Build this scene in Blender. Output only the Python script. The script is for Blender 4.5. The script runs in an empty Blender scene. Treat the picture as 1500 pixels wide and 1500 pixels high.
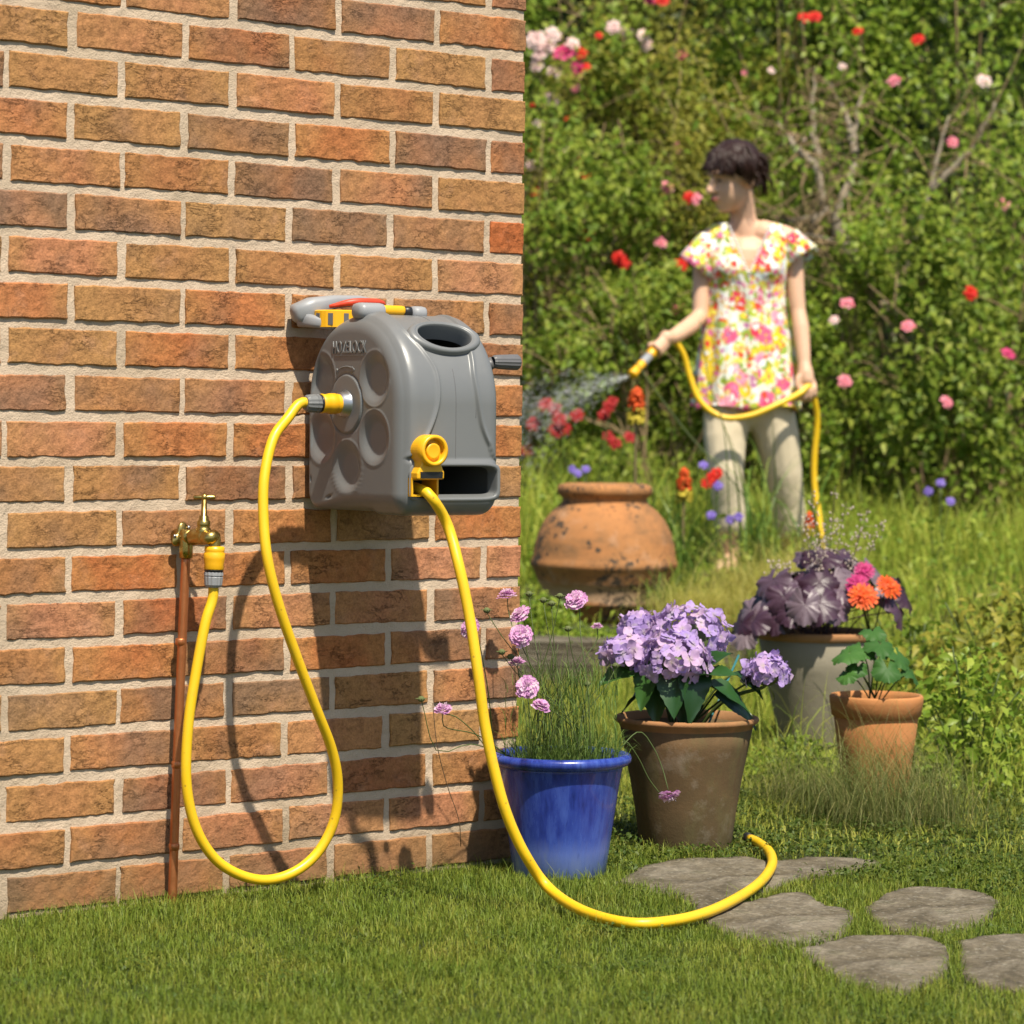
import bpy, bmesh, math, random
import numpy as np
from mathutils import Vector, Matrix, noise as mnoise

random.seed(7)
RNG = np.random.default_rng(11)
scene = bpy.context.scene
COL = scene.collection
R = math.radians

# ------------------------------------------------------------------ camera
FPX, CAM_H = 4300.0, 0.8235                 # focal length in photo pixels (1500 px wide), eye height in metres
TILT, ROLL = R(1.762), R(0.6)
cam_d = bpy.data.cameras.new('camera')
cam_d.sensor_width = 36.0
cam_d.lens = FPX / 1500.0 * 36.0
cam_d.clip_start, cam_d.clip_end = 0.05, 500.0
cam_d.dof.use_dof = True
cam_d.dof.focus_distance = 5.15
cam_d.dof.aperture_fstop = 6.8
cam = bpy.data.objects.new('camera', cam_d)
COL.objects.link(cam)
FW = Vector((0, math.cos(TILT), -math.sin(TILT)))
_u0 = Vector((0, math.sin(TILT), math.cos(TILT)))
_r0 = Vector((1, 0, 0))
RIGHT = _r0 * math.cos(ROLL) + _u0 * math.sin(ROLL)
UP = _u0 * math.cos(ROLL) - _r0 * math.sin(ROLL)
EYE = Vector((0, 0, CAM_H))
_m = Matrix((RIGHT, UP, -FW)).transposed().to_4x4()
_m.translation = EYE
cam.matrix_world = _m
scene.camera = cam

# ------------------------------------------------------------------ wall frame (u along wall to its right corner, v out of it, w up)
WD = Vector((0.7736, 0.6337, 0)).normalized()
WN = Vector((WD.y, -WD.x, 0))
CORNER = Vector((0.01732, 5.4716, 0))

# ------------------------------------------------------------------ sky, sun, exposure
SUN_DIR = (WN * 1.0 - WD * 0.30 + Vector((0, 0, 1.75))).normalized()
world = bpy.data.worlds.new('World')
scene.world = world
world.use_nodes = True
wn = world.node_tree
wn.nodes.clear()
_sky = wn.nodes.new('ShaderNodeTexSky')
_sky.sky_type = 'NISHITA'
_sky.sun_disc = False
_sky.sun_elevation = math.asin(SUN_DIR.z)
_sky.sun_rotation = math.atan2(SUN_DIR.x, SUN_DIR.y)
_bg = wn.nodes.new('ShaderNodeBackground')
_bg.inputs['Strength'].default_value = 0.085
_wo = wn.nodes.new('ShaderNodeOutputWorld')
wn.links.new(_sky.outputs[0], _bg.inputs[0])
wn.links.new(_bg.outputs[0], _wo.inputs[0])
sun_d = bpy.data.lights.new('sun', 'SUN')
sun_d.energy = 4.6
sun_d.angle = R(1.0)
sun_d.color = (1.0, 0.92, 0.77)
sun = bpy.data.objects.new('sun', sun_d)
COL.objects.link(sun)
sun.rotation_euler = (-SUN_DIR).to_track_quat('-Z', 'Y').to_euler()
sun.location = (3, -6, 10)
scene.view_settings.view_transform = 'Standard'
scene.view_settings.look = 'None'
scene.view_settings.gamma = 1.0
scene.view_settings.use_curve_mapping = False
scene.view_settings.exposure = 0.66
scene.cycles.max_bounces = 6
scene.cycles.transparent_max_bounces = 12
scene.cycles.use_adaptive_sampling = True
scene.cycles.use_denoising = True

# ------------------------------------------------------------------ small geometry helpers
def ray(x, y):
    return FW + RIGHT * ((x - 750) / FPX) - UP * ((y - 750) / FPX)
def at(x, y, Y):                     # world point seen at photo pixel (x, y) standing at distance Y
    r = ray(x, y); return EYE + r * (Y / r.y)
def gnd(x, y, z=0.0):
    r = ray(x, y); return EYE + r * ((z - CAM_H) / r.z)
def onwall(x, y, v):                 # world point at distance v in front of the wall
    r = ray(x, y); o = CORNER + WN * v
    return EYE + r * ((o - EYE).dot(WN) / r.dot(WN))
def wl(u, v, w):
    return CORNER + WD * u + WN * v + Vector((0, 0, w))
def bed_z(y):
    return 0.15 + min(max(y - 9.1, 0), 3.4) * 0.062

def new_empty(name, loc=(0, 0, 0), rot=None):
    o = bpy.data.objects.new(name, None)
    o.empty_display_size = 0.1
    COL.objects.link(o)
    if rot is not None:
        o.matrix_world = Matrix.Translation(Vector(loc)) @ rot.to_4x4()
    else:
        o.location = loc
    return o
def tag(o, label=None, cat=None, group=None, kind=None):
    if label: o['label'] = label
    if cat: o['category'] = cat
    if group: o['group'] = group
    if kind: o['kind'] = kind
    return o
def link(name, me, mat=None, parent=None, smooth=False):
    if mat is not None and len(me.materials) == 0:
        me.materials.append(mat)
    if smooth:
        me.polygons.foreach_set('use_smooth', [True] * len(me.polygons))
    o = bpy.data.objects.new(name, me)
    COL.objects.link(o)
    if parent is not None:
        o.parent = parent
    return o
def np_me(name, V, F, tint=None, smooth=False):
    """F: (n,3) or (n,4) array of indices"""
    V = np.asarray(V, dtype=np.float32); F = np.asarray(F, dtype=np.int32)
    me = bpy.data.meshes.new(name)
    n, k = F.shape
    me.vertices.add(len(V)); me.vertices.foreach_set('co', V.ravel())
    me.loops.add(n * k); me.loops.foreach_set('vertex_index', F.ravel())
    me.polygons.add(n)
    me.polygons.foreach_set('loop_start', np.arange(0, n * k, k, dtype=np.int32))
    me.polygons.foreach_set('loop_total', np.full(n, k, dtype=np.int32))
    if smooth:
        me.polygons.foreach_set('use_smooth', np.ones(n, dtype=bool))
    if tint is not None:
        a = me.attributes.new('tint', 'FLOAT', 'POINT')
        a.data.foreach_set('value', np.asarray(tint, dtype=np.float32))
    me.update(calc_edges=True)
    return me
def np_obj(name, V, F, mat, parent=None, tint=None, smooth=False):
    return link(name, np_me(name, V, F, tint, smooth), mat, parent)
def py_obj(name, V, F, mat, parent=None, smooth=False):
    me = bpy.data.meshes.new(name)
    me.from_pydata([tuple(v) for v in V], [], F)
    me.update()
    return link(name, me, mat, parent, smooth)

def spline(pts, n):
    """Catmull-Rom through pts (list of Vectors or tuples), n samples, roughly even."""
    P = np.array([tuple(p) for p in pts], float)
    P = np.vstack([2 * P[0] - P[1], P, 2 * P[-1] - P[-2]])
    m = len(P) - 3
    dense = []
    for i in range(m):
        p0, p1, p2, p3 = P[i:i + 4]
        for t in np.linspace(0, 1, 24, endpoint=False):
            dense.append(0.5 * (2 * p1 + (p2 - p0) * t + (2 * p0 - 5 * p1 + 4 * p2 - p3) * t * t + (3 * p1 - p0 - 3 * p2 + p3) * t ** 3))
    dense.append(P[-2]); dense = np.array(dense)
    s = np.concatenate([[0], np.cumsum(np.linalg.norm(np.diff(dense[:, :3], axis=0), axis=1))])
    q = np.linspace(0, s[-1], n)
    return np.stack([np.interp(q, s, dense[:, k]) for k in range(dense.shape[1])], 1)
def tube_vf(P, rad, sides=8, cap=True):
    P = np.asarray(P, float)[:, :3]; n = len(P)
    rad = np.full(n, rad) if np.isscalar(rad) else np.asarray(rad, float)
    T = np.gradient(P, axis=0); T /= np.linalg.norm(T, axis=1)[:, None] + 1e-12
    ref = np.array([0, 0, 1.0]) if abs(T[0, 2]) < 0.9 else np.array([1.0, 0, 0])
    N = np.cross(T[0], ref); N /= np.linalg.norm(N)
    V = []
    ang = np.linspace(0, 2 * np.pi, sides, endpoint=False)
    for i in range(n):
        N = N - T[i] * (N @ T[i]); N /= np.linalg.norm(N) + 1e-12
        B = np.cross(T[i], N)
        V.append(P[i] + rad[i] * (np.cos(ang)[:, None] * N + np.sin(ang)[:, None] * B))
    V = np.concatenate(V)
    F = []
    for i in range(n - 1):
        for j in range(sides):
            a = i * sides + j; b = i * sides + (j + 1) % sides
            F.append((a, b, b + sides, a + sides))
    if cap:
        F.append(tuple(range(sides))[::-1]); F.append(tuple((n - 1) * sides + j for j in range(sides)))
    return V, F
def tube(name, P, rad, mat, parent=None, sides=8):
    V, F = tube_vf(P, rad, sides)
    return py_obj(name, V, F, mat, parent, True)
class MB:
    """collects pieces of ONE part into a single mesh"""
    def __init__(s): s.V = []; s.F = []
    def add(s, V, F):
        o = len(s.V); s.V += [tuple(v) for v in V]; s.F += [tuple(i + o for i in f) for f in F]; return s
    def tube(s, P, rad, sides=6): return s.add(*tube_vf(P, rad, sides))
    def box(s, c, size, M=None):
        V = [Vector((c[0] + sx * size[0] / 2, c[1] + sy * size[1] / 2, c[2] + sz * size[2] / 2)) for sx in (-1, 1) for sy in (-1, 1) for sz in (-1, 1)]
        if M is not None: V = [M @ v for v in V]
        return s.add(V, [(0, 1, 3, 2), (4, 6, 7, 5), (0, 4, 5, 1), (2, 3, 7, 6), (0, 2, 6, 4), (1, 5, 7, 3)])
    def ellipsoid(s, c, r, M=None, seg=14, rings=9):
        V = []; F = []
        for i in range(rings + 1):
            th = math.pi * i / rings
            for j in range(seg):
                ph = 2 * math.pi * j / seg
                p = Vector((math.sin(th) * math.cos(ph) * r[0], math.sin(th) * math.sin(ph) * r[1], math.cos(th) * r[2]))
                if M is not None: p = M @ p
                V.append(Vector(c) + p)
        for i in range(rings):
            for j in range(seg):
                a = i * seg + j; b = i * seg + (j + 1) % seg
                F.append((a, a + seg, b + seg, b))
        return s.add(V, F)
    def lathe(s, prof, M=None, seg=32):
        V, F = lathe_vf(prof, seg)
        if M is not None: V = [M @ Vector(v) for v in V]
        return s.add(V, F)
    def build(s, name, mat, parent=None, smooth=True): return py_obj(name, s.V, s.F, mat, parent, smooth)
def lathe_vf(prof, seg=48):
    V = []; F = []
    for (r, z) in prof:
        for j in range(seg):
            a = 2 * math.pi * j / seg
            V.append((r * math.cos(a), r * math.sin(a), z))
    for i in range(len(prof) - 1):
        for j in range(seg):
            a = i * seg + j; b = i * seg + (j + 1) % seg
            F.append((a, b, b + seg, a + seg))
    return V, F
def bevel(o, w=0.003, seg=2, angle=35):
    m = o.modifiers.new('bevel', 'BEVEL'); m.width = w; m.segments = seg; m.limit_method = 'ANGLE'; m.angle_limit = R(angle)
    return o
def sstep(a, b, x):
    t = np.clip((x - a) / (b - a), 0, 1); return t * t * (3 - 2 * t)
def axes(x, y, z):
    return Matrix((Vector(x), Vector(y), Vector(z))).transposed()
def frame_from_z(z, twist=0.0):
    q = Vector(z).to_track_quat('Z', 'Y')
    return (q @ __import__('mathutils').Quaternion((0, 0, 1), twist)).to_matrix()

# ------------------------------------------------------------------ material helpers
class NT:
    def __init__(s, name):
        s.m = bpy.data.materials.new(name); s.m.use_nodes = True
        s.t = s.m.node_tree; s.t.nodes.clear()
        s.out = s.t.nodes.new('ShaderNodeOutputMaterial')
    def n(s, typ, **kw):
        nd = s.t.nodes.new('ShaderNode' + typ)
        for k, v in kw.items():
            if k.startswith('_'): setattr(nd, k[1:], v)
            else: s.set(nd, k, v)
        return nd
    def set(s, nd, k, v):
        inp = nd.inputs[int(k[1:])] if (k[0] == 'i' and k[1:].isdigit()) else nd.inputs[k.replace('__', ' ')]
        if hasattr(v, 'links') or isinstance(v, bpy.types.NodeSocket): s.t.links.new(v, inp)
        else: inp.default_value = v
    def lk(s, a, b): s.t.links.new(a, b)
    def coord(s, which='Object', scale=None, offset=None):
        c = s.n('TexCoord').outputs[which]
        if scale is not None or offset is not None:
            mp = s.n('Mapping'); s.lk(c, mp.inputs['Vector'])
            if scale is not None: mp.inputs['Scale'].default_value = scale if hasattr(scale, '__len__') else (scale,) * 3
            if offset is not None: s.lk(offset, mp.inputs['Location'])
            c = mp.outputs[0]
        return c
    def noise(s, vec, scale, detail=4, rough=0.55, dist=0.0, col=False):
        nd = s.n('TexNoise'); s.lk(vec, nd.inputs['Vector'])
        nd.inputs['Scale'].default_value = scale; nd.inputs['Detail'].default_value = detail
        nd.inputs['Roughness'].default_value = rough; nd.inputs['Distortion'].default_value = dist
        return nd.outputs['Color' if col else 'Fac']
    def voro(s, vec, scale, feature='F1', out='Distance', rand=1.0):
        nd = s.n('TexVoronoi', _feature=feature); s.lk(vec, nd.inputs['Vector'])
        nd.inputs['Scale'].default_value = scale; nd.inputs['Randomness'].default_value = rand
        return nd.outputs[out]
    def ramp(s, fac, stops, interp='LINEAR'):
        nd = s.n('ValToRGB'); cr = nd.color_ramp; cr.interpolation = interp
        while len(cr.elements) < len(stops): cr.elements.new(0.5)
        for e, (p, c) in zip(cr.elements, stops):
            e.position = p; e.color = (c[0], c[1], c[2], 1) if hasattr(c, '__len__') else (c, c, c, 1)
        s.lk(fac, nd.inputs[0]); return nd.outputs[0]
    def mix(s, fac, a, b, mode='MIX'):
        nd = s.n('Mix', _data_type='RGBA', _blend_type=mode)
        for sock, v in ((nd.inputs[0], fac), (nd.inputs[6], a), (nd.inputs[7], b)):
            if isinstance(v, bpy.types.NodeSocket): s.lk(v, sock)
            elif hasattr(v, '__len__'): sock.default_value = (v[0], v[1], v[2], 1)
            else: sock.default_value = v
        return nd.outputs[2]
    def math(s, op, a, b=0.0, c=None, clamp=False):
        nd = s.n('Math', _operation=op, _use_clamp=clamp)
        for i, v in enumerate((a, b) if c is None else (a, b, c)):
            if isinstance(v, bpy.types.NodeSocket): s.lk(v, nd.inputs[i])
            else: nd.inputs[i].default_value = v
        return nd.outputs[0]
    def bump(s, h, strength=0.5, dist=0.002, normal=None):
        nd = s.n('Bump'); s.lk(h, nd.inputs['Height'])
        nd.inputs['Strength'].default_value = strength; nd.inputs['Distance'].default_value = dist
        if normal is not None: s.lk(normal, nd.inputs['Normal'])
        return nd.outputs[0]
    def pbsdf(s, color, rough=0.6, normal=None, spec=0.5, metal=0.0, coat=0.0, sss=0.0, sheen=0.0):
        b = s.n('BsdfPrincipled')
        for k, v in (('Base Color', color), ('Roughness', rough), ('Metallic', metal), ('Specular IOR Level', spec), ('Coat Weight', coat), ('Subsurface Weight', sss), ('Sheen Weight', sheen)):
            if isinstance(v, bpy.types.NodeSocket): s.lk(v, b.inputs[k])
            elif hasattr(v, '__len__'): b.inputs[k].default_value = (v[0], v[1], v[2], 1)
            else: b.inputs[k].default_value = v
        if sss: b.inputs['Subsurface Radius'].default_value = (0.012, 0.005, 0.003)
        if normal is not None: s.lk(normal, b.inputs['Normal'])
        return b.outputs[0]
    def done(s, shader):
        s.lk(shader, s.out.inputs[0]); return s.m
    def rnd(s): return s.n('ObjectInfo').outputs['Random']
    def tint(s):
        return s.n('Attribute', _attribute_name='tint').outputs['Fac']

def simple(name, color, rough=0.5, spec=0.5, metal=0.0, bumpscale=None, bumpstr=0.2, var=0.0, coat=0.0, vscale=12):
    t = NT(name); co = t.coord()
    c = color
    if var:
        f = t.noise(co, vscale, 5, 0.6)
        c = t.mix(f, [min(1, k * (1 - var)) for k in color], [min(1, k * (1 + var)) for k in color])
    nrm = t.bump(t.noise(co, bumpscale, 4), bumpstr, 0.001) if bumpscale else None
    return t.done(t.pbsdf(c, rough, nrm, spec, metal, coat))
def leafy(name, stops, rough=0.45, trans=0.35, use='tint', spec=0.22, patch=None, mottle=0.0, mscale=60):
    """leaf / petal material: colour from a per-leaf random value, light passing through"""
    t = NT(name)
    f = t.tint() if use == 'tint' else t.rnd()
    if patch:
        f = t.math('ADD', t.math('MULTIPLY', f, 1 - patch[1]), t.math('MULTIPLY', t.noise(t.coord(), patch[0], 3), patch[1]))
    c = t.ramp(f, stops)
    if mottle:
        c = t.mix(t.math('MULTIPLY', t.noise(t.coord(), mscale, 3), mottle), c, (0.02, 0.02, 0.015))
    p = t.pbsdf(c, rough, None, spec)
    if trans:
        tr = t.n('BsdfTranslucent'); t.lk(c, tr.inputs[0])
        mx = t.n('MixShader'); mx.inputs[0].default_value = trans
        t.lk(p, mx.inputs[1]); t.lk(tr.outputs[0], mx.inputs[2]); p = mx.outputs[0]
    return t.done(p)

# ------------------------------------------------------------------ vectorised foliage
def blades(P, L, W, head, lean, nseg=2, droop=None, tint=None, up=None):
    """grass blades: P (n,3) bases, L lengths, W widths, head azimuths, lean 0..1+ (horizontal reach / length)"""
    n = len(P); L = np.broadcast_to(L, n); W = np.broadcast_to(W, n); lean = np.broadcast_to(lean, n)
    h = np.stack([np.cos(head), np.sin(head), np.zeros(n)], 1)
    tw = head + np.pi / 2 + RNG.normal(0, 0.5, n)
    s = np.stack([np.cos(tw), np.sin(tw), np.zeros(n)], 1)
    V = np.zeros((n, 2 * (nseg + 1), 3))
    for k in range(nseg + 1):
        t = k / nseg
        # arc of total angle phi: starts near upright and bends outwards
        phi = lean * 1.25
        a = phi * (0.25 * t + 0.75 * t * t)
        x = L * (np.sin(a) * t * 0.85); z = L * t * np.cos(a * 0.9)
        if droop is not None: z = z - L * droop * t ** 3
        c = P + h * x[:, None]; c[:, 2] += z
        w = W * (1 - t) ** 0.7 * 0.5 + W * 0.04
        V[:, 2 * k] = c - s * w[:, None]; V[:, 2 * k + 1] = c + s * w[:, None]
    m = 2 * (nseg + 1)
    base = np.arange(n)[:, None] * m
    F = np.concatenate([base + np.array([[2 * k, 2 * k + 1, 2 * k + 3, 2 * k + 2]]) for k in range(nseg)], 0)
    tt = np.repeat(RNG.random(n) if tint is None else tint, m)
    return V.reshape(-1, 3), F, tt
def leaf_cards(P, size, aspect=0.55, nrm=None, nbias=0.6, tint=None, fold=0.25, droop=0.2):
    """pointed leaves, four faces each (two per half, folded on the midrib)"""
    n = len(P); size = np.broadcast_to(size, n)
    d = RNG.normal(0, 1, (n, 3)); d /= np.linalg.norm(d, axis=1)[:, None]
    if nrm is None: nrm = np.tile([0, 0, 1.0], (n, 1))
    N = nrm * nbias + RNG.normal(0, 1, (n, 3)) * (1 - nbias) * 0.8
    N /= np.linalg.norm(N, axis=1)[:, None] + 1e-9
    d = d - N * np.sum(d * N, 1)[:, None]; d /= np.linalg.norm(d, axis=1)[:, None] + 1e-9
    s = np.cross(N, d)
    L = size[:, None]; W = (size * aspect)[:, None] * 0.5
    z = np.array([0, 0, 1.0])
    a = P; m = P + d * L * 0.5 + N * L * 0.05; e = P + d * L - z * L * droop
    l = P + d * L * 0.42 + s * W + N * L * fold * aspect; r = P + d * L * 0.42 - s * W + N * L * fold * aspect
    V = np.stack([a, l, e, r, m], 1).reshape(-1, 3)
    b = np.arange(n)[:, None] * 5
    F = np.concatenate([b + np.array([[0, 1, 4]]), b + np.array([[1, 2, 4]]), b + np.array([[2, 3, 4]]), b + np.array([[3, 0, 4]])], 0)
    tt = np.repeat(RNG.random(n) if tint is None else tint, 5)
    return V, F, tt
def merge(parts):
    V = []; F = []; T = []; o = 0
    for v, f, t in parts:
        V.append(v); F.append(f + o); T.append(t); o += len(v)
    return np.concatenate(V), np.concatenate(F), np.concatenate(T)
def in_poly(x, y, poly):
    c = np.zeros(len(x), bool); j = len(poly) - 1
    for i in range(len(poly)):
        xi, yi = poly[i][0], poly[i][1]; xj, yj = poly[j][0], poly[j][1]
        k = ((yi > y) != (yj > y)) & (x < (xj - xi) * (y - yi) / (yj - yi + 1e-12) + xi)
        c ^= k; j = i
    return c

# ================================================================== SETTING
# ---- materials
def mat_soil(name, a, b, green=None):
    t = NT(name); co = t.coord()
    c = t.mix(t.noise(co, 9, 6, 0.65), a, b)
    if green:
        c = t.mix(t.ramp(t.noise(co, 3.0, 4), [(0.35, 0), (0.6, 1)]), c, green)
    h = t.noise(co, 60, 6, 0.7)
    return t.done(t.pbsdf(c, 0.95, t.bump(h, 0.9, 0.01), 0.2))
M_GROUND = mat_soil('turf soil', (0.030, 0.040, 0.010), (0.06, 0.065, 0.02), (0.035, 0.055, 0.012))
M_SOIL = mat_soil('bed soil', (0.035, 0.024, 0.014), (0.07, 0.05, 0.03), (0.03, 0.04, 0.012))

def mat_brick():
    t = NT('clay brick')
    r = t.rnd()
    off = t.n('CombineXYZ')
    t.lk(t.math('MULTIPLY', r, 37.0), off.inputs[0]); t.lk(t.math('MULTIPLY', r, 91.0), off.inputs[1]); t.lk(t.math('MULTIPLY', r, 53.0), off.inputs[2])
    raw = t.n('TexCoord').outputs['Object']
    co = t.coord('Object', 1.0, off.outputs[0])
    sx = t.n('SeparateXYZ'); t.lk(raw, sx.inputs[0])
    r2 = t.math('FRACT', t.math('MULTIPLY', r, 17.31))
    r3 = t.math('FRACT', t.math('MULTIPLY', r, 71.7))
    n1 = t.noise(co, 11, 4, 0.6); n2 = t.noise(co, 19, 5, 0.65); n3 = t.noise(co, 70, 5, 0.7); n4 = t.noise(co, 7, 3, 0.5)
    base = t.ramp(r2, [(0.0, (0.47, 0.140, 0.046)), (0.25, (0.49, 0.185, 0.068)), (0.5, (0.52, 0.230, 0.120)), (0.7, (0.38, 0.145, 0.058)), (0.85, (0.45, 0.235, 0.095)), (1.0, (0.42, 0.185, 0.075))])
    # ochre burn at the ends and along edges
    ends = t.math('MULTIPLY', t.math('ABSOLUTE', sx.outputs[0]), 9.5)
    e = t.math('ADD', t.math('MULTIPLY', t.math('POWER', ends, 3.0), 0.7), t.math('MULTIPLY', n1, 1.3))
    och = t.ramp(t.math('MULTIPLY', t.math('ADD', e, t.math('MULTIPLY', r3, 0.42)), 0.5), [(0.34, 0), (0.60, 1)])
    c = t.mix(t.math('MULTIPLY', och, 0.50), base, (0.46, 0.250, 0.090))
    gr = t.ramp(t.math('ADD', t.math('MULTIPLY', n4, 0.9), t.math('MULTIPLY', t.math('FRACT', t.math('MULTIPLY', r, 133.0)), 0.36)), [(0.64, 0), (0.90, 1)])
    c = t.mix(t.math('MULTIPLY', gr, 0.75), c, (0.20, 0.130, 0.090))
    pk = t.ramp(n2, [(0.55, 0), (0.78, 1)])
    c = t.mix(t.math('MULTIPLY', pk, 0.45), c, (0.50, 0.27, 0.17))
    c = t.mix(1.0, c, t.ramp(n3, [(0.25, 0.50), (0.5, 0.88), (0.8, 1.10)]), 'MULTIPLY')
    c = t.mix(1.0, c, t.ramp(t.noise(co, 260, 3, 0.7), [(0.3, 0.72), (0.55, 1.0), (0.75, 1.15)]), 'MULTIPLY')
    # creases of the clay: stretched, folded noise lines
    mp = t.n('Mapping'); t.lk(co, mp.inputs['Vector']); mp.inputs['Scale'].default_value = (1.0, 1.0, 2.6)
    cr = t.noise(mp.outputs[0], 17, 6, 0.72, 0.35)
    cr = t.math('ABSOLUTE', t.math('SUBTRACT', cr, 0.5))
    crease = t.ramp(cr, [(0.0, 0.0), (0.020, 1.0)])
    region = t.ramp(t.noise(co, 15, 3), [(0.49, 1.0), (0.61, 0.0)])   # only parts of a face are creased
    crease = t.math('MAXIMUM', crease, region)
    c = t.mix(1.0, c, t.ramp(crease, [(0, 0.55), (1, 1.0)]), 'MULTIPLY')
    mort = t.ramp(t.noise(co, 34, 6, 0.7), [(0.70, 0), (0.78, 1)])
    c = t.mix(t.math('MULTIPLY', mort, 0.55), c, (0.50, 0.41, 0.31))
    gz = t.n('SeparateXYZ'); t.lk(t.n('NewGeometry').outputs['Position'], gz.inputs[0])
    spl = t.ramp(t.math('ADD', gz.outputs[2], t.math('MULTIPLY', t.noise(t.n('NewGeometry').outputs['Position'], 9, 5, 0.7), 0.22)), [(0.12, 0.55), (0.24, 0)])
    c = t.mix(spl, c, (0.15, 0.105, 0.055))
    h = t.math('ADD', t.math('MULTIPLY', n3, 0.9), t.math('ADD', t.math('MULTIPLY', crease, 0.5), t.math('MULTIPLY', t.noise(co, 210, 3, 0.7), 0.55)))
    return t.done(t.pbsdf(c, 0.92, t.bump(h, 0.85, 0.0028), 0.15))
M_BRICK = mat_brick()
def mat_mortar():
    t = NT('lime mortar'); co = t.coord()
    c = t.mix(t.noise(co, 14, 5, 0.6), (0.50, 0.385, 0.280), (0.59, 0.465, 0.345))
    c = t.mix(t.ramp(t.noise(co, 5, 4), [(0.45, 0), (0.7, 0.6)]), c, (0.36, 0.28, 0.19))
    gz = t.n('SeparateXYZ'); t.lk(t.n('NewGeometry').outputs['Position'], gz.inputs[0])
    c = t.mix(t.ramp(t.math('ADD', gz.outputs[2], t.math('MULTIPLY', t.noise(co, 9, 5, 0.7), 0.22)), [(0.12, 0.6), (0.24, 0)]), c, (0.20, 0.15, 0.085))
    c = t.mix(t.ramp(t.voro(co, 260), [(0.05, 0.5), (0.25, 0)]), c, (0.22, 0.17, 0.11))
    h = t.math('ADD', t.noise(co, 90, 5, 0.7), t.math('MULTIPLY', t.noise(co, 330, 3), 0.7))
    return t.done(t.pbsdf(c, 0.95, t.bump(h, 0.75, 0.003), 0.1))
M_MORTAR = mat_mortar()
def mat_stone():
    t = NT('riven stone'); co = t.coord(); r = t.rnd()
    n1 = t.noise(co, 8, 7, 0.7); n2 = t.noise(co, 24, 7, 0.75)
    base = t.ramp(t.math('ADD', t.math('MULTIPLY', n1, 0.85), t.math('MULTIPLY', r, 0.15)), [(0.36, (0.085, 0.070, 0.043)), (0.48, (0.20, 0.165, 0.108)), (0.62, (0.32, 0.275, 0.20))])
    c = t.mix(t.ramp(t.noise(co, 10, 5, 0.7), [(0.60, 0), (0.70, 0.8)]), base, (0.40, 0.37, 0.29))
    c = t.mix(t.ramp(t.noise(co, 13, 5, 0.6), [(0.55, 0), (0.70, 0.75)]), c, (0.085, 0.080, 0.035))
    c = t.mix(1.0, c, t.ramp(n2, [(0.3, 0.5), (0.7, 1.3)]), 'MULTIPLY')
    c = t.mix(1.0, c, t.ramp(t.noise(co, 120, 5, 0.75), [(0.3, 0.6), (0.7, 1.25)]), 'MULTIPLY')
    c = t.mix(t.ramp(t.voro(co, 75), [(0.12, 0.7), (0.25, 0)]), c, (0.36, 0.34, 0.27))
    h = t.math('ADD', t.noise(co, 12, 8, 0.65), t.math('MULTIPLY', t.noise(co, 45, 8, 0.75), 0.7))
    return t.done(t.pbsdf(c, 0.85, t.bump(h, 1.0, 0.02), 0.25))
M_STONE = mat_stone()
def mat_timber():
    t = NT('weathered timber'); co = t.coord('Object', (1.2, 14, 26))
    g = t.noise(co, 4, 6, 0.7, 0.6)
    c = t.ramp(g, [(0.30, (0.030, 0.024, 0.016)), (0.48, (0.12, 0.10, 0.07)), (0.62, (0.20, 0.175, 0.13)), (0.8, (0.27, 0.24, 0.185))])
    return t.done(t.pbsdf(c, 0.9, t.bump(g, 1.0, 0.02), 0.15))
M_TIMBER = mat_timber()

# ---- ground sheets
def grid_sheet(name, x0, x1, y0, y1, nx, ny, zf, mat):
    xs = np.linspace(x0, x1, nx + 1); ys = np.linspace(y0, y1, ny + 1)
    X, Y = np.meshgrid(xs, ys); Z = np.vectorize(zf)(X, Y)
    V = np.stack([X, Y, Z], -1).reshape(-1, 3)
    i, j = np.meshgrid(np.arange(nx), np.arange(ny)); a = (j * (nx + 1) + i).ravel()
    F = np.stack([a, a + 1, a + nx + 2, a + nx + 1], 1)
    return np_obj(name, V, F, mat, None, None, True)
g = grid_sheet('ground', -60, 60, -40, 90, 60, 65, lambda x, y: 0.0, M_GROUND)
tag(g, kind='structure')
def bedz(x, y):
    return bed_z(y) + (0.02 * math.sin(x * 3.1 + y) * math.sin(y * 2.3) if y > 9.4 else 0)
g = grid_sheet('flower_bed', -14, 14, 9.06, 40, 60, 60, bedz, M_SOIL)
def bankz(x, y): return bed_z(9.06) * float(sstep(8.2, 9.06, y)) - 0.012 + (0.008 if y > 9.0 else 0)
g2 = grid_sheet('grass_bank', 0.72, 14, 8.1, 9.06, 40, 14, bankz, M_GROUND); tag(g2, kind='structure')
tag(g, kind='structure')

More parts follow.
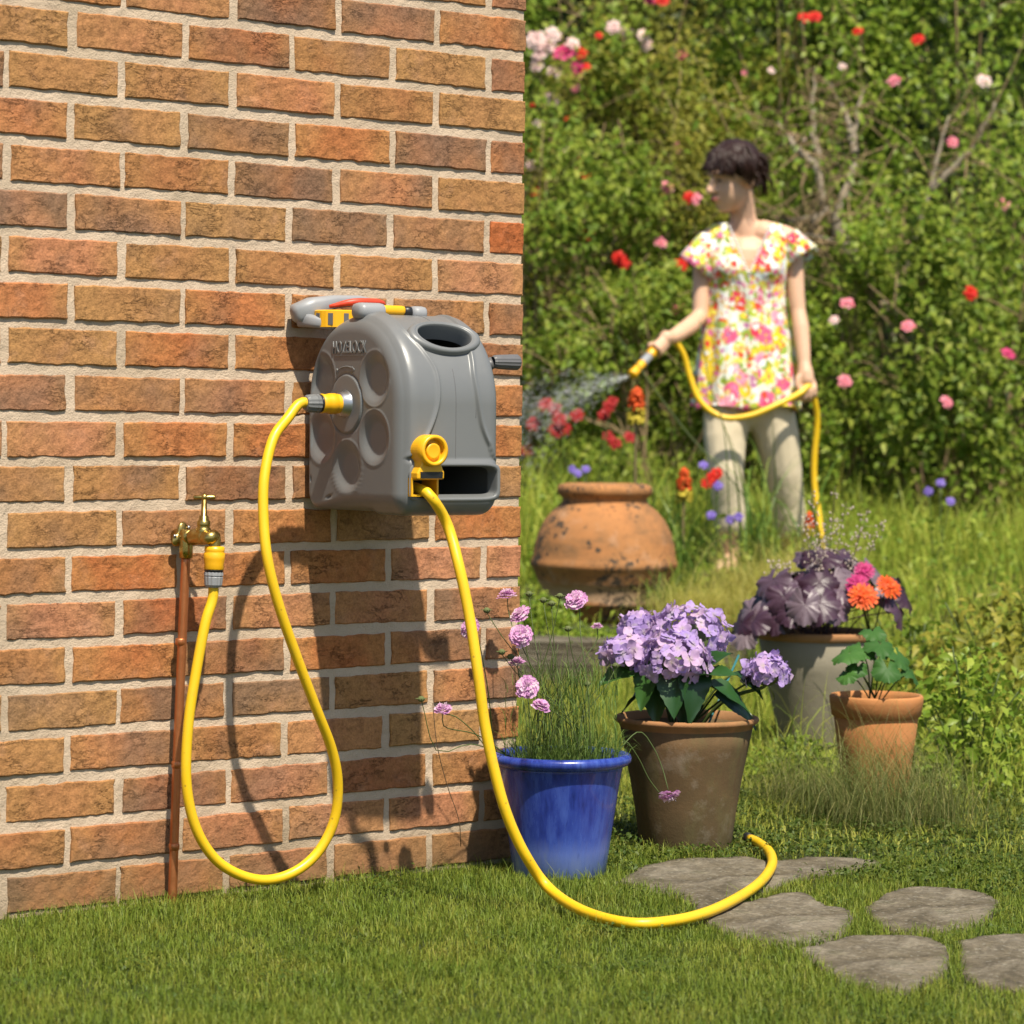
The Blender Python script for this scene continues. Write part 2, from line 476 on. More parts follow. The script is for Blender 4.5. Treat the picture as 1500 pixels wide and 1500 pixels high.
# ---- brick wall
WALL_ROT = axes(WD, -WN, (0, 0, 1))
wall = new_empty('brick_wall', CORNER, WALL_ROT)
tag(wall, 'red and ochre brick wall with pale mortar carrying the grey hose reel', 'wall', kind='thing')
COURSES, FIRST = 34, -1
BH, LB, PB = 0.058, 0.2055, 0.2205        # brick height, length, pitch along the course
U_END = -2.4
MORT_V = -0.0036                           # mortar face lies this far behind the brick faces
def smooth_noise(p, s): return mnoise.noise(Vector(p) * s)
def brick_mesh(name, L, seed, nx, nz=8, H=BH, depth=0.05, round_right=False):
    o = seed * 13.7
    V = []; F = []; idx = {}
    for i in range(nx + 1):
        for j in range(nz + 1):
            fx = (0 if i == 0 else 1 if i == nx else (0.0022 + (i - 1) / (nx - 2) * (L - 0.0044)) / L); fz = (0 if j == 0 else 1 if j == nz else (0.0022 + (j - 1) / (nz - 2) * (H - 0.0044)) / H)
            # rows hug the edges so that the arris is crisp
            x = (fx - 0.5) * L; z = (fz - 0.5) * H
            ex = min(fx, 1 - fx) * L; ez = min(fz, 1 - fz) * H
            jx = 0.0028 * smooth_noise((o, z * 60, 3), 1.0) + 0.0015 * smooth_noise((o, z * 190, 7), 1.0)
            oj = o + (50 if j > nz / 2 else 0); jz = 0.0022 * smooth_noise((x * 30, oj, 5), 1.0) + 0.0016 * smooth_noise((x * 120, oj, 9), 1.0)
            y = -0.0016 * smooth_noise((x * 18 + o, z * 22, 1), 1.0) - 0.0012 * smooth_noise((x * 70 + o, z * 70, 2), 1.0)
            dd = min(ex, ez)
            if dd < 0.002: y += 0.0024 * (1 - dd / 0.002) * (0.8 + 0.5 * smooth_noise((x * 50 + o, z * 50, 8), 1.0))
            if i in (0, 1, nx - 1, nx): x += jx * (1 if i > 1 else -1)
            if j in (0, 1, nz - 1, nz): z += jz
            idx[i, j] = len(V); V.append((x, y, z))
    for i in range(nx):
        for j in range(nz):
            F.append((idx[i, j], idx[i + 1, j], idx[i + 1, j + 1], idx[i, j + 1]))
    ring = [(i, 0) for i in range(nx)] + [(nx, j) for j in range(nz)] + [(i, nz) for i in range(nx, 0, -1)] + [(0, j) for j in range(nz, 0, -1)]
    back = {}
    for k in ring:
        v = V[idx[k]]; back[k] = len(V); V.append((v[0], depth, v[2]))
    for a, b in zip(ring, ring[1:] + ring[:1]):
        F.append((idx[b], idx[a], back[a], back[b]))
    F.append(tuple(back[k] for k in ring[::-1]))
    me = bpy.data.meshes.new(name); me.from_pydata(V, [], F); me.update()
    me.materials.append(M_BRICK)
    return me
def edge_grid(nx): return nx
STRETCH = [brick_mesh('brick_stretcher', LB, k, 20) for k in range(9)]
HEADER_L = 0.0790
HEAD = [brick_mesh('brick_header', HEADER_L, 20 + k, 9, depth=0.205) for k in range(4)]
CORN = [brick_mesh('brick_corner', 0.2005, 30 + k, 20, depth=HEADER_L) for k in range(4)]
RET = [brick_mesh('brick_return', LB, 40 + k, 8, 4) for k in range(2)]
rb = random.Random(5)
rest = MB(); n_vis = 0
course_jit = {}
for k in range(FIRST, COURSES):
    zc = k * 0.075 + 0.0375 + rb.uniform(-0.0012, 0.0012)
    head_row = (k % 2 == 1)
    u = 0.0
    first = True
    while u > U_END:
        if first:
            L = HEADER_L if head_row else 0.2005
            me = rb.choice(HEAD if head_row else CORN)
            uc = -L / 2; u = -L - 0.0155
            first = False
        else:
            L = LB; me = rb.choice(STRETCH)
            uc = u - LB / 2 + rb.uniform(-0.003, 0.003); u -= PB
        p = Vector((uc, -rb.uniform(-0.0012, 0.0016), zc + rb.uniform(-0.0012, 0.0012)))
        rot = Matrix.Rotation(rb.uniform(-0.008, 0.008), 3, 'Y')
        if uc - L / 2 > -1.42 and zc < 2.05:
            b = bpy.data.objects.new('brick', me); COL.objects.link(b); b.parent = wall
            flip = rb.random() < 0.5 and L == LB
            b.matrix_local = Matrix.Translation(p) @ (rot @ (Matrix.Rotation(math.pi, 3, 'Y') if flip else Matrix.Identity(3))).to_4x4()
            n_vis += 1
        else:
            rest.add([p + rot @ v.co for v in me.vertices], [tuple(q.vertices) for q in me.polygons])
    # return face round the corner
    v = (0.2055 + 0.0155) if head_row else (HEADER_L + 0.0155)
    while v < 2.2:
        me = rb.choice(RET)
        M = Matrix.Rotation(math.pi / 2, 3, 'Z')
        p = Vector((0, v + LB / 2, zc))
        rest.add([p + M @ w.co for w in me.vertices], [tuple(q.vertices) for q in me.polygons])
        v += PB
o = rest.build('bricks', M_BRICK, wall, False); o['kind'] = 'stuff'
# mortar: a rough-faced core, both faces of the corner
nu, nw = 330, 260
uu = np.linspace(U_END - 0.05, MORT_V, nu + 1); ww = np.linspace(-0.1, COURSES * 0.075, nw + 1)
V = []; 
for j in range(nw + 1):
    for i in range(nu + 1):
        x, z = uu[i], ww[j]
        d = 0.0016 * smooth_noise((x * 22, z * 22, 0.3), 1.0) + 0.0011 * smooth_noise((x * 75, z * 75, 2.3), 1.0)
        V.append((x, -MORT_V + d if i < nu else -MORT_V, z))
F = [(j * (nu + 1) + i, j * (nu + 1) + i + 1, (j + 1) * (nu + 1) + i + 1, (j + 1) * (nu + 1) + i) for j in range(nw) for i in range(nu)]
n0 = len(V)
for j in (0, nw):
    for (x, y) in ((MORT_V, 2.3), (U_END - 0.05, 2.3)): V.append((x, y, ww[j]))
b0, b1 = nu, nw * (nu + 1) + nu
F += [(b0, n0, n0 + 2, b1), (n0, n0 + 1, n0 + 3, n0 + 2), (n0 + 1, 0, nw * (nu + 1), n0 + 3), (b1, n0 + 2, n0 + 3, nw * (nu + 1))]
me = bpy.data.meshes.new('mortar'); me.from_pydata(V, [], F); me.update()
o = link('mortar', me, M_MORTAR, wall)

# ---- stone path in the grass, on the side of the pots
path = new_empty('stone_path', gnd(1100, 1300)); tag(path, kind='structure')
def px6(pts): return [(770 + x * 0.334, 1000 + y * 0.334) for x, y in pts]
STONES_PX = [px6([(390, 872), (560, 792), (900, 762), (1090, 776), (1330, 764), (1500, 775), (1560, 800), (1340, 835), (1180, 858), (1060, 905), (900, 950), (770, 1000), (690, 940), (480, 892)]),
             px6([(800, 1035), (1020, 962), (1200, 928), (1290, 975), (1410, 1010), (1350, 1095), (1200, 1135), (950, 1098)]),
             px6([(1225, 1172), (1480, 1122), (1760, 1130), (1830, 1230), (1650, 1330), (1380, 1275)]),
             px6([(1480, 985), (1640, 905), (1900, 900), (2080, 960), (1960, 1060), (1620, 1085)]),
             px6([(1900, 1130), (2200, 1100), (2450, 1180), (2400, 1330), (1960, 1310)])]
STONE_POLY = []; STONE_IN = []
for si, px in enumerate(STONES_PX):
    if si in (1, 2): mx, my = sum(q[0] for q in px) / len(px), sum(q[1] for q in px) / len(px); px = [(mx + (q[0] - mx) * 1.10, my + (q[1] - my) * 1.14) for q in px]
    poly = [gnd(x, y, 0.008) for x, y in px]
    pts = spline(poly + [poly[0]], 90)[:-1]
    pts[:, 0] += [0.006 * mnoise.noise(Vector((p[0] * 40, p[1] * 40, 3))) for p in pts]
    pts[:, 1] += [0.010 * mnoise.noise(Vector((p[0] * 40, p[1] * 40, 8))) for p in pts]
    STONE_POLY.append(pts[:, :2])
    c = pts.mean(0); n = len(pts); V = []; F = []
    STONE_IN.append((c[None, :2] + (pts[:, :2] - c[None, :2]) * 0.95))
    for ri, (s, z) in enumerate([(1.0, -0.045), (1.0, 0.002), (0.985, 0.0085), (0.9, 0.0095), (0.78, 0.010), (0.65, 0.010), (0.52, 0.010), (0.4, 0.010), (0.28, 0.010), (0.12, 0.010)]):
        for p in pts:
            q = c + (p - c) * s
            V.append((q[0] - c[0], q[1] - c[1], z + (0.0035 * mnoise.noise(Vector((q[0] * 14, q[1] * 14, si))) + 0.0022 * mnoise.noise(Vector((q[0] * 42, q[1] * 42, si))) if ri > 1 else 0)))
    for ri in range(9):
        for j in range(n): F.append((ri * n + j, ri * n + (j + 1) % n, (ri + 1) * n + (j + 1) % n, (ri + 1) * n + j))
    F.append(tuple(9 * n + j for j in range(n)))
    o = py_obj('paving_stone', V, F, M_STONE, path, True)
    o.location = Vector((c[0], c[1], 0)) - path.location

# ---- timber edging of the raised bed
def sleeper(x0, x1, y, h, label):
    n = 40
    prof = [(-0.06, 0), (0.06, 0), (0.062, h * .5), (0.056, h - 0.006), (0.03, h), (-0.03, h + 0.002), (-0.056, h - 0.006), (-0.062, h * .5)]
    V = []; F = []; m = len(prof); L = x1 - x0
    for i in range(n + 1):
        x = -L / 2 + L * i / n
        for (a, b) in prof:
            V.append((x, a + 0.006 * mnoise.noise(Vector((x * 4, b * 9, x0))), b + (0.008 * mnoise.noise(Vector((x * 3.1, a * 9, x0 + 4))) if b > 0.05 else 0)))
    for i in range(n):
        for j in range(m): F.append((i * m + j, (i + 1) * m + j, (i + 1) * m + (j + 1) % m, i * m + (j + 1) % m))
    F.append(tuple(range(m))); F.append(tuple(n * m + j for j in range(m))[::-1])
    o = py_obj('timber_sleeper', V, F, M_TIMBER, None, False)
    o.location = ((x0 + x1) / 2, y, 0); tag(o, label, 'timber edging')
sleeper(-1.75, 0.72, 9.0, 0.160, 'weathered grey timber sleeper edging the bed below the terracotta urn')

# ================================================================== HOSE REEL, HOSES, TAP
def mat_plastic(name, c, rough=0.42, bump=0.12):
    t = NT(name); co = t.coord()
    n = t.noise(co, 7, 4, 0.6)
    col = t.mix(n, [k * 0.93 for k in c], [min(1, k * 1.06) for k in c])
    rg = t.ramp(t.noise(co, 40, 5), [(0.3, rough - 0.06), (0.7, rough + 0.08)])
    return t.done(t.pbsdf(col, rg, t.bump(t.noise(co, 900, 2), bump, 0.0004), 0.5))
M_GREY = mat_plastic('grey plastic', (0.155, 0.160, 0.162), 0.36)
M_GREY_L = mat_plastic('light grey plastic', (0.27, 0.275, 0.285), 0.42)
M_GREY_D = mat_plastic('dark grey plastic', (0.11, 0.108, 0.112), 0.45)
M_BLACK = mat_plastic('black plastic', (0.012, 0.012, 0.013), 0.35)
M_YEL = mat_plastic('yellow plastic', (0.78, 0.40, 0.008), 0.36)
def mat_hose():
    t = NT('yellow hose'); co = t.coord()
    c = t.mix(t.noise(co, 7, 4, 0.6), (0.74, 0.45, 0.010), (0.82, 0.52, 0.014))
    c = t.mix(t.ramp(t.noise(co, 26, 6, 0.75), [(0.56, 0), (0.75, 0.45)]), c, (0.42, 0.26, 0.05))
    c = t.mix(t.ramp(t.voro(co, 46), [(0.05, 0.55), (0.12, 0)]), c, (0.20, 0.12, 0.03))
    return t.done(t.pbsdf(c, t.ramp(t.noise(co, 30, 5), [(0.3, 0.28), (0.7, 0.5)]), t.bump(t.noise(co, 500, 3), 0.12, 0.0006), 0.5))
M_HOSE = mat_hose()
M_HOSE_CLEAN = mat_plastic('yellow hose clean', (0.80, 0.50, 0.012), 0.32, 0.05)
M_RED = mat_plastic('red plastic', (0.65, 0.06, 0.025), 0.4)
M_BRASS = NT('brass')
M_BRASS = (lambda t: t.done(t.pbsdf(t.mix(t.noise(t.coord(), 60, 5), (0.34, 0.24, 0.07), (0.56, 0.42, 0.14)), t.ramp(t.noise(t.coord(), 120, 4), [(0.3, 0.22), (0.7, 0.42)]), t.bump(t.noise(t.coord(), 300, 3), 0.15, 0.0006), 0.5, 1.0)))(M_BRASS)
M_COPPER = (lambda t: t.done(t.pbsdf(t.mix(t.noise(t.coord('Object', (1, 1, 0.25)), 70, 5, 0.7), (0.40, 0.13, 0.045), (0.62, 0.235, 0.09)), t.ramp(t.noise(t.coord(), 90, 4), [(0.3, 0.30), (0.7, 0.48)]), t.bump(t.noise(t.coord(), 260, 3), 0.25, 0.0008), 0.5, 0.75)))(NT('copper'))
M_STEEL = simple('dull steel', (0.4, 0.41, 0.43), 0.35, 0.5, 0.9)

RD = Vector((0.82, 0.572, 0)).normalized(); RN = Vector((RD.y, -RD.x, 0))
RO = wl(-0.5015, 0.016, 0.668)
REEL = axes(RD, -RN, (0, 0, 1))           # local x = across (a), local -y = out of the wall (b), z up
reel = new_empty('hose_reel', RO, REEL)
tag(reel, 'grey plastic wall-mounted hose reel with yellow hose guide', 'hose reel')
RW, RDp, RH = 0.200, 0.308, 0.337
RR = RDp / 2
def rl(a, b, w): return Vector((a, -b, w))            # reel-local point
# outline of the side (b, w), counter-clockwise from the back bottom corner
cr_ = 0.033
out = []
def arc(cx, cy, r, a0, a1, n):
    for t in np.linspace(a0, a1, n, endpoint=False): out.append((cx + r * math.cos(t), cy + r * math.sin(t)))
arc(cr_, cr_, cr_, math.pi, 1.5 * math.pi, 8)
out += [(x, 0) for x in np.linspace(cr_, RDp - cr_, 30, endpoint=False)]
arc(RDp - cr_, cr_, cr_, -math.pi / 2, 0, 12)
out += [(RDp, z) for z in np.linspace(cr_, RH - RR, 90, endpoint=False)]
arc(RDp / 2, RH - RR, RR, 0, math.pi, 190)
out += [(0, z) for z in np.linspace(RH - RR, cr_, 50, endpoint=False)]
out = np.array(out); NP = len(out)
tg = np.roll(out, -1, 0) - np.roll(out, 1, 0); tg /= np.linalg.norm(tg, axis=1)[:, None]
nr = np.stack([tg[:, 1], -tg[:, 0]], 1)
fr = 0.012 + 0.020 * sstep(0.02, 0.16, out[:, 0])
# columns across the body
fil = np.linspace(0, math.pi / 2, 12)
mid = np.linspace(0, 1, 110)
nc = len(fil) + len(mid) - 1 + 8
A = np.zeros((NP, nc)); INS = np.zeros((NP, nc))
frr = 0.026 * np.ones(NP)
for c, t in enumerate(fil):                # quarter circle from the left face to the shell
    A[:, c] = fr * (1 - math.cos(t))
    INS[:, c] = fr * (1 - math.sin(t))
k0 = len(fil) - 1
for c, t in enumerate(mid):
    A[:, k0 + c] = fr + (RW - frr - fr) * t
k1 = k0 + len(mid) - 1
for c in range(1, 9):
    t = math.pi / 2 * c / 8
    A[:, k1 + c] = RW - frr + frr * math.sin(t); INS[:, k1 + c] = frr * (1 - math.cos(t))
ncol = k1 + 9
A = A[:, :ncol]; INS = INS[:, :ncol]
# relief on the shell
Bq = out[:, 0][:, None] + 0 * A; Wq = out[:, 1][:, None] + 0 * A
s_arc = np.concatenate([[0], np.cumsum(np.linalg.norm(np.diff(out, axis=0), axis=1))])[:, None] + 0 * A
front = (Bq > 0.10)
Hh = np.zeros_like(A)
wl_pts = [(0.340, 0.034), (0.30, 0.040), (0.268, 0.058), (0.235, 0.071), (0.18, 0.068), (0.13, 0.047), (0.10, 0.020), (0.088, 0.004)]
wr_pts = [(0.340, 0.170), (0.26, 0.152), (0.22, 0.148), (0.15, 0.160), (0.10, 0.186), (0.088, 0.197)]
def lerp_tab(tab, x):
    T = spline([(p[0], p[1], 0) for p in tab], 200); T = T[np.argsort(T[:, 0])]; xs, ys = T[:, 0], T[:, 1]
    return np.interp(x, xs, ys)
al = lerp_tab(wl_pts, Wq); ar = lerp_tab(wr_pts, Wq)
fm = sstep(0.085, 0.092, Wq) * sstep(0.12, 0.20, Bq)
Hh += fm * 0.0042 * (1 - sstep(0.0, 0.006, A - al)) 
Hh += fm * 0.0042 * sstep(-0.006, 0.0, A - ar) * 0.7
Hh += fm * 0.0034 * np.exp(-((A - al) / 0.0045) ** 2)
Hh += fm * 0.0024 * np.exp(-((A - ar) / 0.0040) ** 2)
low = (1 - sstep(0.082, 0.094, Wq)) * (Bq > 0.2)
Hh += 0.0045 * low
# oval hand hole
i_c = int(np.argmin(np.abs(out[:, 1] - 0.296) + 10 * (out[:, 0] < RDp / 2)))
sc = s_arc[i_c, 0]
qa, qs = (A - 0.113) / 0.055, (s_arc - sc) / 0.030
rho = np.sqrt(qa ** 2 + qs ** 2)
Hh = np.where(rho < 1.30, np.minimum(Hh, 0.0035), Hh)
# low slot
def rbox(x, y, cx, cy, hx, hy, r):
    dx = np.abs(x - cx) - hx + r; dy = np.abs(y - cy) - hy + r
    return np.sqrt(np.maximum(dx, 0) ** 2 + np.maximum(dy, 0) ** 2) + np.minimum(np.maximum(dx, dy), 0) - r
sd = rbox(A, Wq, 0.1045, 0.053, 0.086, 0.0265, 0.016)
slotmask = (Bq > 0.2)
Hh *= (A > fr[:, None] * 0.4)
S2 = out[:, None, :] - nr[:, None, :] * INS[:, :, None] + nr[:, None, :] * Hh[:, :, None]
V = np.stack([A, -S2[:, :, 0], S2[:, :, 1]], -1).reshape(-1, 3)
F = []
for i in range(NP):
    i2 = (i + 1) % NP
    for c in range(ncol - 1):
        q_ = ((i, c), (i2, c), (i2, c + 1), (i, c + 1))
        if all(rho[k] < 1.13 for k in q_) or all(slotmask[k] and sd[k] < 0.0032 for k in q_): continue   # real openings
        F.append((i * ncol + c, i2 * ncol + c, i2 * ncol + c + 1, i * ncol + c + 1))
F = np.array(F)
# side face: polar grid with dishes, disc groove
ctr = np.array([0.135, 0.165]); edge = out - nr * fr[:, None]
NR = 80
rho_ = np.linspace(0, 1, NR + 1)[1:][::-1]
base_n = len(V); capV = []
dishes = [(0.047, 0.226), (0.221, 0.226), (0.049, 0.126), (0.221, 0.126), (0.134, 0.074)]
def face_h(b, w):
    h = np.zeros_like(b)
    for (cb, cw) in dishes:
        d = np.hypot(b - cb, w - cw) / 0.0465
        h += 0.0082 * (1 - sstep(0.50, 1.0, d))
        h -= 0.0009 * np.exp(-((d - 1.03) / 0.05) ** 2)
    d = np.hypot(b - 0.130, w - 0.183)
    h += 0.0032 * np.exp(-((d - 0.052) / 0.0016) ** 2)
    h -= 0.0018 * (1 - sstep(0.049, 0.052, d))
    for (cb, cw) in ((0.012, 0.052), (0.075, 0.022), (0.222, 0.020)):
        h += 0.009 * (1 - sstep(0.0025, 0.0045, np.hypot(b - cb, w - cw)))
    return h
Fc = []
for r_i, q in enumerate(rho_):
    p = ctr + (edge - ctr) * q
    h = face_h(p[:, 0], p[:, 1]) * (sstep(1.0, 0.985, q) if r_i else 0.0)
    if r_i == 0:
        continue
    capV.append(np.stack([h, -p[:, 0], p[:, 1]], 1))
capV = np.concatenate(capV + [np.array([[0.0 + face_h(np.array([ctr[0]]), np.array([ctr[1]]))[0], -ctr[0], ctr[1]]])])
V2 = np.concatenate([V, capV])
def ci(r_i, i): return i * ncol if r_i == 0 else base_n + (r_i - 1) * NP + i
for r_i in range(NR - 1):
    for i in range(NP):
        i2 = (i + 1) % NP
        Fc.append((ci(r_i, i), ci(r_i + 1, i), ci(r_i + 1, i2), ci(r_i, i2)))
allF = [tuple(f) for f in F] + Fc + [(ci(NR - 1, i), base_n + (NR - 1) * NP, ci(NR - 1, (i + 1) % NP)) for i in range(NP)]
allF.append(tuple(i * ncol + ncol - 1 for i in range(NP)))
casing = py_obj('casing', V2, allF, M_GREY, reel, True)
casing['label'] = 'grey moulded casing with round dishes on its side'
bm = bmesh.new(); bm.from_mesh(casing.data); bmesh.ops.recalc_face_normals(bm, faces=bm.faces); bm.to_mesh(casing.data); bm.free()
# smooth lips round the two openings
def surf(a, s, h):
    b_ = np.interp(s, s_arc[:, 0], out[:, 0]); w_ = np.interp(s, s_arc[:, 0], out[:, 1]); n0 = np.interp(s, s_arc[:, 0], nr[:, 0]); n1 = np.interp(s, s_arc[:, 0], nr[:, 1])
    return rl(a, b_ + n0 * h, w_ + n1 * h)
def lip(name, rings, n):
    V = []; F = []
    for fn in rings:
        for j in range(n): V.append(fn(2 * math.pi * j / n))
    for i in range(len(rings) - 1):
        for j in range(n): F.append((i * n + j, i * n + (j + 1) % n, (i + 1) * n + (j + 1) % n, (i + 1) * n + j))
    o = py_obj(name, V, F, M_GREY, casing, True)
    bm = bmesh.new(); bm.from_mesh(o.data); bmesh.ops.recalc_face_normals(bm, faces=bm.faces); bm.to_mesh(o.data); bm.free(); return o
lip('grip_rim', [(lambda t, k=k, h=h: surf(0.113 + 0.055 * k * math.cos(t), sc + 0.030 * k * math.sin(t), h)) for k, h in ((1.33, -0.002), (1.31, 0.003), (1.27, 0.0075), (1.20, 0.0098), (1.12, 0.0104), (1.06, 0.0100), (1.035, 0.0085), (1.02, 0.0090), (0.99, 0.0090), (0.965, 0.0075), (0.955, 0.004), (0.95, -0.006), (0.95, -0.022))], 72)
def rr_pt(t, hx, hy, r):
    """point of a rounded rectangle by even arc angle"""
    c, s = math.cos(t), math.sin(t); k = (abs(c) ** 7 + abs(s) ** 7) ** (-1 / 7); return hx * c * k, hy * s * k
i0 = int(np.argmin(np.abs(out[:, 1] - 0.053) + 10 * (out[:, 0] < 0.2))); s0_ = s_arc[i0, 0]
lip('slot_rim', [(lambda t, d=d, h=h: surf(0.1045 + rr_pt(t, 0.086 + d, 0.0265 + d, 0)[0], s0_ + rr_pt(t, 0.086 + d, 0.0265 + d, 0)[1], h)) for d, h in ((0.0062, 0.0042), (0.0050, 0.0050), (0.0025, 0.0056), (0.0008, 0.0050), (0.0, 0.0035), (-0.0006, -0.002), (-0.0010, -0.024))], 120)
# mould seams
for (a, w0, w1) in ((0.1075, 0.086, 0.245), (0.1480, 0.16, 0.245)):
    idx = [i for i in range(NP) if out[i, 0] > 0.16 and w0 < out[i, 1] < w1]
    P = [rl(a + 0.0, out[i, 0] + nr[i, 0] * 0.0, out[i, 1] + nr[i, 1] * 0.0) for i in idx]
    tube('seam', P, 0.00055, M_GREY_D, casing, 5)
idx = [i for i in range(NP) if out[i, 0] > 0.16 and 0.318 < out[i, 1]]
tube('seam', [rl(0.118, out[i, 0], out[i, 1]) for i in idx], 0.00055, M_GREY_D, casing, 5)
# embossed lettering and arrow on the side
def emboss(body, size, loc, extr=0.0011, bevel_=0.0004, sx=1.0):
    cu = bpy.data.curves.new('lettering', 'FONT'); cu.body = body; cu.size = size
    cu.extrude = extr; cu.bevel_depth = bevel_; cu.align_x = 'CENTER'; cu.fill_mode = 'BOTH'
    cu.materials.append(M_GREY)
    tmp = bpy.data.objects.new('lettering_curve', cu); COL.objects.link(tmp); bpy.context.view_layer.update()
    me = bpy.data.meshes.new_from_object(tmp.evaluated_get(bpy.context.evaluated_depsgraph_get()))
    bpy.data.objects.remove(tmp)
    o = bpy.data.objects.new('lettering', me); COL.objects.link(o); o.parent = casing
    o.matrix_local = Matrix.Translation(loc) @ axes((0, -1, 0), (0, 0, 1), (-1, 0, 0)).to_4x4() @ Matrix.Diagonal((sx, 1, 1, 1))
    return o
FX = 0.0000                                  # depth of the pressed field behind the rim of the side
emboss('HOZELOCK', 0.0300, Vector((FX, -0.139, 0.2700)), 0.0013, 0.0003, 0.68)
MB().box((FX, -0.139, 0.2660), (0.0022, 0.092, 0.0014)).build('underline', M_GREY, casing, False)
arr = [rl(FX, 0.130 + 0.064 * math.sin(t), 0.183 + 0.064 * math.cos(t)) for t in np.linspace(-0.50, 0.42, 16)]
m_ = MB().tube(arr, 0.0013, 6)
tip = arr[-1]; m_.tube([tip + Vector((0, 0.008, 0.005)), tip, tip + Vector((0, 0.010, -0.004))], 0.0013, 6)
m_.tube([arr[0] + Vector((0, 0, 0.005)), arr[0] + Vector((0, -0.002, -0.005))], 0.0013, 6)
m_.build('arrow_mark', M_GREY, casing)
dr = MB(); dr.tube([rl(0.022, 0.15, 0.165), rl(0.18, 0.15, 0.165)], 0.058, 28); dr.tube([rl(0.020, 0.15, 0.165), rl(0.026, 0.15, 0.165)], 0.125, 36)
dr.build('drum', M_BLACK, reel)
# carrying handle on the top
hz = RH + 0.006
hm = MB()
def rbar(mb, a0, a1, b, w, rb_, rw_, n=14, sq=3.0):
    V = []; F = []; st = [(a0, 0.55), (a0 + 0.004, 0.9), (a0 + 0.010, 1.0), (a1 - 0.006, 1.0), (a1 - 0.002, 0.93), (a1, 0.7)]
    for (a, s) in st:
        for j in range(n):
            t = 2 * math.pi * j / n
            cx, cz = math.cos(t), math.sin(t)
            k = (abs(cx) ** sq + abs(cz) ** sq) ** (-1 / sq)
            V.append(rl(a, b + cx * k * rb_ * s, w + cz * k * rw_ * s))
    for i in range(len(st) - 1):
        for j in range(n): F.append((i * n + j, i * n + (j + 1) % n, (i + 1) * n + (j + 1) % n, (i + 1) * n + j))
    F.append(tuple(range(n))[::-1]); F.append(tuple((len(st) - 1) * n + j for j in range(n)))
    mb.add(V, F)
rbar(hm, 0.004, 0.056, 0.150, hz - 0.001, 0.020, 0.0145)
hm.build('handle_mount', M_GREY_L, reel)
hm = MB(); rbar(hm, 0.114, 0.142, 0.150, hz - 0.002, 0.018, 0.0125); hm.build('handle_mount', M_GREY_L, reel)
hm = MB(); rbar(hm, 0.052, 0.102, 0.150, hz + 0.002, 0.010, 0.0085); hm.build('handle_grip', M_YEL, reel)
hm = MB(); rbar(hm, 0.098, 0.116, 0.150, hz, 0.012, 0.0100); hm.build('handle_clip', M_BLACK, reel)
# crank on the far side
cm = MB()
cm.tube([rl(0.196, 0.13, 0.183), rl(0.214, 0.13, 0.183)], 0.022, 16)
cm.tube([rl(0.209, 0.13, 0.183), rl(0.211, 0.20, 0.222), rl(0.212, 0.263, 0.258)], [0.012, 0.011, 0.010], 10)
cm.build('crank_arm', M_GREY_D, reel)
cm = MB(); nseg = 28; V = []; F = []
for (a, r) in [(0.212, 0.009), (0.216, 0.0115), (0.224, 0.0125), (0.250, 0.0138), (0.262, 0.0140), (0.265, 0.0125), (0.266, 0.004)]:
    for j in range(nseg):
        t = 2 * math.pi * j / nseg; rr = r * (1 - (0.06 if j % 2 else 0))
        V.append(rl(a, 0.263 + rr * math.cos(t), 0.258 + rr * math.sin(t)))
for i in range(6):
    for j in range(nseg): F.append((i * nseg + j, i * nseg + (j + 1) % nseg, (i + 1) * nseg + (j + 1) % nseg, (i + 1) * nseg + j))
cm.add(V, F); cm.build('crank_knob', M_GREY_D, reel, False)
# wall bracket: arm, hook ring, red release
bk = MB()
def wpt(u, v, w): return reel_inv @ wl(u, v, w)
reel_inv = (Matrix.Translation(RO) @ REEL.to_4x4()).inverted()
def slab(mb, pts, hw, hh, sq=4.0, n=16):
    """rounded bar with a squarish section along pts; hw half depth, hh half height (lists)"""
    P = [Vector(p) for p in pts]; V = []; F = []
    for i, p in enumerate(P):
        t = (P[min(i + 1, len(P) - 1)] - P[max(i - 1, 0)]).normalized(); sd_ = t.cross(Vector((0, 0, 1))).normalized(); up_ = sd_.cross(t)
        for j in range(n):
            a = 2 * math.pi * j / n; c, s_ = math.cos(a), math.sin(a); k = (abs(c) ** sq + abs(s_) ** sq) ** (-1 / sq)
            V.append(p + sd_ * c * k * hw[i] + up_ * s_ * k * hh[i])
    for i in range(len(P) - 1):
        for j in range(n): F.append((i * n + j, i * n + (j + 1) % n, (i + 1) * n + (j + 1) % n, (i + 1) * n + j))
    F.append(tuple(range(n))[::-1]); F.append(tuple((len(P) - 1) * n + j for j in range(n)))
    mb.add(V, F)
slab(bk, [wpt(-0.540, 0.024, 1.004), wpt(-0.534, 0.026, 1.006), wpt(-0.505, 0.034, 1.018), wpt(-0.46, 0.036, 1.030), wpt(-0.41, 0.036, 1.034), wpt(-0.36, 0.034, 1.028), wpt(-0.355, 0.033, 1.027)], [0.010, 0.020, 0.022, 0.016, 0.014, 0.012, 0.006], [0.010, 0.018, 0.019, 0.012, 0.009, 0.008, 0.004])
slab(bk, [wpt(-0.525, 0.030, 0.998), wpt(-0.510, 0.062, 0.992), wpt(-0.470, 0.098, 0.982), wpt(-0.42, 0.108, 0.976)], [0.014, 0.011, 0.009, 0.007], [0.014, 0.010, 0.008, 0.006])
o = bk.build('wall_bracket', M_GREY_L, reel)
rg = MB(); seg = 22
V = []; F = []
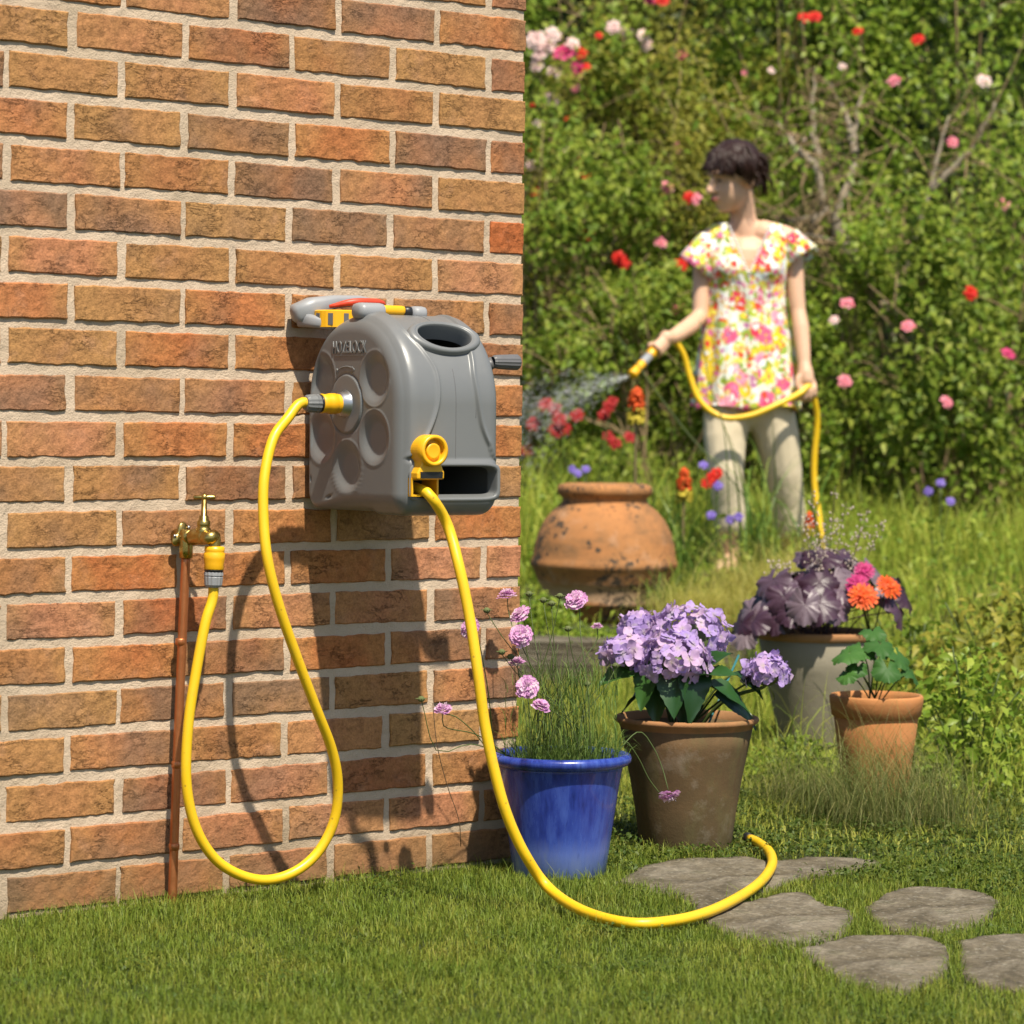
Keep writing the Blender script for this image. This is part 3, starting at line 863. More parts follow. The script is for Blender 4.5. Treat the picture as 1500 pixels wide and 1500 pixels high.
for i in range(seg + 1):
    t = math.pi * (0.95 - 1.35 * i / seg)
    c = wl(-0.465, 0.062, 0.998)
    for (r, z) in ((0.044, -0.014), (0.044, 0.014), (0.040, 0.016), (0.034, 0.014), (0.034, -0.014)):
        V.append(reel_inv @ (c - WD * math.cos(t) * r * 1.15 + WN * math.sin(t) * r * 0.95 + Vector((0, 0, z))))
for i in range(seg):
    for j in range(5): F.append((i * 5 + j, i * 5 + (j + 1) % 5, i * 5 + 5 + (j + 1) % 5, i * 5 + 5 + j))
F.append((0, 1, 2, 3, 4)); F.append(tuple(seg * 5 + j for j in (4, 3, 2, 1, 0)))
rg.add(V, F); rgo = rg.build('bracket_ring', M_YEL, reel, False)
for i in range(3, seg - 1, 3):
    t = math.pi * (0.95 - 1.35 * i / seg); c = wl(-0.465, 0.062, 0.998)
    e_ = -WD * math.cos(t) * 1.15 + WN * math.sin(t) * 0.95; tn_ = Vector((-e_.y, e_.x, 0)).normalized()
    Mx = reel_inv @ (Matrix.Translation(c + e_ * 0.0430) @ axes(e_.normalized(), tn_, (0, 0, 1)).to_4x4())
    MB().box((0, 0, 0), (0.004, 0.0085, 0.020), Mx).build('slot', M_GREY_D, rgo, False)
rd = MB()
P = spline([wpt(-0.492, 0.066, 1.020), wpt(-0.455, 0.090, 1.029), wpt(-0.40, 0.09, 1.030), wpt(-0.385, 0.085, 1.024)], 12)
rd.tube(P, np.interp(np.linspace(0, 1, 12), [0, 0.3, 0.8, 1], [0.003, 0.006, 0.006, 0.003]), 8)
rd.build('release_lever', M_RED, reel)
# yellow hose guide
ga, gw = 0.043, 0.106
def outline_guide():
    pts = []
    for t in np.linspace(-0.25 * math.pi, 1.25 * math.pi, 30): pts.append((ga + 0.0265 * math.cos(t), gw + 0.0265 * math.sin(t)))
    pts += [(ga - 0.0225, 0.078), (ga - 0.028, 0.068), (ga - 0.028, 0.058), (ga + 0.026, 0.058), (ga + 0.026, 0.070), (ga + 0.021, 0.080)]
    return pts
def extrude(mb, pts, b0, b1):
    n = len(pts); V = [rl(a, b, w) for b in (b0, b1) for a, w in pts]
    F = [(j, (j + 1) % n, n + (j + 1) % n, n + j) for j in range(n)] + [tuple(range(n))[::-1], tuple(range(n, 2 * n))]
    mb.add(V, F)
gm = MB(); extrude(gm, outline_guide(), 0.292, 0.333)
gu = bevel(gm.build('hose_guide', M_YEL, reel, False), 0.003, 3, 50)
def ringpart(mb, r0, r1, b0, b1, n=36):
    V = []; F = []
    for (r, b) in ((r1, b0), (r1, b1), ((r0 + r1) / 2, b1 + 0.0012), (r0, b1), (r0, b0)):
        for j in range(n):
            t = 2 * math.pi * j / n; V.append(rl(ga + r * math.cos(t), b, gw + r * math.sin(t)))
    for i in range(4):
        for j in range(n): F.append((i * n + j, i * n + (j + 1) % n, (i + 1) * n + (j + 1) % n, (i + 1) * n + j))
    mb.add(V, F)
gm = MB(); ringpart(gm, 0.0195, 0.0262, 0.330, 0.343); gm.build('rim', M_YEL, gu)
gm = MB()
V = []; F = []; n = 32
for (r, b) in ((0.0140, 0.332), (0.0140, 0.3375), (0.0125, 0.3395), (0.0100, 0.3390), (0.0001, 0.3390)):
    for j in range(n):
        t = 2 * math.pi * j / n; V.append(rl(ga + r * math.cos(t), b, gw - 0.001 + r * math.sin(t)))
for i in range(4):
    for j in range(n): F.append((i * n + j, i * n + (j + 1) % n, (i + 1) * n + (j + 1) % n, (i + 1) * n + j))
gm.add(V, F); gm.build('button', M_YEL, gu)
gm = MB(); extrude(gm, [(ga - 0.022, 0.0595), (ga + 0.022, 0.0595), (ga + 0.0225, 0.0705), (ga - 0.0225, 0.0705)], 0.3325, 0.3338)
gm.build('slot', M_BLACK, gu, False)
gm = MB()                                     # square mouth the hose leaves through, four walls round a hole
h0, h1 = 0.029, 0.0600; a0_, a1_ = 0.014, 0.068; th = 0.0035
for (x0, x1, z0, z1) in ((a0_, a1_, h1 - th, h1), (a0_, a1_, h0, h0 + th), (a0_, a0_ + th, h0 + th, h1 - th), (a1_ - th, a1_, h0 + th, h1 - th)):
    gm.box(((x0 + x1) / 2, -0.2935, (z0 + z1) / 2), (x1 - x0, 0.046, z1 - z0))
gm.build('hose_mouth', M_YEL, gu, False)
# spigot on the side
def along(mb, P0, ax, prof, n=24, ribs=0):
    Mx = frame_from_z(ax); V = []; F = []
    for (r, z) in prof:
        for j in range(n):
            rr = r * (0.94 if ribs and j % 2 else 1.0)
            t = 2 * math.pi * j / n
            V.append(Vector(P0) + Mx @ Vector((rr * math.cos(t), rr * math.sin(t), z)))
    m = len(prof)
    for i in range(m - 1):
        for j in range(n): F.append((i * n + j, i * n + (j + 1) % n, (i + 1) * n + (j + 1) % n, (i + 1) * n + j))
    F.append(tuple(range(n))[::-1]); F.append(tuple((m - 1) * n + j for j in range(n)))
    mb.add(V, F)
sp = MB(); along(sp, rl(0.002, 0.130, 0.183), (-1, 0, 0), [(0.024, 0), (0.024, 0.004), (0.021, 0.006), (0.0205, 0.016), (0.015, 0.018), (0.014, 0.03)])
sp.build('inlet_spigot', M_STEEL, reel)

# ---- feed hose: from the reel's inlet in a hanging loop to the tap
RM = Matrix.Translation(RO) @ REEL.to_4x4()
c0 = RM @ rl(-0.012, 0.130, 0.183); axd = -RD
feed = new_empty('feed_hose', wl(-0.62, 0.12, 0))
tag(feed, 'yellow hose looping from the reel side to the brass tap', 'garden hose')
def child_w(o, parent):                     # keep world coordinates of the mesh under a translated parent
    o.matrix_parent_inverse = Matrix.Translation(-parent.location); return o
def connector(parent, p0, ax, name='hose_connector'):
    """p0: mouth of the connector, ax: direction towards the hose"""
    m = MB(); along(m, p0, ax, [(0.0125, 0), (0.0165, 0.001), (0.0172, 0.008), (0.0162, 0.010), (0.0180, 0.012), (0.0178, 0.022), (0.0160, 0.030), (0.0170, 0.038), (0.0160, 0.0395)], 28)
    b = child_w(m.build(name, M_YEL, parent), parent)
    q = Vector(p0) + Vector(ax) * 0.040
    m = MB(); along(m, q, ax, [(0.0150, -0.002), (0.0160, 0.0), (0.0160, 0.0025)], 28); o = m.build('gasket', M_BLACK, b)
    m = MB(); along(m, q + Vector(ax) * 0.003, ax, [(0.0150, 0), (0.0162, 0.001), (0.0166, 0.006), (0.0150, 0.0075), (0.0162, 0.009), (0.0150, 0.022), (0.0125, 0.026), (0.0100, 0.0265)], 28, 1)
    o = m.build('collar', M_GREY if name == 'hose_connector' else M_GREY_L, b, False)
    return q + Vector(ax) * 0.028
e0 = connector(feed, c0, axd)
tapx = onwall(314.5, 800, 0.098)             # outlet of the tap
tdn = Vector((-0.03, 0, -1)).normalized()
e1 = connector(feed, tapx, tdn, 'tap_connector')
fp = [(e0 + axd * -0.012), e0 + axd * 0.012]
vtab = [(422, 612, .141), (400, 643, .150), (387, 700, .162), (386, 760, .172), (392, 820, .183), (408, 885, .185), (433, 958, .18), (462, 1035, .17), (486, 1098, .155), (495, 1150, .145), (489, 1203, .135), (466, 1248, .125), (432, 1277, .118), (391, 1289, .11), (350, 1281, .105), (313, 1256, .10), (286, 1210, .097), (273, 1145, .095), (276, 1060, .094), (288, 980, .095), (301, 912, .097)]
fp += [onwall(x, y, v) for x, y, v in vtab] + [e1 + tdn * 0.02, e1 - tdn * 0.012]
FEED = spline(fp, 170)
o = tube('hose', FEED, 0.0088, M_HOSE, feed, 16); child_w(o, feed)
# ---- delivery hose: out of the guide, down to the lawn and round over the stones
dh = new_empty('delivery_hose', gnd(920, 1358)); tag(dh, 'yellow hose falling from the reel front and curling over the lawn', 'garden hose')
r_h = 0.0092
dp = [RM @ rl(0.040, 0.262, 0.046), RM @ rl(0.041, 0.300, 0.0405), RM @ rl(0.043, 0.330, 0.030)]
dtab = [(655, 768, 4.925), (673, 832, 4.90), (688, 905, 4.89), (700, 985, 4.88), (710, 1060, 4.88), (724, 1128, 4.88), (742, 1192, 4.885), (768, 1250, 4.90), (803, 1300, 4.915)]
dp += [at(x, y, Y) for x, y, Y in dtab]
for (x, y) in [(853, 1334), (920, 1352), (985, 1349), (1040, 1335), (1088, 1311), (1117, 1289), (1131, 1266), (1127, 1248), (1112, 1235), (1099, 1229)]:
    dp.append(gnd(x, y, 0.0235 if x < 1000 else 0.0215))
DELIV = spline(dp, 170)
o = tube('hose', DELIV, r_h, M_HOSE, dh, 16); child_w(o, dh)
m = MB(); m.tube([Vector(DELIV[-1]), Vector(DELIV[-1]) + (Vector(DELIV[-1]) - Vector(DELIV[-2])).normalized() * 0.02], 0.0105, 14)
o = m.build('end_cap', M_BLACK, dh); child_w(o, dh)

# ---- tap and copper pipe
pipe = new_empty('copper_pipe', wl(-0.78, 0.03, 0)); tag(pipe, 'thin weathered copper water pipe running up the brick wall to the tap', 'pipe')
pb, pt = onwall(252, 1335, 0.028), onwall(272.5, 812, 0.030)
PIPE = spline([pb, onwall(258, 1150, 0.028), onwall(265, 980, 0.029), pt], 40)
child_w(tube('tube', PIPE, 0.0078, M_COPPER, pipe, 16), pipe)
for (x, y) in ((264.5, 940), (259, 1120), (255, 1240)):
    p = onwall(x, y, 0.0285); child_w(tube('joint_ring', [p + Vector((0, 0, 0.006)), p + Vector((0, 0, 0.004)), p - Vector((0, 0, 0.004)), p - Vector((0, 0, 0.006))], [0.0078, 0.0092, 0.0092, 0.0078], M_COPPER, pipe, 16), pipe)
tap = new_empty('brass_tap', onwall(272, 790, 0.0)); tag(tap, 'old brass garden tap with crossbar handle on the brick wall', 'tap')
def cw(o): return child_w(o, tap)
el = onwall(273, 786, 0.030)
m = MB(); m.tube([el + Vector((0, 0, 0.012)), el, pt + Vector((0, 0, 0.006)), pt - Vector((0, 0, 0.006))], [0.010, 0.0125, 0.0115, 0.0115], 16)
m.tube([el - WN * 0.012, el, el + WN * 0.016], [0.011, 0.0125, 0.0120], 16)
cw(m.build('elbow', M_BRASS, tap))
# wall plate (three lobes)
m = MB()
V = []; F = []; n = 36
for (q, v) in ((0.95, 0.001), (1.0, 0.004), (0.9, 0.0065), (0.2, 0.0075)):
    for j in range(n):
        t = 2 * math.pi * j / n; r = (0.019 + 0.006 * math.cos(3 * t + 1.5)) * q
        V.append(el - WN * 0.030 + WN * (v + 0.0155) + WD * r * math.cos(t) + Vector((0, 0, r * math.sin(t))))
for i in range(3):
    for j in range(n): F.append((i * n + j, i * n + (j + 1) % n, (i + 1) * n + (j + 1) % n, (i + 1) * n + j))
F.append(tuple(range(n))); F.append(tuple(3 * n + j for j in range(n)))
m.add(V, F)
m.tube([el - WN * 0.03, el - WN * 0.008], 0.013, 14)
cw(m.build('wall_plate', M_BRASS, tap))
for t in (1.0, 3.1, 5.2):
    p = el - WN * 0.0095 + WD * 0.018 * math.cos(t) + Vector((0, 0, 0.018 * math.sin(t)))
    m = MB(); m.tube([p + WN * 0.001, p + WN * 0.0035], [0.0032, 0.0026], 10); cw(m.build('screw', M_STEEL, tap))
# body: barrel, bib spout
bx = el + WN * 0.052 + Vector((0, 0, 0.002))
m = MB(); P = [el + WN * 0.012, el + WN * 0.020, el + WN * 0.024, el + WN * 0.036, bx + WN * 0.0, bx + WN * 0.014]
m.tube(P, [0.0105, 0.0125, 0.0145, 0.0125, 0.0145, 0.0105], 18)
sp = spline([bx + WN * 0.004, bx + WN * 0.020 - Vector((0, 0, 0.002)), tapx + Vector((0, 0, 0.017)) - WN * 0.001, tapx - Vector((0, 0, 0.004))], 16)
m.tube(sp, np.interp(np.linspace(0, 1, 16), [0, 0.4, 1], [0.0125, 0.0108, 0.0095]), 16)
cw(m.build('body', M_BRASS, tap))
zu = Vector((0.02, 0, 1)).normalized()
m = MB(); along(m, bx, zu, [(0.0125, 0), (0.0125, 0.014), (0.0100, 0.016), (0.0112, 0.018), (0.0112, 0.026), (0.0085, 0.028), (0.0080, 0.034), (0.0052, 0.036), (0.0046, 0.062)], 18)
cw(m.build('gland', M_BRASS, tap))
hc = bx + zu * 0.066
m = MB(); m.tube([hc - RIGHT * 0.0185, hc - RIGHT * 0.017, hc + RIGHT * 0.017, hc + RIGHT * 0.0185], [0.0026, 0.0036, 0.0036, 0.0026], 10)
m.ellipsoid(hc, (0.0058, 0.0058, 0.0062))
cw(m.build('handle', M_BRASS, tap))

# ================================================================== POTS AND POTTED PLANTS
def mat_glaze():
    t = NT('blue glaze'); co = t.coord()
    sx = t.n('SeparateXYZ'); t.lk(co, sx.inputs[0])
    st = t.noise(t.coord('Object', (9, 9, 1.3)), 5, 5, 0.65)
    pool = t.noise(co, 6, 3)
    f = t.math('ADD', t.math('MULTIPLY', st, 0.6), t.math('MULTIPLY', pool, 0.4))
    c = t.ramp(f, [(0.34, (0.008, 0.014, 0.10)), (0.45, (0.022, 0.042, 0.26)), (0.58, (0.046, 0.088, 0.37)), (0.74, (0.15, 0.21, 0.48))])
    low = t.ramp(t.math('ADD', sx.outputs[2], t.math('MULTIPLY', st, 0.10)), [(0.045, 0.65), (0.125, 0.0)])
    c = t.mix(low, c, (0.28, 0.37, 0.62))                      # thinner glaze near the foot
    run = t.ramp(t.noise(t.coord('Object', (26, 26, 1.0)), 4, 3), [(0.62, 0), (0.70, 0.5)])
    c = t.mix(run, c, (0.012, 0.018, 0.12))
    return t.done(t.pbsdf(c, t.ramp(st, [(0.3, 0.16), (0.7, 0.36)]), t.bump(st, 0.25, 0.002), 0.5, 0, 0.2))
M_GLAZE = mat_glaze()
def mat_terra(name, a, b, dirt, dirt_amt=0.5, rough=0.9, white=0.0, moss=0.0, vs=7.0, spots=0.0):
    t = NT(name); co = t.coord()
    n = t.noise(co, vs, 6, 0.62); n2 = t.noise(co, 3.1, 5, 0.6)
    c = t.mix(t.ramp(n, [(0.3, 0), (0.7, 1)]), a, b)
    c = t.mix(t.ramp(n2, [(0.62 - dirt_amt * 0.35, 0), (0.72, min(1, dirt_amt + 0.3))]), c, dirt)
    if white: c = t.mix(t.ramp(t.noise(co, 11, 6, 0.7), [(0.55, 0), (0.72, white)]), c, (0.52, 0.46, 0.38))
    if moss: c = t.mix(t.ramp(t.noise(t.coord('Object', (6, 6, 2.2)), 3, 5, 0.7), [(0.5, 0), (0.68, moss)]), c, (0.12, 0.105, 0.045))
    if spots:
        wv = t.n('VectorMath', _operation='ADD'); t.lk(co, wv.inputs[0]); ws = t.n('VectorMath', _operation='SCALE'); t.lk(t.noise(co, 38, 4, 0.7, 0, True), ws.inputs[0]); ws.inputs['Scale'].default_value = 0.05; t.lk(ws.outputs[0], wv.inputs[1])
        c = t.mix(t.ramp(t.noise(t.coord('Object', (1, 1, 1.8)), 4.5, 7, 0.75), [(0.47, 0), (0.66, 0.8)]), c, (0.15, 0.092, 0.048))
        zz_ = t.n('SeparateXYZ'); t.lk(co, zz_.inputs[0])
        c = t.mix(t.ramp(t.math('ADD', zz_.outputs[2], t.math('MULTIPLY', t.noise(co, 6, 5, 0.7), 0.09)), [(0.10, 0.0), (0.115, 0.6), (0.16, 0.55), (0.18, 0)]), c, (0.50, 0.36, 0.24))
        co = wv.outputs[0]
        sp_ = t.math('ADD', t.voro(co, 30), t.math('MULTIPLY', t.math('SUBTRACT', 0.54, t.noise(co, 5.5, 4)), 2.2))
        c = t.mix(t.ramp(sp_, [(0.20, spots), (0.34, 0)]), c, (0.055, 0.045, 0.035))
        sp2 = t.math('ADD', t.voro(co, 85), t.math('MULTIPLY', t.math('SUBTRACT', 0.50, t.noise(co, 4.2, 3)), 2.0))
        c = t.mix(t.ramp(sp2, [(0.18, spots), (0.32, 0)]), c, (0.06, 0.048, 0.036))
    h = t.math('ADD', t.noise(co, 60, 5, 0.7), t.math('MULTIPLY', t.noise(co, 380, 3), 0.4))
    return t.done(t.pbsdf(c, rough, t.bump(h, 0.45, 0.002), 0.2))
M_BROWNPOT = mat_terra('mossy brown clay', (0.105, 0.064, 0.033), (0.190, 0.112, 0.055), (0.075, 0.058, 0.028), 0.8, 0.9, 0.25, 0.6, 10.0)
M_POTRIM = mat_terra('worn clay rim', (0.27, 0.130, 0.055), (0.40, 0.20, 0.09), (0.19, 0.115, 0.055), 0.6, 0.9, 0.1, 0.4)
M_GREYPOT = mat_terra('grey cement pot', (0.235, 0.205, 0.150), (0.285, 0.255, 0.195), (0.20, 0.17, 0.115), 0.5, 0.92, 0.1)
M_TERRA = mat_terra('orange terracotta', (0.42, 0.165, 0.055), (0.48, 0.215, 0.085), (0.30, 0.14, 0.05), 0.45, 0.85, 0.1, 0.2)
M_URN = mat_terra('weathered urn terracotta', (0.40, 0.165, 0.058), (0.48, 0.225, 0.085), (0.27, 0.13, 0.055), 0.8, 0.88, 0.25, 0.0, 5.0, 0.95)
M_COMPOST = simple('compost', (0.030, 0.022, 0.015), 0.98, 0.1, 0, 60, 0.9, 0.5, 0, 40)

def lathed(name, prof, mat, parent=None, seg=64, wob=0.0):
    V, F = lathe_vf(prof, seg)
    if wob:
        V = [(x * (1 + wob * mnoise.noise(Vector((x * 5, y * 5, z * 5)))), y * (1 + wob * mnoise.noise(Vector((x * 5, y * 5, z * 5 + 9)))), z) for x, y, z in V]
    o = py_obj(name, V, F, mat, parent, True)
    return o
def compost(r, z, parent):
    V = []; F = []; n = 28
    for i, q in enumerate((1.0, 0.8, 0.55, 0.3, 0.05)):
        for j in range(n):
            a = 2 * math.pi * j / n; x, y = r * q * math.cos(a), r * q * math.sin(a)
            V.append((x, y, z + 0.006 * mnoise.noise(Vector((x * 60, y * 60, r)))))
    for i in range(4):
        for j in range(n): F.append((i * n + j, i * n + (j + 1) % n, (i + 1) * n + (j + 1) % n, (i + 1) * n + j))
    return py_obj('compost', V, F, M_COMPOST, parent, True)

# ---- blue pot
BLUE = Vector((0.0925, 5.325, 0))
bp = new_empty('blue_pot', BLUE); tag(bp, 'glazed cobalt blue plant pot standing at the wall corner', 'plant pot')
lathed('body', [(0.002, 0.006), (0.076, 0.006), (0.081, 0.0), (0.085, 0.004), (0.091, 0.05), (0.100, 0.11), (0.109, 0.17), (0.114, 0.196), (0.116, 0.203), (0.106, 0.206), (0.103, 0.20), (0.098, 0.15), (0.09, 0.12)], M_GLAZE, bp, 72, 0.01)
lathed('rim', [(0.108, 0.198), (0.116, 0.200), (0.124, 0.203), (0.1295, 0.209), (0.1300, 0.215), (0.1275, 0.2205), (0.121, 0.223), (0.113, 0.221), (0.108, 0.214), (0.106, 0.204), (0.102, 0.180)], M_GLAZE, bp, 72, 0.01)
compost(0.103, 0.188, bp)
# ---- brown pot
BROWN = Vector((0.3435, 5.690, 0))
br = new_empty('brown_pot', BROWN); tag(br, 'weathered brown clay pot holding the lilac hydrangea', 'plant pot')
lathed('body', [(0.002, 0.004), (0.082, 0.004), (0.088, 0.0), (0.0895, 0.004), (0.098, 0.07), (0.110, 0.14), (0.122, 0.20), (0.1290, 0.236), (0.1225, 0.240), (0.116, 0.20), (0.108, 0.15)], M_BROWNPOT, br, 72, 0.012)
lathed('rim', [(0.127, 0.230), (0.1315, 0.241), (0.1385, 0.2455), (0.1405, 0.2490), (0.1395, 0.2540), (0.135, 0.2560), (0.129, 0.254), (0.124, 0.240), (0.118, 0.21)], M_POTRIM, br, 72, 0.012)
compost(0.117, 0.205, br)
# ---- grey pot
GREYP = Vector((at(1201, 918, 7.45).x, 7.45, 0))
gp = new_empty('grey_pot', GREYP); tag(gp, 'large grey cement pot with a worn rim holding dark purple foliage', 'plant pot')
lathed('body', [(0.002, 0.004), (0.090, 0.004), (0.096, 0.0), (0.100, 0.02), (0.121, 0.12), (0.140, 0.20), (0.156, 0.284), (0.150, 0.288), (0.138, 0.22)], M_GREYPOT, gp, 72, 0.01)
lathed('rim', [(0.1555, 0.280), (0.1600, 0.282), (0.1615, 0.296), (0.1595, 0.301), (0.150, 0.302), (0.147, 0.29), (0.140, 0.25)], M_POTRIM, gp, 72, 0.01)
compost(0.146, 0.262, gp)
# ---- terracotta pot
TPOT = Vector((at(1284, 1014, 6.35).x, 6.35, 0))
tp = new_empty('terracotta_pot', TPOT); tag(tp, 'small orange terracotta pot in front of the grey pot', 'plant pot')
lathed('body', [(0.002, 0.004), (0.060, 0.004), (0.065, 0.0), (0.068, 0.01), (0.082, 0.12), (0.092, 0.195), (0.088, 0.200), (0.080, 0.13)], M_TERRA, tp, 64, 0.01)
lathed('rim', [(0.091, 0.192), (0.0965, 0.196), (0.1010, 0.226), (0.1015, 0.236), (0.0985, 0.2405), (0.0930, 0.240), (0.0905, 0.230), (0.086, 0.20), (0.083, 0.18)], M_TERRA, tp, 64, 0.01)
compost(0.086, 0.195, tp)
# ---- terracotta urn on the raised bed
URN = Vector((at(884, 900, 9.62).x, 9.62, bed_z(9.62) - 0.004))
ur = new_empty('terracotta_urn', URN); tag(ur, 'big round terracotta urn with dark lichen spots on the raised bed', 'urn')
up = [(0.003, 0.002), (0.168, 0.0), (0.175, 0.010), (0.188, 0.048), (0.1955, 0.052), (0.1985, 0.060), (0.196, 0.068), (0.2065, 0.112), (0.214, 0.118), (0.217, 0.126), (0.226, 0.150), (0.235, 0.168), (0.2405, 0.176), (0.2420, 0.186), (0.2380, 0.196), (0.2335, 0.21), (0.229, 0.245), (0.218, 0.285), (0.198, 0.325), (0.172, 0.356), (0.150, 0.374), (0.141, 0.384), (0.1385, 0.396), (0.146, 0.404), (0.1545, 0.413), (0.1565, 0.425), (0.1535, 0.436), (0.143, 0.444), (0.128, 0.446), (0.118, 0.440), (0.114, 0.425), (0.118, 0.40), (0.150, 0.35), (0.20, 0.25), (0.20, 0.15), (0.003, 0.1)]
lathed('body', up, M_URN, ur, 84, 0.012)
compost(0.116, 0.40, ur)

# ---------------------------------------------------------------- leaf / petal meshes
def leaf_mesh(name, L, W, nx=10, ny=6, curl=0.15, fold=0.12, serr=0.0, lobes=None, ripple=0.0, seed=0, mat=None, droop=0.25):
    """one leaf: midrib along +x, upper side +z"""
    V = []; F = []
    for i in range(nx + 1):
        t = i / nx
        prof = (math.sin(math.pi * t ** 0.75) ** 0.85) * (1 - 0.15 * t)
        half = max(0.0006, W / 2 * prof)
        if serr: half *= 1 + serr * (1 if i % 2 else -1)
        for j in range(-ny // 2, ny // 2 + 1):
            q = j / (ny / 2)
            x = L * t - 0.10 * L * abs(q) * prof * (0.3 if t > .5 else -0.1)
            y = half * q
            z = fold * abs(y) - droop * L * t * t + curl * half * q * q + ripple * math.sin(9 * t + 2 * q + seed) * abs(q) + 0.004 * L * 10 * ripple * mnoise.noise(Vector((t * 5, q * 3, seed)))
            V.append((x, y, z))
    m = 2 * (ny // 2) + 1
    for i in range(nx):
        for j in range(m - 1): F.append((i * m + j, (i + 1) * m + j, (i + 1) * m + j + 1, i * m + j + 1))
    me = bpy.data.meshes.new(name); me.from_pydata(V, [], F); me.update()
    me.polygons.foreach_set('use_smooth', [True] * len(F))
    if mat: me.materials.append(mat)
    return me
def round_leaf(name, Rd, seed, mat, lobes=7):
    """lobed, veined, wavy round leaf; petiole meets at the notch at x = 0"""
    rr = random.Random(seed); V = [(0, 0, 0)]; F = []; nA = 63; nr_ = 7
    a0 = 0.30
    for k in range(1, nr_ + 1):
        q = k / nr_
        for j in range(nA):
            t = -math.pi + a0 + (2 * math.pi - 2 * a0) * j / (nA - 1)
            lobe = 0.5 + 0.5 * math.cos(lobes * t)
            rad = Rd * (0.88 + 0.10 * lobe * q + 0.05 * math.sin(21 * t + seed) * q) * (1 - 0.12 * abs(t) / math.pi)
            x = rad * q * math.cos(t) + 0.25 * Rd * q * 0; y = rad * q * math.sin(t)
            vein = 0.5 + 0.5 * math.cos(lobes * t + math.pi)
            z = 0.035 * Rd * vein * q * (1 - 0.4 * q) + 0.13 * Rd * q * q * math.sin(2 * t + seed) + 0.09 * Rd * q ** 3 * math.sin(5 * t + 2.3 * seed) + 0.05 * Rd * q ** 4 * math.sin(11 * t + seed) - 0.22 * Rd * q * q * q
            V.append((x, y, z))
    for j in range(nA - 1): F.append((0, 1 + j, 2 + j))
    for k in range(nr_ - 1):
        for j in range(nA - 1):
            a = 1 + k * nA + j; F.append((a, a + nA, a + nA + 1, a + 1))
    me = bpy.data.meshes.new(name); me.from_pydata(V, [], F); me.update()
    me.polygons.foreach_set('use_smooth', [True] * len(F)); me.materials.append(mat)
    return me
def put(name, me, parent, loc, M3, scale=1.0):
    o = bpy.data.objects.new(name, me); COL.objects.link(o); o.parent = parent
    base = parent
    o.matrix_local = Matrix.Translation(Vector(loc)) @ M3.to_4x4() @ Matrix.Scale(scale, 4)
    return o
def leaf_rot(direction, normal):
    x = Vector(direction).normalized(); z = Vector(normal); z = (z - x * z.dot(x)).normalized()
    return axes(x, z.cross(x), z)

# ---------------------------------------------------------------- hydrangea
M_HLEAF = leafy('hydrangea leaf', [(0, (0.014, 0.050, 0.012)), (0.6, (0.026, 0.085, 0.018)), (1, (0.05, 0.13, 0.025))], 0.38, 0.22, 'rnd', 0.5)
M_STEM = simple('green stem', (0.07, 0.10, 0.025), 0.55, 0.4, 0, None, 0, 0.3)
M_STEM_BR = simple('brown stem', (0.10, 0.06, 0.03), 0.7, 0.3, 0, None, 0, 0.3)
def mat_petal_h():
    t = NT('hydrangea petal'); r = t.rnd(); co = t.coord()
    c = t.ramp(r, [(0, (0.34, 0.23, 0.56)), (0.35, (0.44, 0.30, 0.64)), (0.65, (0.54, 0.36, 0.64)), (0.85, (0.60, 0.40, 0.60)), (1.0, (0.58, 0.50, 0.68))])
    ln = t.n('VectorMath', _operation='LENGTH'); t.lk(co, ln.inputs[0])
    eye = t.ramp(ln.outputs['Value'], [(0.0022, 1), (0.0055, 0)])
    c = t.mix(t.math('MULTIPLY', eye, 0.7), c, (0.46, 0.46, 0.22))
    c = t.mix(t.ramp(t.noise(co, 160, 3), [(0.4, 0), (0.75, 0.4)]), c, (0.66, 0.52, 0.72))
    p = t.pbsdf(c, 0.55, None, 0.3); tr = t.n('BsdfTranslucent'); t.lk(c, tr.inputs[0])
    mx = t.n('MixShader'); mx.inputs[0].default_value = 0.35; t.lk(p, mx.inputs[1]); t.lk(tr.outputs[0], mx.inputs[2])
    return t.done(mx.outputs[0])
M_HPET = mat_petal_h()
def floret_mesh(seed):
    rr = random.Random(seed); V = []; F = []
    for k in range(4):
        a = k * math.pi / 2 + rr.uniform(-0.2, 0.2); L = 0.0155 * rr.uniform(0.85, 1.2); W = 0.0155 * rr.uniform(0.85, 1.15)
        cup = rr.uniform(-0.3, 0.5); tw = rr.uniform(-0.35, 0.35); b = len(V); nx, ny = 4, 4
        for i in range(nx + 1):
            t = i / nx; half = W / 2 * (math.sin(math.pi * min(0.97, 0.10 + 0.80 * t)) ** 0.6) * (0.35 + 0.65 * min(1, t * 2))
            for j in range(-2, 3):
                q = j / 2
                x = L * t * (1 - 0.10 * q * q * t); y = half * q
                z = cup * L * t * t + tw * y * t + 0.0016 * math.sin(3 * q + 5 * t + seed + k) * t + 0.10 * k * 0.01
                V.append((x * math.cos(a) - y * math.sin(a), x * math.sin(a) + y * math.cos(a), z))
        for i in range(nx):
            for j in range(4): F.append((b + i * 5 + j, b + (i + 1) * 5 + j, b + (i + 1) * 5 + j + 1, b + i * 5 + j + 1))
    me = bpy.data.meshes.new('floret'); me.from_pydata(V, [], F); me.update(); me.polygons.foreach_set('use_smooth', [True] * len(F)); me.materials.append(M_HPET)
    return me
FLO = [floret_mesh(k) for k in range(7)]
hy = new_empty('hydrangea_plant', BROWN + Vector((0, 0, 0.205))); tag(hy, 'hydrangea with round lilac flower heads and dark green leaves in the brown pot', 'flowering plant')
HB = hy.location
rh = random.Random(3)
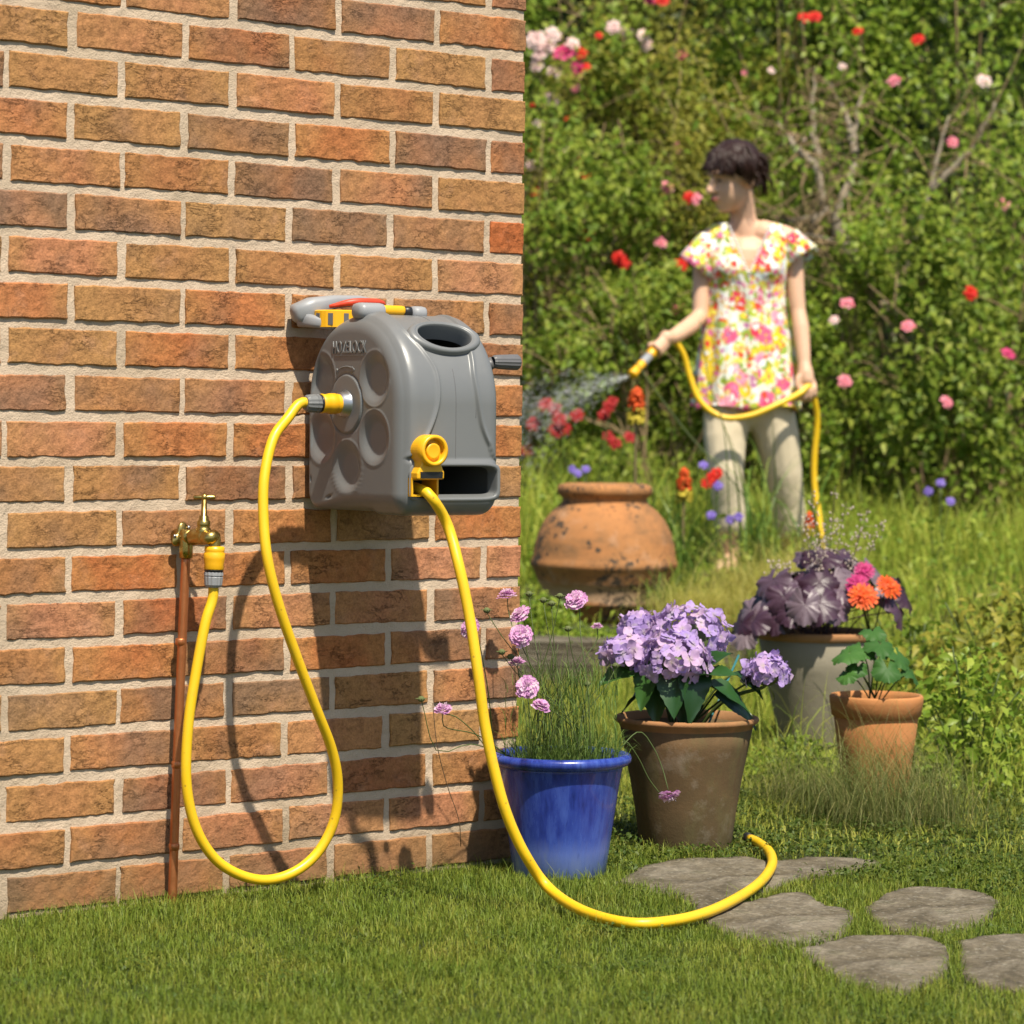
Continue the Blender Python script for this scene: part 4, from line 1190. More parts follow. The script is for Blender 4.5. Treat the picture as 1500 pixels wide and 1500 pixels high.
heads = [(1008, 926, 5.72, 0.078, 84), (985, 962, 5.60, 0.070, 80), (920, 950, 5.62, 0.048, 48), (938, 914, 5.74, 0.040, 32), (1123, 977, 5.62, 0.040, 44)]
for (x, y, Y, rad, nf) in heads:
    c = at(x, y + 9, Y) - HB
    st = MB(); b0 = Vector((rh.uniform(-0.03, 0.03), rh.uniform(-0.02, 0.03), -0.005))
    st.tube(spline([b0, b0 * 0.5 + c * 0.45 + Vector((0, 0, 0.02)), c - Vector((0, 0, rad * 0.6)), c], 14), [0.0042] * 9 + [0.0036] * 5, 7)
    st.ellipsoid(c - Vector((0, 0, rad * 0.12)), (rad * 0.62, rad * 0.62, rad * 0.5), None, 12, 8)
    hd = st.build('flower_head', M_STEM, hy)
    ga_ = math.pi * (3 - math.sqrt(5))
    n_tot = int(nf * 1.0)
    for k in range(n_tot):
        zz = 1 - (k + 0.5) / n_tot * 1.42
        rr_ = math.sqrt(max(0, 1 - zz * zz)); th_ = k * ga_ + rh.uniform(-0.25, 0.25)
        nrm = Vector((rr_ * math.cos(th_), rr_ * math.sin(th_), zz))
        pos = c + Vector((nrm.x * rad, nrm.y * rad, nrm.z * rad * 0.80)) * rh.uniform(0.86, 1.06)
        nn = (nrm + Vector((rh.gauss(0, .28), rh.gauss(0, .28), rh.gauss(0, .28)))).normalized()
        put('floret', rh.choice(FLO), hd, pos, frame_from_z(nn, rh.uniform(0, 6.28)), rh.uniform(0.85, 1.25))
HLEAF = [leaf_mesh('leaf', 0.092, 0.064, 16, 8, 0.1, 0.22, 0.045, None, 0.0025, k, M_HLEAF, 0.15 + 0.14 * k) for k in range(4)]
leafs = [(905, 985, 5.60, (-1, -0.3, -0.35), 1.0), (945, 1000, 5.57, (-0.5, -0.5, -0.8), 1.1), (985, 1005, 5.55, (-0.1, -0.8, -0.8), 1.1), (1020, 1005, 5.55, (0.2, -0.8, -0.8), 1.15), (1050, 985, 5.56, (0.8, -0.5, 0.2), 1.0), (1040, 965, 5.60, (0.5, -0.4, 0.55), 0.95),
         (1070, 1010, 5.60, (1, -0.2, -0.15), 1.2), (1085, 1028, 5.62, (1, 0.0, -0.25), 1.1), (930, 1020, 5.66, (-0.7, 0.2, -0.5), 1.0), (960, 1025, 5.60, (-0.2, -0.5, -0.9), 1.0), (1000, 1022, 5.58, (0.1, -0.5, -0.9), 1.05), (1030, 1015, 5.70, (0.4, 0.4, -0.6), 1.0), (950, 975, 5.72, (-0.5, 0.6, 0.0), 1.1), (1010, 980, 5.80, (0.2, 0.9, 0.1), 1.1), (1100, 995, 5.63, (0.6, -0.3, -0.2), 0.8), (1130, 1000, 5.64, (0.6, 0.3, -0.2), 0.7)]
for i, (x, y, Y, d, s) in enumerate(leafs):
    p = at(x, y, Y) - HB; d = Vector(d).normalized()
    put('leaf', HLEAF[i % 4], hy, p - d * 0.05 * s, leaf_rot(d, Vector((rh.uniform(-.3, .3), rh.uniform(-.7, -.1), 1))), s)
    st = MB(); st.tube(spline([Vector((rh.uniform(-0.03, 0.03), rh.uniform(-0.03, 0.03), 0)), (p - d * 0.05) * 0.6 + Vector((0, 0, 0.01)), p - d * 0.048 * s], 8), 0.0022, 5); st.build('leaf_stalk', M_STEM, hy)
tube('plant_cane', [at(1037, 1062, 5.66), at(1082, 960, 5.80)], 0.0024, simple('blue green cane', (0.03, 0.16, 0.17), 0.5), None, 6)
tag(bpy.data.objects['plant_cane'], 'thin blue-green cane stuck in the brown pot beside the hydrangea', 'cane')

# ---------------------------------------------------------------- scabious in the blue pot
sc_ = new_empty('scabious_plant', BLUE + Vector((0, 0, 0.188))); tag(sc_, 'pink scabious with thin stems and feathery leaves in the blue pot', 'flowering plant')
SB = sc_.location
M_SPET = leafy('scabious petal', [(0, (0.56, 0.26, 0.52)), (0.5, (0.68, 0.36, 0.62)), (0.8, (0.76, 0.50, 0.70)), (1, (0.74, 0.60, 0.66))], 0.6, 0.35, 'tint', 0.2)
M_SPIN = leafy('pin cushion', [(0, (0.50, 0.30, 0.45)), (1, (0.62, 0.50, 0.55))], 0.7, 0.1, 'tint')
M_BUD = simple('seed head', (0.11, 0.13, 0.05), 0.8, 0.2, 0, 200, 0.6, 0.4)
M_SGRASS = leafy('feathery leaf', [(0, (0.07, 0.13, 0.025)), (0.5, (0.13, 0.21, 0.04)), (1, (0.24, 0.32, 0.08))], 0.5, 0.35)
def scab_mesh(seed, rad=0.021, dome=0.4):
    rr = np.random.default_rng(seed); V = []; F = []; T = []
    def petal(a, r0, r1, w, z0, z1, lobes):
        b = len(V); ca, sa = math.cos(a), math.sin(a)
        pts = [(r0, -w * .15, z0), (r0, w * .15, z0), ((r0 + r1) / 2, -w * .42, (z0 + z1) / 2 + .001), ((r0 + r1) / 2, w * .42, (z0 + z1) / 2 + .001), (r1 * 0.95, -w * .55, z1), (r1, -w * .18, z1 + .0008), (r1 * 0.93, 0.0, z1 - .0005), (r1, w * .2, z1 + .0008), (r1 * 0.95, w * .55, z1)]
        for (x, y, z) in pts: V.append((x * ca - y * sa, x * sa + y * ca, z))
        F.extend([(b, b + 2, b + 3, b + 1), (b + 2, b + 4, b + 6, b + 3), (b + 3, b + 6, b + 8, b + 3)][:2]); F.append((b + 3, b + 6, b + 7, b + 8)); F.append((b + 4, b + 5, b + 6))
        T.extend([rr.random()] * 9)
    for ring, (n, r0, r1, w, z0, z1) in enumerate([(13, .006, rad, .0105, .0, .001), (14, .005, rad * .86, .009, .003, .006), (13, .003, rad * .66, .0075, .006, .010), (10, .001, rad * .45, .006, .008, .0125)]):
        for k in range(n):
            petal(2 * math.pi * (k + rr.uniform(-.3, .3)) / n + ring, r0, r1 * rr.uniform(.86, 1.1), w * rr.uniform(.8, 1.2), z0 * dome * 2, z1 * dome * 2 + rr.normal(0, .0013), 3)
    for k in range(26):                                    # pins
        t = rr.uniform(0, 6.28); q = rr.uniform(0, rad * .5); x, y = q * math.cos(t), q * math.sin(t); z = .010 * dome * 2; b = len(V); h = rr.uniform(.004, .007)
        V.extend([(x - .0005, y, z), (x + .0005, y, z), (x * 1.3 + .0007, y * 1.3, z + h), (x * 1.3 - .0007, y * 1.3, z + h)]); F.append((b, b + 1, b + 2, b + 3)); T.extend([1.0] * 4)
    me = bpy.data.meshes.new('scabious_flower'); me.from_pydata(V, [], F); me.update()
    at_ = me.attributes.new('tint', 'FLOAT', 'POINT'); at_.data.foreach_set('value', T); me.materials.append(M_SPET)
    return me
SCAB = [scab_mesh(k, 0.021, d) for k, d in enumerate((0.45, 0.5, 0.35, 0.6))]
flowers = [(845, 880, 5.33, (-0.25, -0.75, 0.6), 1.05), (743, 874, 5.36, (-0.1, -0.1, 1), 0.95), (762, 901, 5.31, (-0.45, -0.45, 0.75), 1.0), (763, 932, 5.25, (0.0, -0.9, 0.45), 1.08), (690, 920, 5.16, (-0.6, -0.6, 0.4), 1.0), (757, 972, 5.30, (-0.2, -0.1, 0.9), 0.8), (772, 1006, 5.21, (0.0, -0.95, 0.35), 1.05), (792, 1037, 5.20, (0.3, -0.3, 0.9), 0.85), (649, 1041, 5.14, (-0.15, -0.3, 0.95), 0.85), (875, 919, 5.38, (0, -0.1, 1), 0.55), (980, 1163, 5.40, (0.15, -0.35, -0.9), 1.05)]
rs = random.Random(8)
def stem_path(p, lead=None, base=None):
    b = base or Vector((rs.uniform(-0.06, 0.06), rs.uniform(-0.05, 0.05), 0))
    mid1 = b + Vector(((p.x - b.x) * 0.25, (p.y - b.y) * 0.25, p.z * 0.45 + 0.01)); mid2 = b + Vector(((p.x - b.x) * 0.75, (p.y - b.y) * 0.75, p.z * 0.80))
    return [b, mid1, mid2] + ([lead] if lead is not None else []) + [p]
for i, (x, y, Y, n, s) in enumerate(flowers):
    p = at(x, y, Y) - SB; n = Vector(n).normalized()
    fl = put('flower', SCAB[i % 4], sc_, p, frame_from_z(n, rs.uniform(0, 6)), s)
    if y < 1100:
        path_ = stem_path(p - n * 0.002, p - n * 0.022 - Vector((0, 0, 0.004)))
        if x < 700: path_ = [Vector((-0.10, -0.03, 0.035)), Vector((-0.12, -0.04, 0.05)), (p + Vector((-0.10, -0.03, 0.03))) * 0.5, p - n * 0.02 - Vector((0, 0, .01)), p - n * 0.002]
    else:
        path_ = [Vector((0.10, 0.02, 0.03)), at(935, 1072, 5.40) - SB, at(957, 1095, 5.41) - SB, at(970, 1125, 5.41) - SB, at(977, 1150, 5.40) - SB, p - n * 0.002]
    tube('stem', spline(path_, 18), np.linspace(0.0013, 0.0009, 18), M_STEM, sc_, 5)
tube('stem', spline([Vector((0.10, 0.02, 0.03)), at(915, 1085, 5.36) - SB, at(935, 1110, 5.38) - SB, at(950, 1140, 5.39) - SB, at(967, 1163, 5.40) - SB], 16), 0.001, M_STEM, sc_, 5)
buds = [(713, 894, 5.33), (796, 879, 5.34), (820, 873, 5.35), (808, 884, 5.30), (832, 921, 5.28), (735, 955, 5.27), (617, 1024, 5.12), (775, 870, 5.4), (748, 962, 5.27), (860, 1002, 5.33), (902, 975, 5.4)]
for (x, y, Y) in buds:
    p = at(x, y, Y) - SB; m = MB()
    m.ellipsoid(p, (0.0065, 0.0065, 0.0055), None, 10, 7)
    for k in range(9):
        a = k * 0.7; m.tube([p, p + Vector((math.cos(a) * 0.011, math.sin(a) * 0.011, 0.001))], [0.0014, 0.0003], 4)
    m.build('bud', M_BUD, sc_)
    tube('stem', spline(stem_path(p - Vector((0, 0, 0.004))) if x > 650 else [Vector((-0.09, -0.03, 0.03)), at(690, 1090, 5.17) - SB, at(640, 1100, 5.14) - SB, p], 14), np.linspace(0.0012, 0.0008, 14), M_STEM, sc_, 5)
for k in range(16):                                        # long bare stems
    p = at(rs.uniform(780, 890), rs.uniform(930, 1010), rs.uniform(5.25, 5.4)) - SB
    tube('stem', spline(stem_path(p), 12), np.linspace(0.0013, 0.0006, 12), M_STEM, sc_, 5)
# two stems trailing down the wall side
tube('stem', spline([at(712, 1095, 5.20) - SB, at(692, 1070, 5.17) - SB, at(668, 1050, 5.15) - SB, at(652, 1046, 5.14) - SB], 12), 0.001, M_STEM, sc_, 5)
tube('stem', spline([at(634, 1030, 5.13) - SB, at(640, 1090, 5.13) - SB, at(655, 1150, 5.14) - SB, at(672, 1200, 5.15) - SB, at(675, 1240, 5.16) - SB], 16), 0.0008, M_STEM_BR, sc_, 5)
n = 620
ang = RNG.uniform(0, 2 * np.pi, n); q = np.sqrt(RNG.random(n)) * 0.092
Pb = np.stack([q * np.cos(ang), q * np.sin(ang), np.full(n, 0.0)], 1)
parts = [blades(Pb, RNG.uniform(0.03, 0.10, n), RNG.uniform(0.0012, 0.0024, n), ang + RNG.normal(0, 0.7, n), RNG.uniform(0.15, 0.9, n), 4)]
n = 1500                                                   # feathery side leaflets higher up
Pb2 = np.stack([np.clip(RNG.normal(0.01, 0.05, n), -0.10, 0.10), RNG.normal(0, 0.04, n), 0.01 + 0.17 * RNG.random(n) ** 1.5], 1)
parts.append(blades(Pb2, RNG.uniform(0.02, 0.055, n), RNG.uniform(0.0009, 0.0018, n), RNG.uniform(0, 6.28, n), RNG.uniform(0.2, 1.0, n), 4))
n = 90
Pb3 = np.stack([RNG.normal(0.10, 0.018, n), RNG.normal(0.0, 0.02, n), RNG.uniform(0.0, 0.05, n)], 1)
parts.append(blades(Pb3, RNG.uniform(0.02, 0.05, n), RNG.uniform(0.001, 0.002, n), RNG.normal(0.0, 0.9, n), RNG.uniform(0.5, 1.2, n), 4))
o = np_obj('leaves', *merge(parts)[:2], M_SGRASS, sc_, merge(parts)[2]); o['kind'] = 'stuff'

# ---------------------------------------------------------------- dark coral bells in the grey pot
hu = new_empty('coral_bells_plant', GREYP + Vector((0, 0, 0.262))); tag(hu, 'dark purple coral bells with wavy leaves and tiny white flowers in the grey pot', 'flowering plant')
UB = hu.location
def mat_heu():
    t = NT('purple leaf'); r = t.rnd(); co = t.coord()
    c = t.ramp(r, [(0, (0.030, 0.010, 0.020)), (0.4, (0.055, 0.026, 0.045)), (0.75, (0.11, 0.072, 0.10)), (1, (0.17, 0.13, 0.145))])
    sx = t.n('SeparateXYZ'); t.lk(co, sx.inputs[0])
    an = t.math('ARCTAN2', sx.outputs[1], sx.outputs[0])
    v = t.math('ABSOLUTE', t.math('SINE', t.math('ADD', t.math('MULTIPLY', an, 5.5), t.math('MULTIPLY', t.noise(co, 40, 3), 2.0))))
    c = t.mix(t.ramp(v, [(0.04, 0.8), (0.16, 0)]), c, (0.035, 0.012, 0.022))
    return t.done(t.pbsdf(c, 0.42, t.bump(t.math('ADD', t.math('MULTIPLY', v, 0.3), t.noise(co, 90, 4)), 0.4, 0.003), 0.45))
M_HEU = mat_heu()
RL = [round_leaf('leaf', 0.050, k, M_HEU) for k in range(6)]
M_HSTEM = simple('purple stem', (0.06, 0.022, 0.03), 0.5)
hleaves = [(1095, 905, 7.35, (-0.6, -0.5, 0.5), 1.1), (1082, 925, 7.32, (-0.7, -0.5, 0.4), 1.0), (1110, 875, 7.4, (-0.7, -0.3, 0.6), 1.2), (1140, 862, 7.45, (-0.5, -0.2, 0.8), 1.3), (1180, 815, 7.5, (-0.3, -0.3, 0.9), 1.1), (1240, 820, 7.5, (0.4, -0.4, 0.8), 1.2), (1275, 835, 7.5, (0.5, -0.2, 0.8), 1.3), (1295, 850, 7.45, (0.7, -0.2, 0.6), 1.3), (1330, 880, 7.4, (0.8, -0.3, 0.4), 1.2), (1320, 905, 7.35, (0.8, -0.4, 0.3), 1.1), (1128, 860, 7.35, (-0.6, -0.6, 0.55), 1.15), (1160, 850, 7.45, (-0.1, -0.3, 0.9), 1.0), (1205, 822, 7.45, (0.0, -0.5, 0.85), 1.2), (1226, 815, 7.5, (0.3, -0.3, 0.9), 0.9), (1200, 862, 7.32, (0.0, -0.75, 0.65), 1.2), (1222, 862, 7.34, (0.2, -0.7, 0.7), 1.3), (1240, 872, 7.34, (0.35, -0.6, 0.7), 1.1), (1145, 885, 7.30, (-0.3, -0.8, 0.4), 1.1), (1200, 893, 7.26, (0.0, -0.85, 0.5), 1.25), (1178, 898, 7.26, (-0.2, -0.9, 0.3), 1.1), (1100, 920, 7.30, (-0.7, -0.5, 0.5), 1.1), (1086, 936, 7.30, (-0.6, -0.6, 0.6), 1.0), (1120, 890, 7.36, (-0.5, -0.4, 0.7), 1.2), (1168, 870, 7.38, (-0.2, -0.6, 0.7), 1.1), (1262, 850, 7.42, (0.5, -0.3, 0.8), 1.2), (1285, 870, 7.40, (0.6, -0.4, 0.6), 1.2), (1310, 890, 7.40, (0.8, -0.3, 0.5), 1.1), (1110, 905, 7.34, (-0.8, -0.3, 0.3), 1.0), (1250, 838, 7.55, (0.2, 0.3, 0.9), 1.1), (1145, 845, 7.5, (-0.3, 0.1, 0.9), 1.2), (1185, 838, 7.55, (0.0, 0.2, 0.95), 1.1), (1160, 905, 7.28, (-0.1, -0.8, 0.5), 1.0), (1222, 900, 7.3, (0.1, -0.8, 0.5), 1.0), (1135, 915, 7.3, (-0.4, -0.7, 0.4), 1.0), (1190, 878, 7.34, (0.1, -0.5, 0.8), 1.1), (1215, 845, 7.42, (-0.2, -0.4, 0.85), 1.0), (1175, 885, 7.36, (-0.4, -0.5, 0.7), 1.1)]
for i, (x, y, Y, nrm, s) in enumerate(hleaves):
    p = at(x, y, Y) - UB; nz = Vector(nrm).normalized()
    out_ = Vector((p.x, p.y - 0.06, -0.25)); out_ = (out_ - nz * out_.dot(nz)).normalized()
    c = p - out_ * 0.02
    put('leaf', RL[i % 6], hu, c, leaf_rot(out_, nz), s)
    b = Vector((rh.uniform(-0.05, 0.05), rh.uniform(-0.05, 0.03), 0.0))
    tube('leaf_stalk', spline([b, b * 0.6 + c * 0.4 + Vector((0, 0, 0.03)), c - nz * 0.012, c], 10), 0.0017, M_HSTEM, hu, 5)
M_BELL = leafy('white bell', [(0, (0.62, 0.52, 0.45)), (1, (0.80, 0.75, 0.70))], 0.6, 0.3)
spikes = [(1178, 745, 7.45), (1210, 760, 7.42), (1224, 712, 7.50), (1240, 735, 7.52), (1188, 720, 7.5), (1262, 770, 7.45), (1272, 745, 7.5), (1128, 818, 7.5), (1150, 822, 7.5), (1295, 760, 7.5), (1200, 785, 7.4)]
for (x, y, Y) in spikes:
    p = at(x, y, Y) - UB; b = Vector((p.x * 0.3, rh.uniform(-0.03, 0.03), 0.03))
    S = spline([b, (b + p) * 0.5 + Vector((rh.uniform(-.012, .012), 0, 0)), p], 22)
    sp_ = tube('flower_spike', S, np.linspace(0.0013, 0.0006, 22), M_HSTEM, hu, 5)
    vv = MB()
    for k in range(26):
        q = Vector(S[int(21 * (1 - 0.48 * rh.random() ** 1.2))]); e = q + Vector((rh.gauss(0, .012), rh.gauss(0, .012), rh.gauss(0, .006)))
        vv.ellipsoid(e, (0.0026, 0.0026, 0.0034), None, 6, 4); vv.tube([q, e], 0.0004, 3)
    vv.build('bells', M_BELL, sp_)['kind'] = 'stuff'
# red flower heads of the next plant behind the grey pot's rim
def zinnia(seed, rad, mat, n=(18, 16, 12, 8), curl=0.25):
    rr = np.random.default_rng(seed); V = []; F = []; T = []
    for ring, m_ in enumerate(n):
        r1 = rad * (1 - 0.2 * ring); z0 = rad * 0.16 * ring
        for k in range(m_):
            a = 2 * math.pi * (k + rr.uniform(-.3, .3)) / m_ + ring * .4; ca, sa = math.cos(a), math.sin(a); w = 1.9 * math.pi * r1 / m_ * .5
            b = len(V); tv = rr.random(); up_ = rr.normal(0, rad * 0.06)
            for (x, y, z) in ((r1 * .15, -w * .3, z0), (r1 * .15, w * .3, z0), (r1 * .65, w * .8, z0 + r1 * curl * .6), (r1 * .65, -w * .8, z0 + r1 * curl * .6), (r1 * 1.0, w * .45, z0 + r1 * curl * .5 + up_), (r1 * 1.0, -w * .45, z0 + r1 * curl * .5 + up_)):
                V.append((x * ca - y * sa, x * sa + y * ca, z)); T.append(tv)
            F += [(b, b + 1, b + 2, b + 3), (b + 3, b + 2, b + 4, b + 5)]
    me = bpy.data.meshes.new('bloom'); me.from_pydata(V, [], F); me.update()
    at_ = me.attributes.new('tint', 'FLOAT', 'POINT'); at_.data.foreach_set('value', T); me.materials.append(mat)
    return me
M_ORANGE = leafy('orange petal', [(0, (0.70, 0.07, 0.015)), (1, (0.80, 0.16, 0.03))], 0.55, 0.3)
M_MAG = leafy('magenta petal', [(0, (0.40, 0.02, 0.12)), (1, (0.58, 0.05, 0.22))], 0.55, 0.3)
of = new_empty('orange_flower_plant', GREYP + Vector((0.13, -0.02, 0.262))); tag(of, 'plant with bright orange-red and magenta blooms beside the purple leaves', 'flowering plant')
ZO = zinnia(1, 0.040, M_ORANGE, (22, 20, 16, 10), 0.35); ZM = zinnia(2, 0.030, M_MAG, (18, 14, 10, 6), 0.4)
for (x, y, Y, me_, s, nrm) in [(1264, 876, 7.30, ZO, 1.0, (0, -0.8, 0.6)), (1256, 857, 7.34, ZM, 1.0, (-0.2, -0.8, 0.5)), (1266, 838, 7.36, ZM, 0.9, (0, -0.8, 0.5)), (1300, 862, 7.34, ZO, 0.9, (0.4, -0.7, 0.6))]:
    p = at(x, y, Y) - of.location; nrm = Vector(nrm).normalized()
    put('bloom', me_, of, p, frame_from_z(nrm, x), s)
    tube('stem', spline([Vector((0, 0, 0)), p * 0.5 + Vector((0, .02, 0.01)), p - nrm * 0.002], 8), 0.002, M_STEM, of, 5)
# ---------------------------------------------------------------- pelargonium in the terracotta pot
M_PLEAF = leafy('geranium leaf', [(0, (0.03, 0.09, 0.02)), (1, (0.08, 0.19, 0.035))], 0.5, 0.25, 'rnd')
PL = [round_leaf('leaf', 0.034, 20 + k, M_PLEAF, 5) for k in range(3)]
pg = new_empty('geranium_plant', TPOT + Vector((0, 0, 0.195))); tag(pg, 'young green geranium with scalloped leaves in the terracotta pot', 'potted plant')
for i, (x, y, Y, nrm, s) in enumerate([(1243, 958, 6.27, (-0.2, -0.35, 0.9), 1.2), (1262, 950, 6.30, (0.1, -0.5, 0.85), 1.1), (1240, 988, 6.25, (-0.4, -0.5, 0.7), 0.8), (1256, 978, 6.27, (0.0, -0.7, 0.6), 0.8), (1290, 945, 6.3, (0.2, -0.5, 0.8), 1.2), (1315, 960, 6.3, (0.5, -0.4, 0.8), 1.2), (1300, 980, 6.25, (0.1, -0.7, 0.6), 1.1), (1335, 985, 6.3, (0.7, -0.3, 0.6), 1.0), (1278, 925, 6.34, (0, -0.4, 0.9), 1.0)]):
    p = at(x, y, Y) - pg.location; nz = Vector(nrm).normalized(); o_ = Vector((p.x, p.y - .05, -.1)); o_ = (o_ - nz * o_.dot(nz)).normalized()
    put('leaf', PL[i % 3], pg, p, leaf_rot(o_, nz), s)
    tube('leaf_stalk', spline([Vector((rh.uniform(-.02, .02), rh.uniform(-.02, .02), 0)), p * 0.55 + Vector((0, 0, .02)), p - nz * .002], 8), 0.0016, M_STEM, pg, 5)

# ================================================================== THE PERSON WITH THE HOSE
PY = 11.0
M_SKIN = (lambda t: t.done(t.pbsdf(t.mix(t.noise(t.coord(), 14, 4), (0.60, 0.36, 0.235), (0.68, 0.43, 0.29)), 0.5, None, 0.4, 0, 0, 0.08)))(NT('skin'))
def mat_hair():
    t = NT('dark hair'); co = t.coord('Object', (30, 30, 5))
    s = t.noise(co, 5, 5, 0.7)
    c = t.ramp(s, [(0.3, (0.010, 0.004, 0.0025)), (0.7, (0.040, 0.014, 0.008))])
    return t.done(t.pbsdf(c, 0.42, t.bump(s, 0.5, 0.006), 0.35))
M_HAIR = mat_hair()
def mat_floral():
    t = NT('floral cotton'); co = t.coord()
    warp = t.n('VectorMath', _operation='ADD'); t.lk(co, warp.inputs[0])
    sc = t.n('VectorMath', _operation='SCALE'); t.lk(t.noise(co, 30, 2, col=True), sc.inputs[0]); sc.inputs['Scale'].default_value = 0.028; t.lk(sc.outputs[0], warp.inputs[1])
    v = warp.outputs[0]
    base = t.ramp(t.noise(co, 7, 3), [(0.35, (0.80, 0.80, 0.72)), (0.5, (0.82, 0.78, 0.62)), (0.62, (0.66, 0.76, 0.80))])
    def layer(c, scale, thr, pal, amt=1.0, off=0.0):
        nd = t.n('TexVoronoi'); t.lk(v, nd.inputs['Vector']); nd.inputs['Scale'].default_value = scale
        m = t.ramp(nd.outputs['Distance'], [(thr, amt), (thr + 0.05, 0)])
        sp = t.n('SeparateXYZ'); t.lk(nd.outputs['Color'], sp.inputs[0])
        pres = t.ramp(t.math('FRACT', t.math('ADD', sp.outputs[1], off)), [(0.80, 1), (0.82, 0)])
        col = t.ramp(sp.outputs[0], [(i / len(pal), p) for i, p in enumerate(pal)], 'CONSTANT')
        return t.mix(t.math('MULTIPLY', m, pres), c, col), nd
    c, _ = layer(base, 22, 0.52, [(0.42, 0.50, 0.05), (0.30, 0.42, 0.06), (0.60, 0.60, 0.12), (0.22, 0.34, 0.05)])
    c, _ = layer(c, 15, 0.46, [(0.78, 0.56, 0.03), (0.74, 0.12, 0.25), (0.80, 0.70, 0.08), (0.70, 0.05, 0.10), (0.80, 0.34, 0.45)], 1.0, 0.3)
    c, _ = layer(c, 33, 0.40, [(0.82, 0.80, 0.76), (0.72, 0.08, 0.03), (0.76, 0.20, 0.36), (0.80, 0.60, 0.05), (0.50, 0.20, 0.36)], 1.0, 0.7)
    c, _ = layer(c, 62, 0.36, [(0.85, 0.82, 0.70), (0.60, 0.03, 0.10), (0.80, 0.45, 0.03)], 0.9, 0.15)
    h = t.noise(t.coord('Object', (9, 9, 2.0)), 5, 3)
    return t.done(t.pbsdf(c, 0.8, t.bump(h, 0.5, 0.03), 0.15, 0, 0, 0, 0.2))
M_FLORAL = mat_floral()
M_TROUSER = (lambda t: t.done(t.pbsdf(t.mix(t.noise(t.coord(), 9, 4), (0.58, 0.49, 0.34), (0.66, 0.57, 0.42)), 0.9, t.bump(t.noise(t.coord('Object', (5, 5, 2)), 2.2, 2, 0.5, 0.6), 0.5, 0.03), 0.1)))(NT('beige linen'))
M_LIP = simple('lips', (0.45, 0.14, 0.11), 0.4); M_EYE = simple('eye', (0.02, 0.012, 0.01), 0.2)

def W(x, y, dy=0.0): return at(x, y, PY + dy)
person = new_empty('person', Vector((W(1100, 830).x, PY, bed_z(PY))))
tag(person, 'woman in a floral tunic and beige trousers watering with a yellow hose', 'person')
PO = person.location
def pw(o): o.location = -PO; return o
def capsule(mb, a, b, ra, rb_, n=14):
    a = Vector(a); b = Vector(b); d = (b - a); L = d.length or 1e-6; z = d / L
    Mx = frame_from_z(z); V = []; F = []
    prof = []
    for t in np.linspace(-math.pi / 2, 0, 5): prof.append((ra * math.cos(t), ra * math.sin(t)))
    for t in np.linspace(0, math.pi / 2, 5): prof.append((rb_ * math.cos(t), L + rb_ * math.sin(t)))
    for (r, zz) in prof:
        for j in range(n):
            t = 2 * math.pi * j / n; V.append(a + Mx @ Vector((max(r, 1e-5) * math.cos(t), max(r, 1e-5) * math.sin(t), zz)))
    for i in range(len(prof) - 1):
        for j in range(n): F.append((i * n + j, i * n + (j + 1) % n, (i + 1) * n + (j + 1) % n, (i + 1) * n + j))
    F.append(tuple(range(n))[::-1]); F.append(tuple((len(prof) - 1) * n + j for j in range(n)))
    mb.add(V, F)
def chain(mb, pts):                        # pts: (Vector, radius) list
    for (a, ra), (b, rb_) in zip(pts, pts[1:]): capsule(mb, a, b, ra, rb_)
def remesh(o, vox, it=6):
    m = o.modifiers.new('remesh', 'REMESH'); m.mode = 'VOXEL'; m.voxel_size = vox; m.use_smooth_shade = True
    s = o.modifiers.new('smooth', 'SMOOTH'); s.factor = 0.5; s.iterations = it
    return o
body = MB()
# head: local frame, face towards -y, then turned to the viewer's left and bowed
HC = W(1074, 262, -0.02)
HR = Matrix.Rotation(R(6), 3, 'Y') @ Matrix.Rotation(R(-56), 3, 'Z') @ Matrix.Rotation(R(20), 3, 'X')
def hp(x, y, z): return HC + HR @ Vector((x, y, z))
HS = 1.08
def hell(c, r): body.ellipsoid(hp(*[k * HS for k in c]), [k * HS for k in r], HR, 20, 14)
hell((0, 0.012, 0.030), (0.074, 0.094, 0.088)); hell((0, -0.022, -0.030), (0.060, 0.066, 0.080)); hell((0, -0.052, -0.082), (0.030, 0.030, 0.026)); hell((0, -0.040, -0.060), (0.046, 0.045, 0.036))
hell((0, -0.074, 0.034), (0.046, 0.018, 0.016)); hell((0.030, -0.044, -0.020), (0.026, 0.024, 0.030)); hell((-0.030, -0.044, -0.020), (0.026, 0.024, 0.030))
capsule(body, hp(0, -0.090, 0.018), hp(0, -0.118, -0.020), 0.010, 0.0140); hell((0.011, -0.092, -0.022), (0.009, 0.010, 0.008)); hell((-0.011, -0.092, -0.022), (0.009, 0.010, 0.008))
hell((0, -0.083, -0.046), (0.022, 0.012, 0.006)); hell((0, -0.082, -0.057), (0.019, 0.012, 0.007))
for s in (-1, 1): body.ellipsoid(hp(s * 0.080, 0.012, -0.004), (0.012, 0.022, 0.034), HR, 12, 9)
chain(body, [(hp(0, 0.020, -0.05), 0.052), (W(1088, 318, 0.03), 0.050), (W(1092, 345, 0.04), 0.058)])
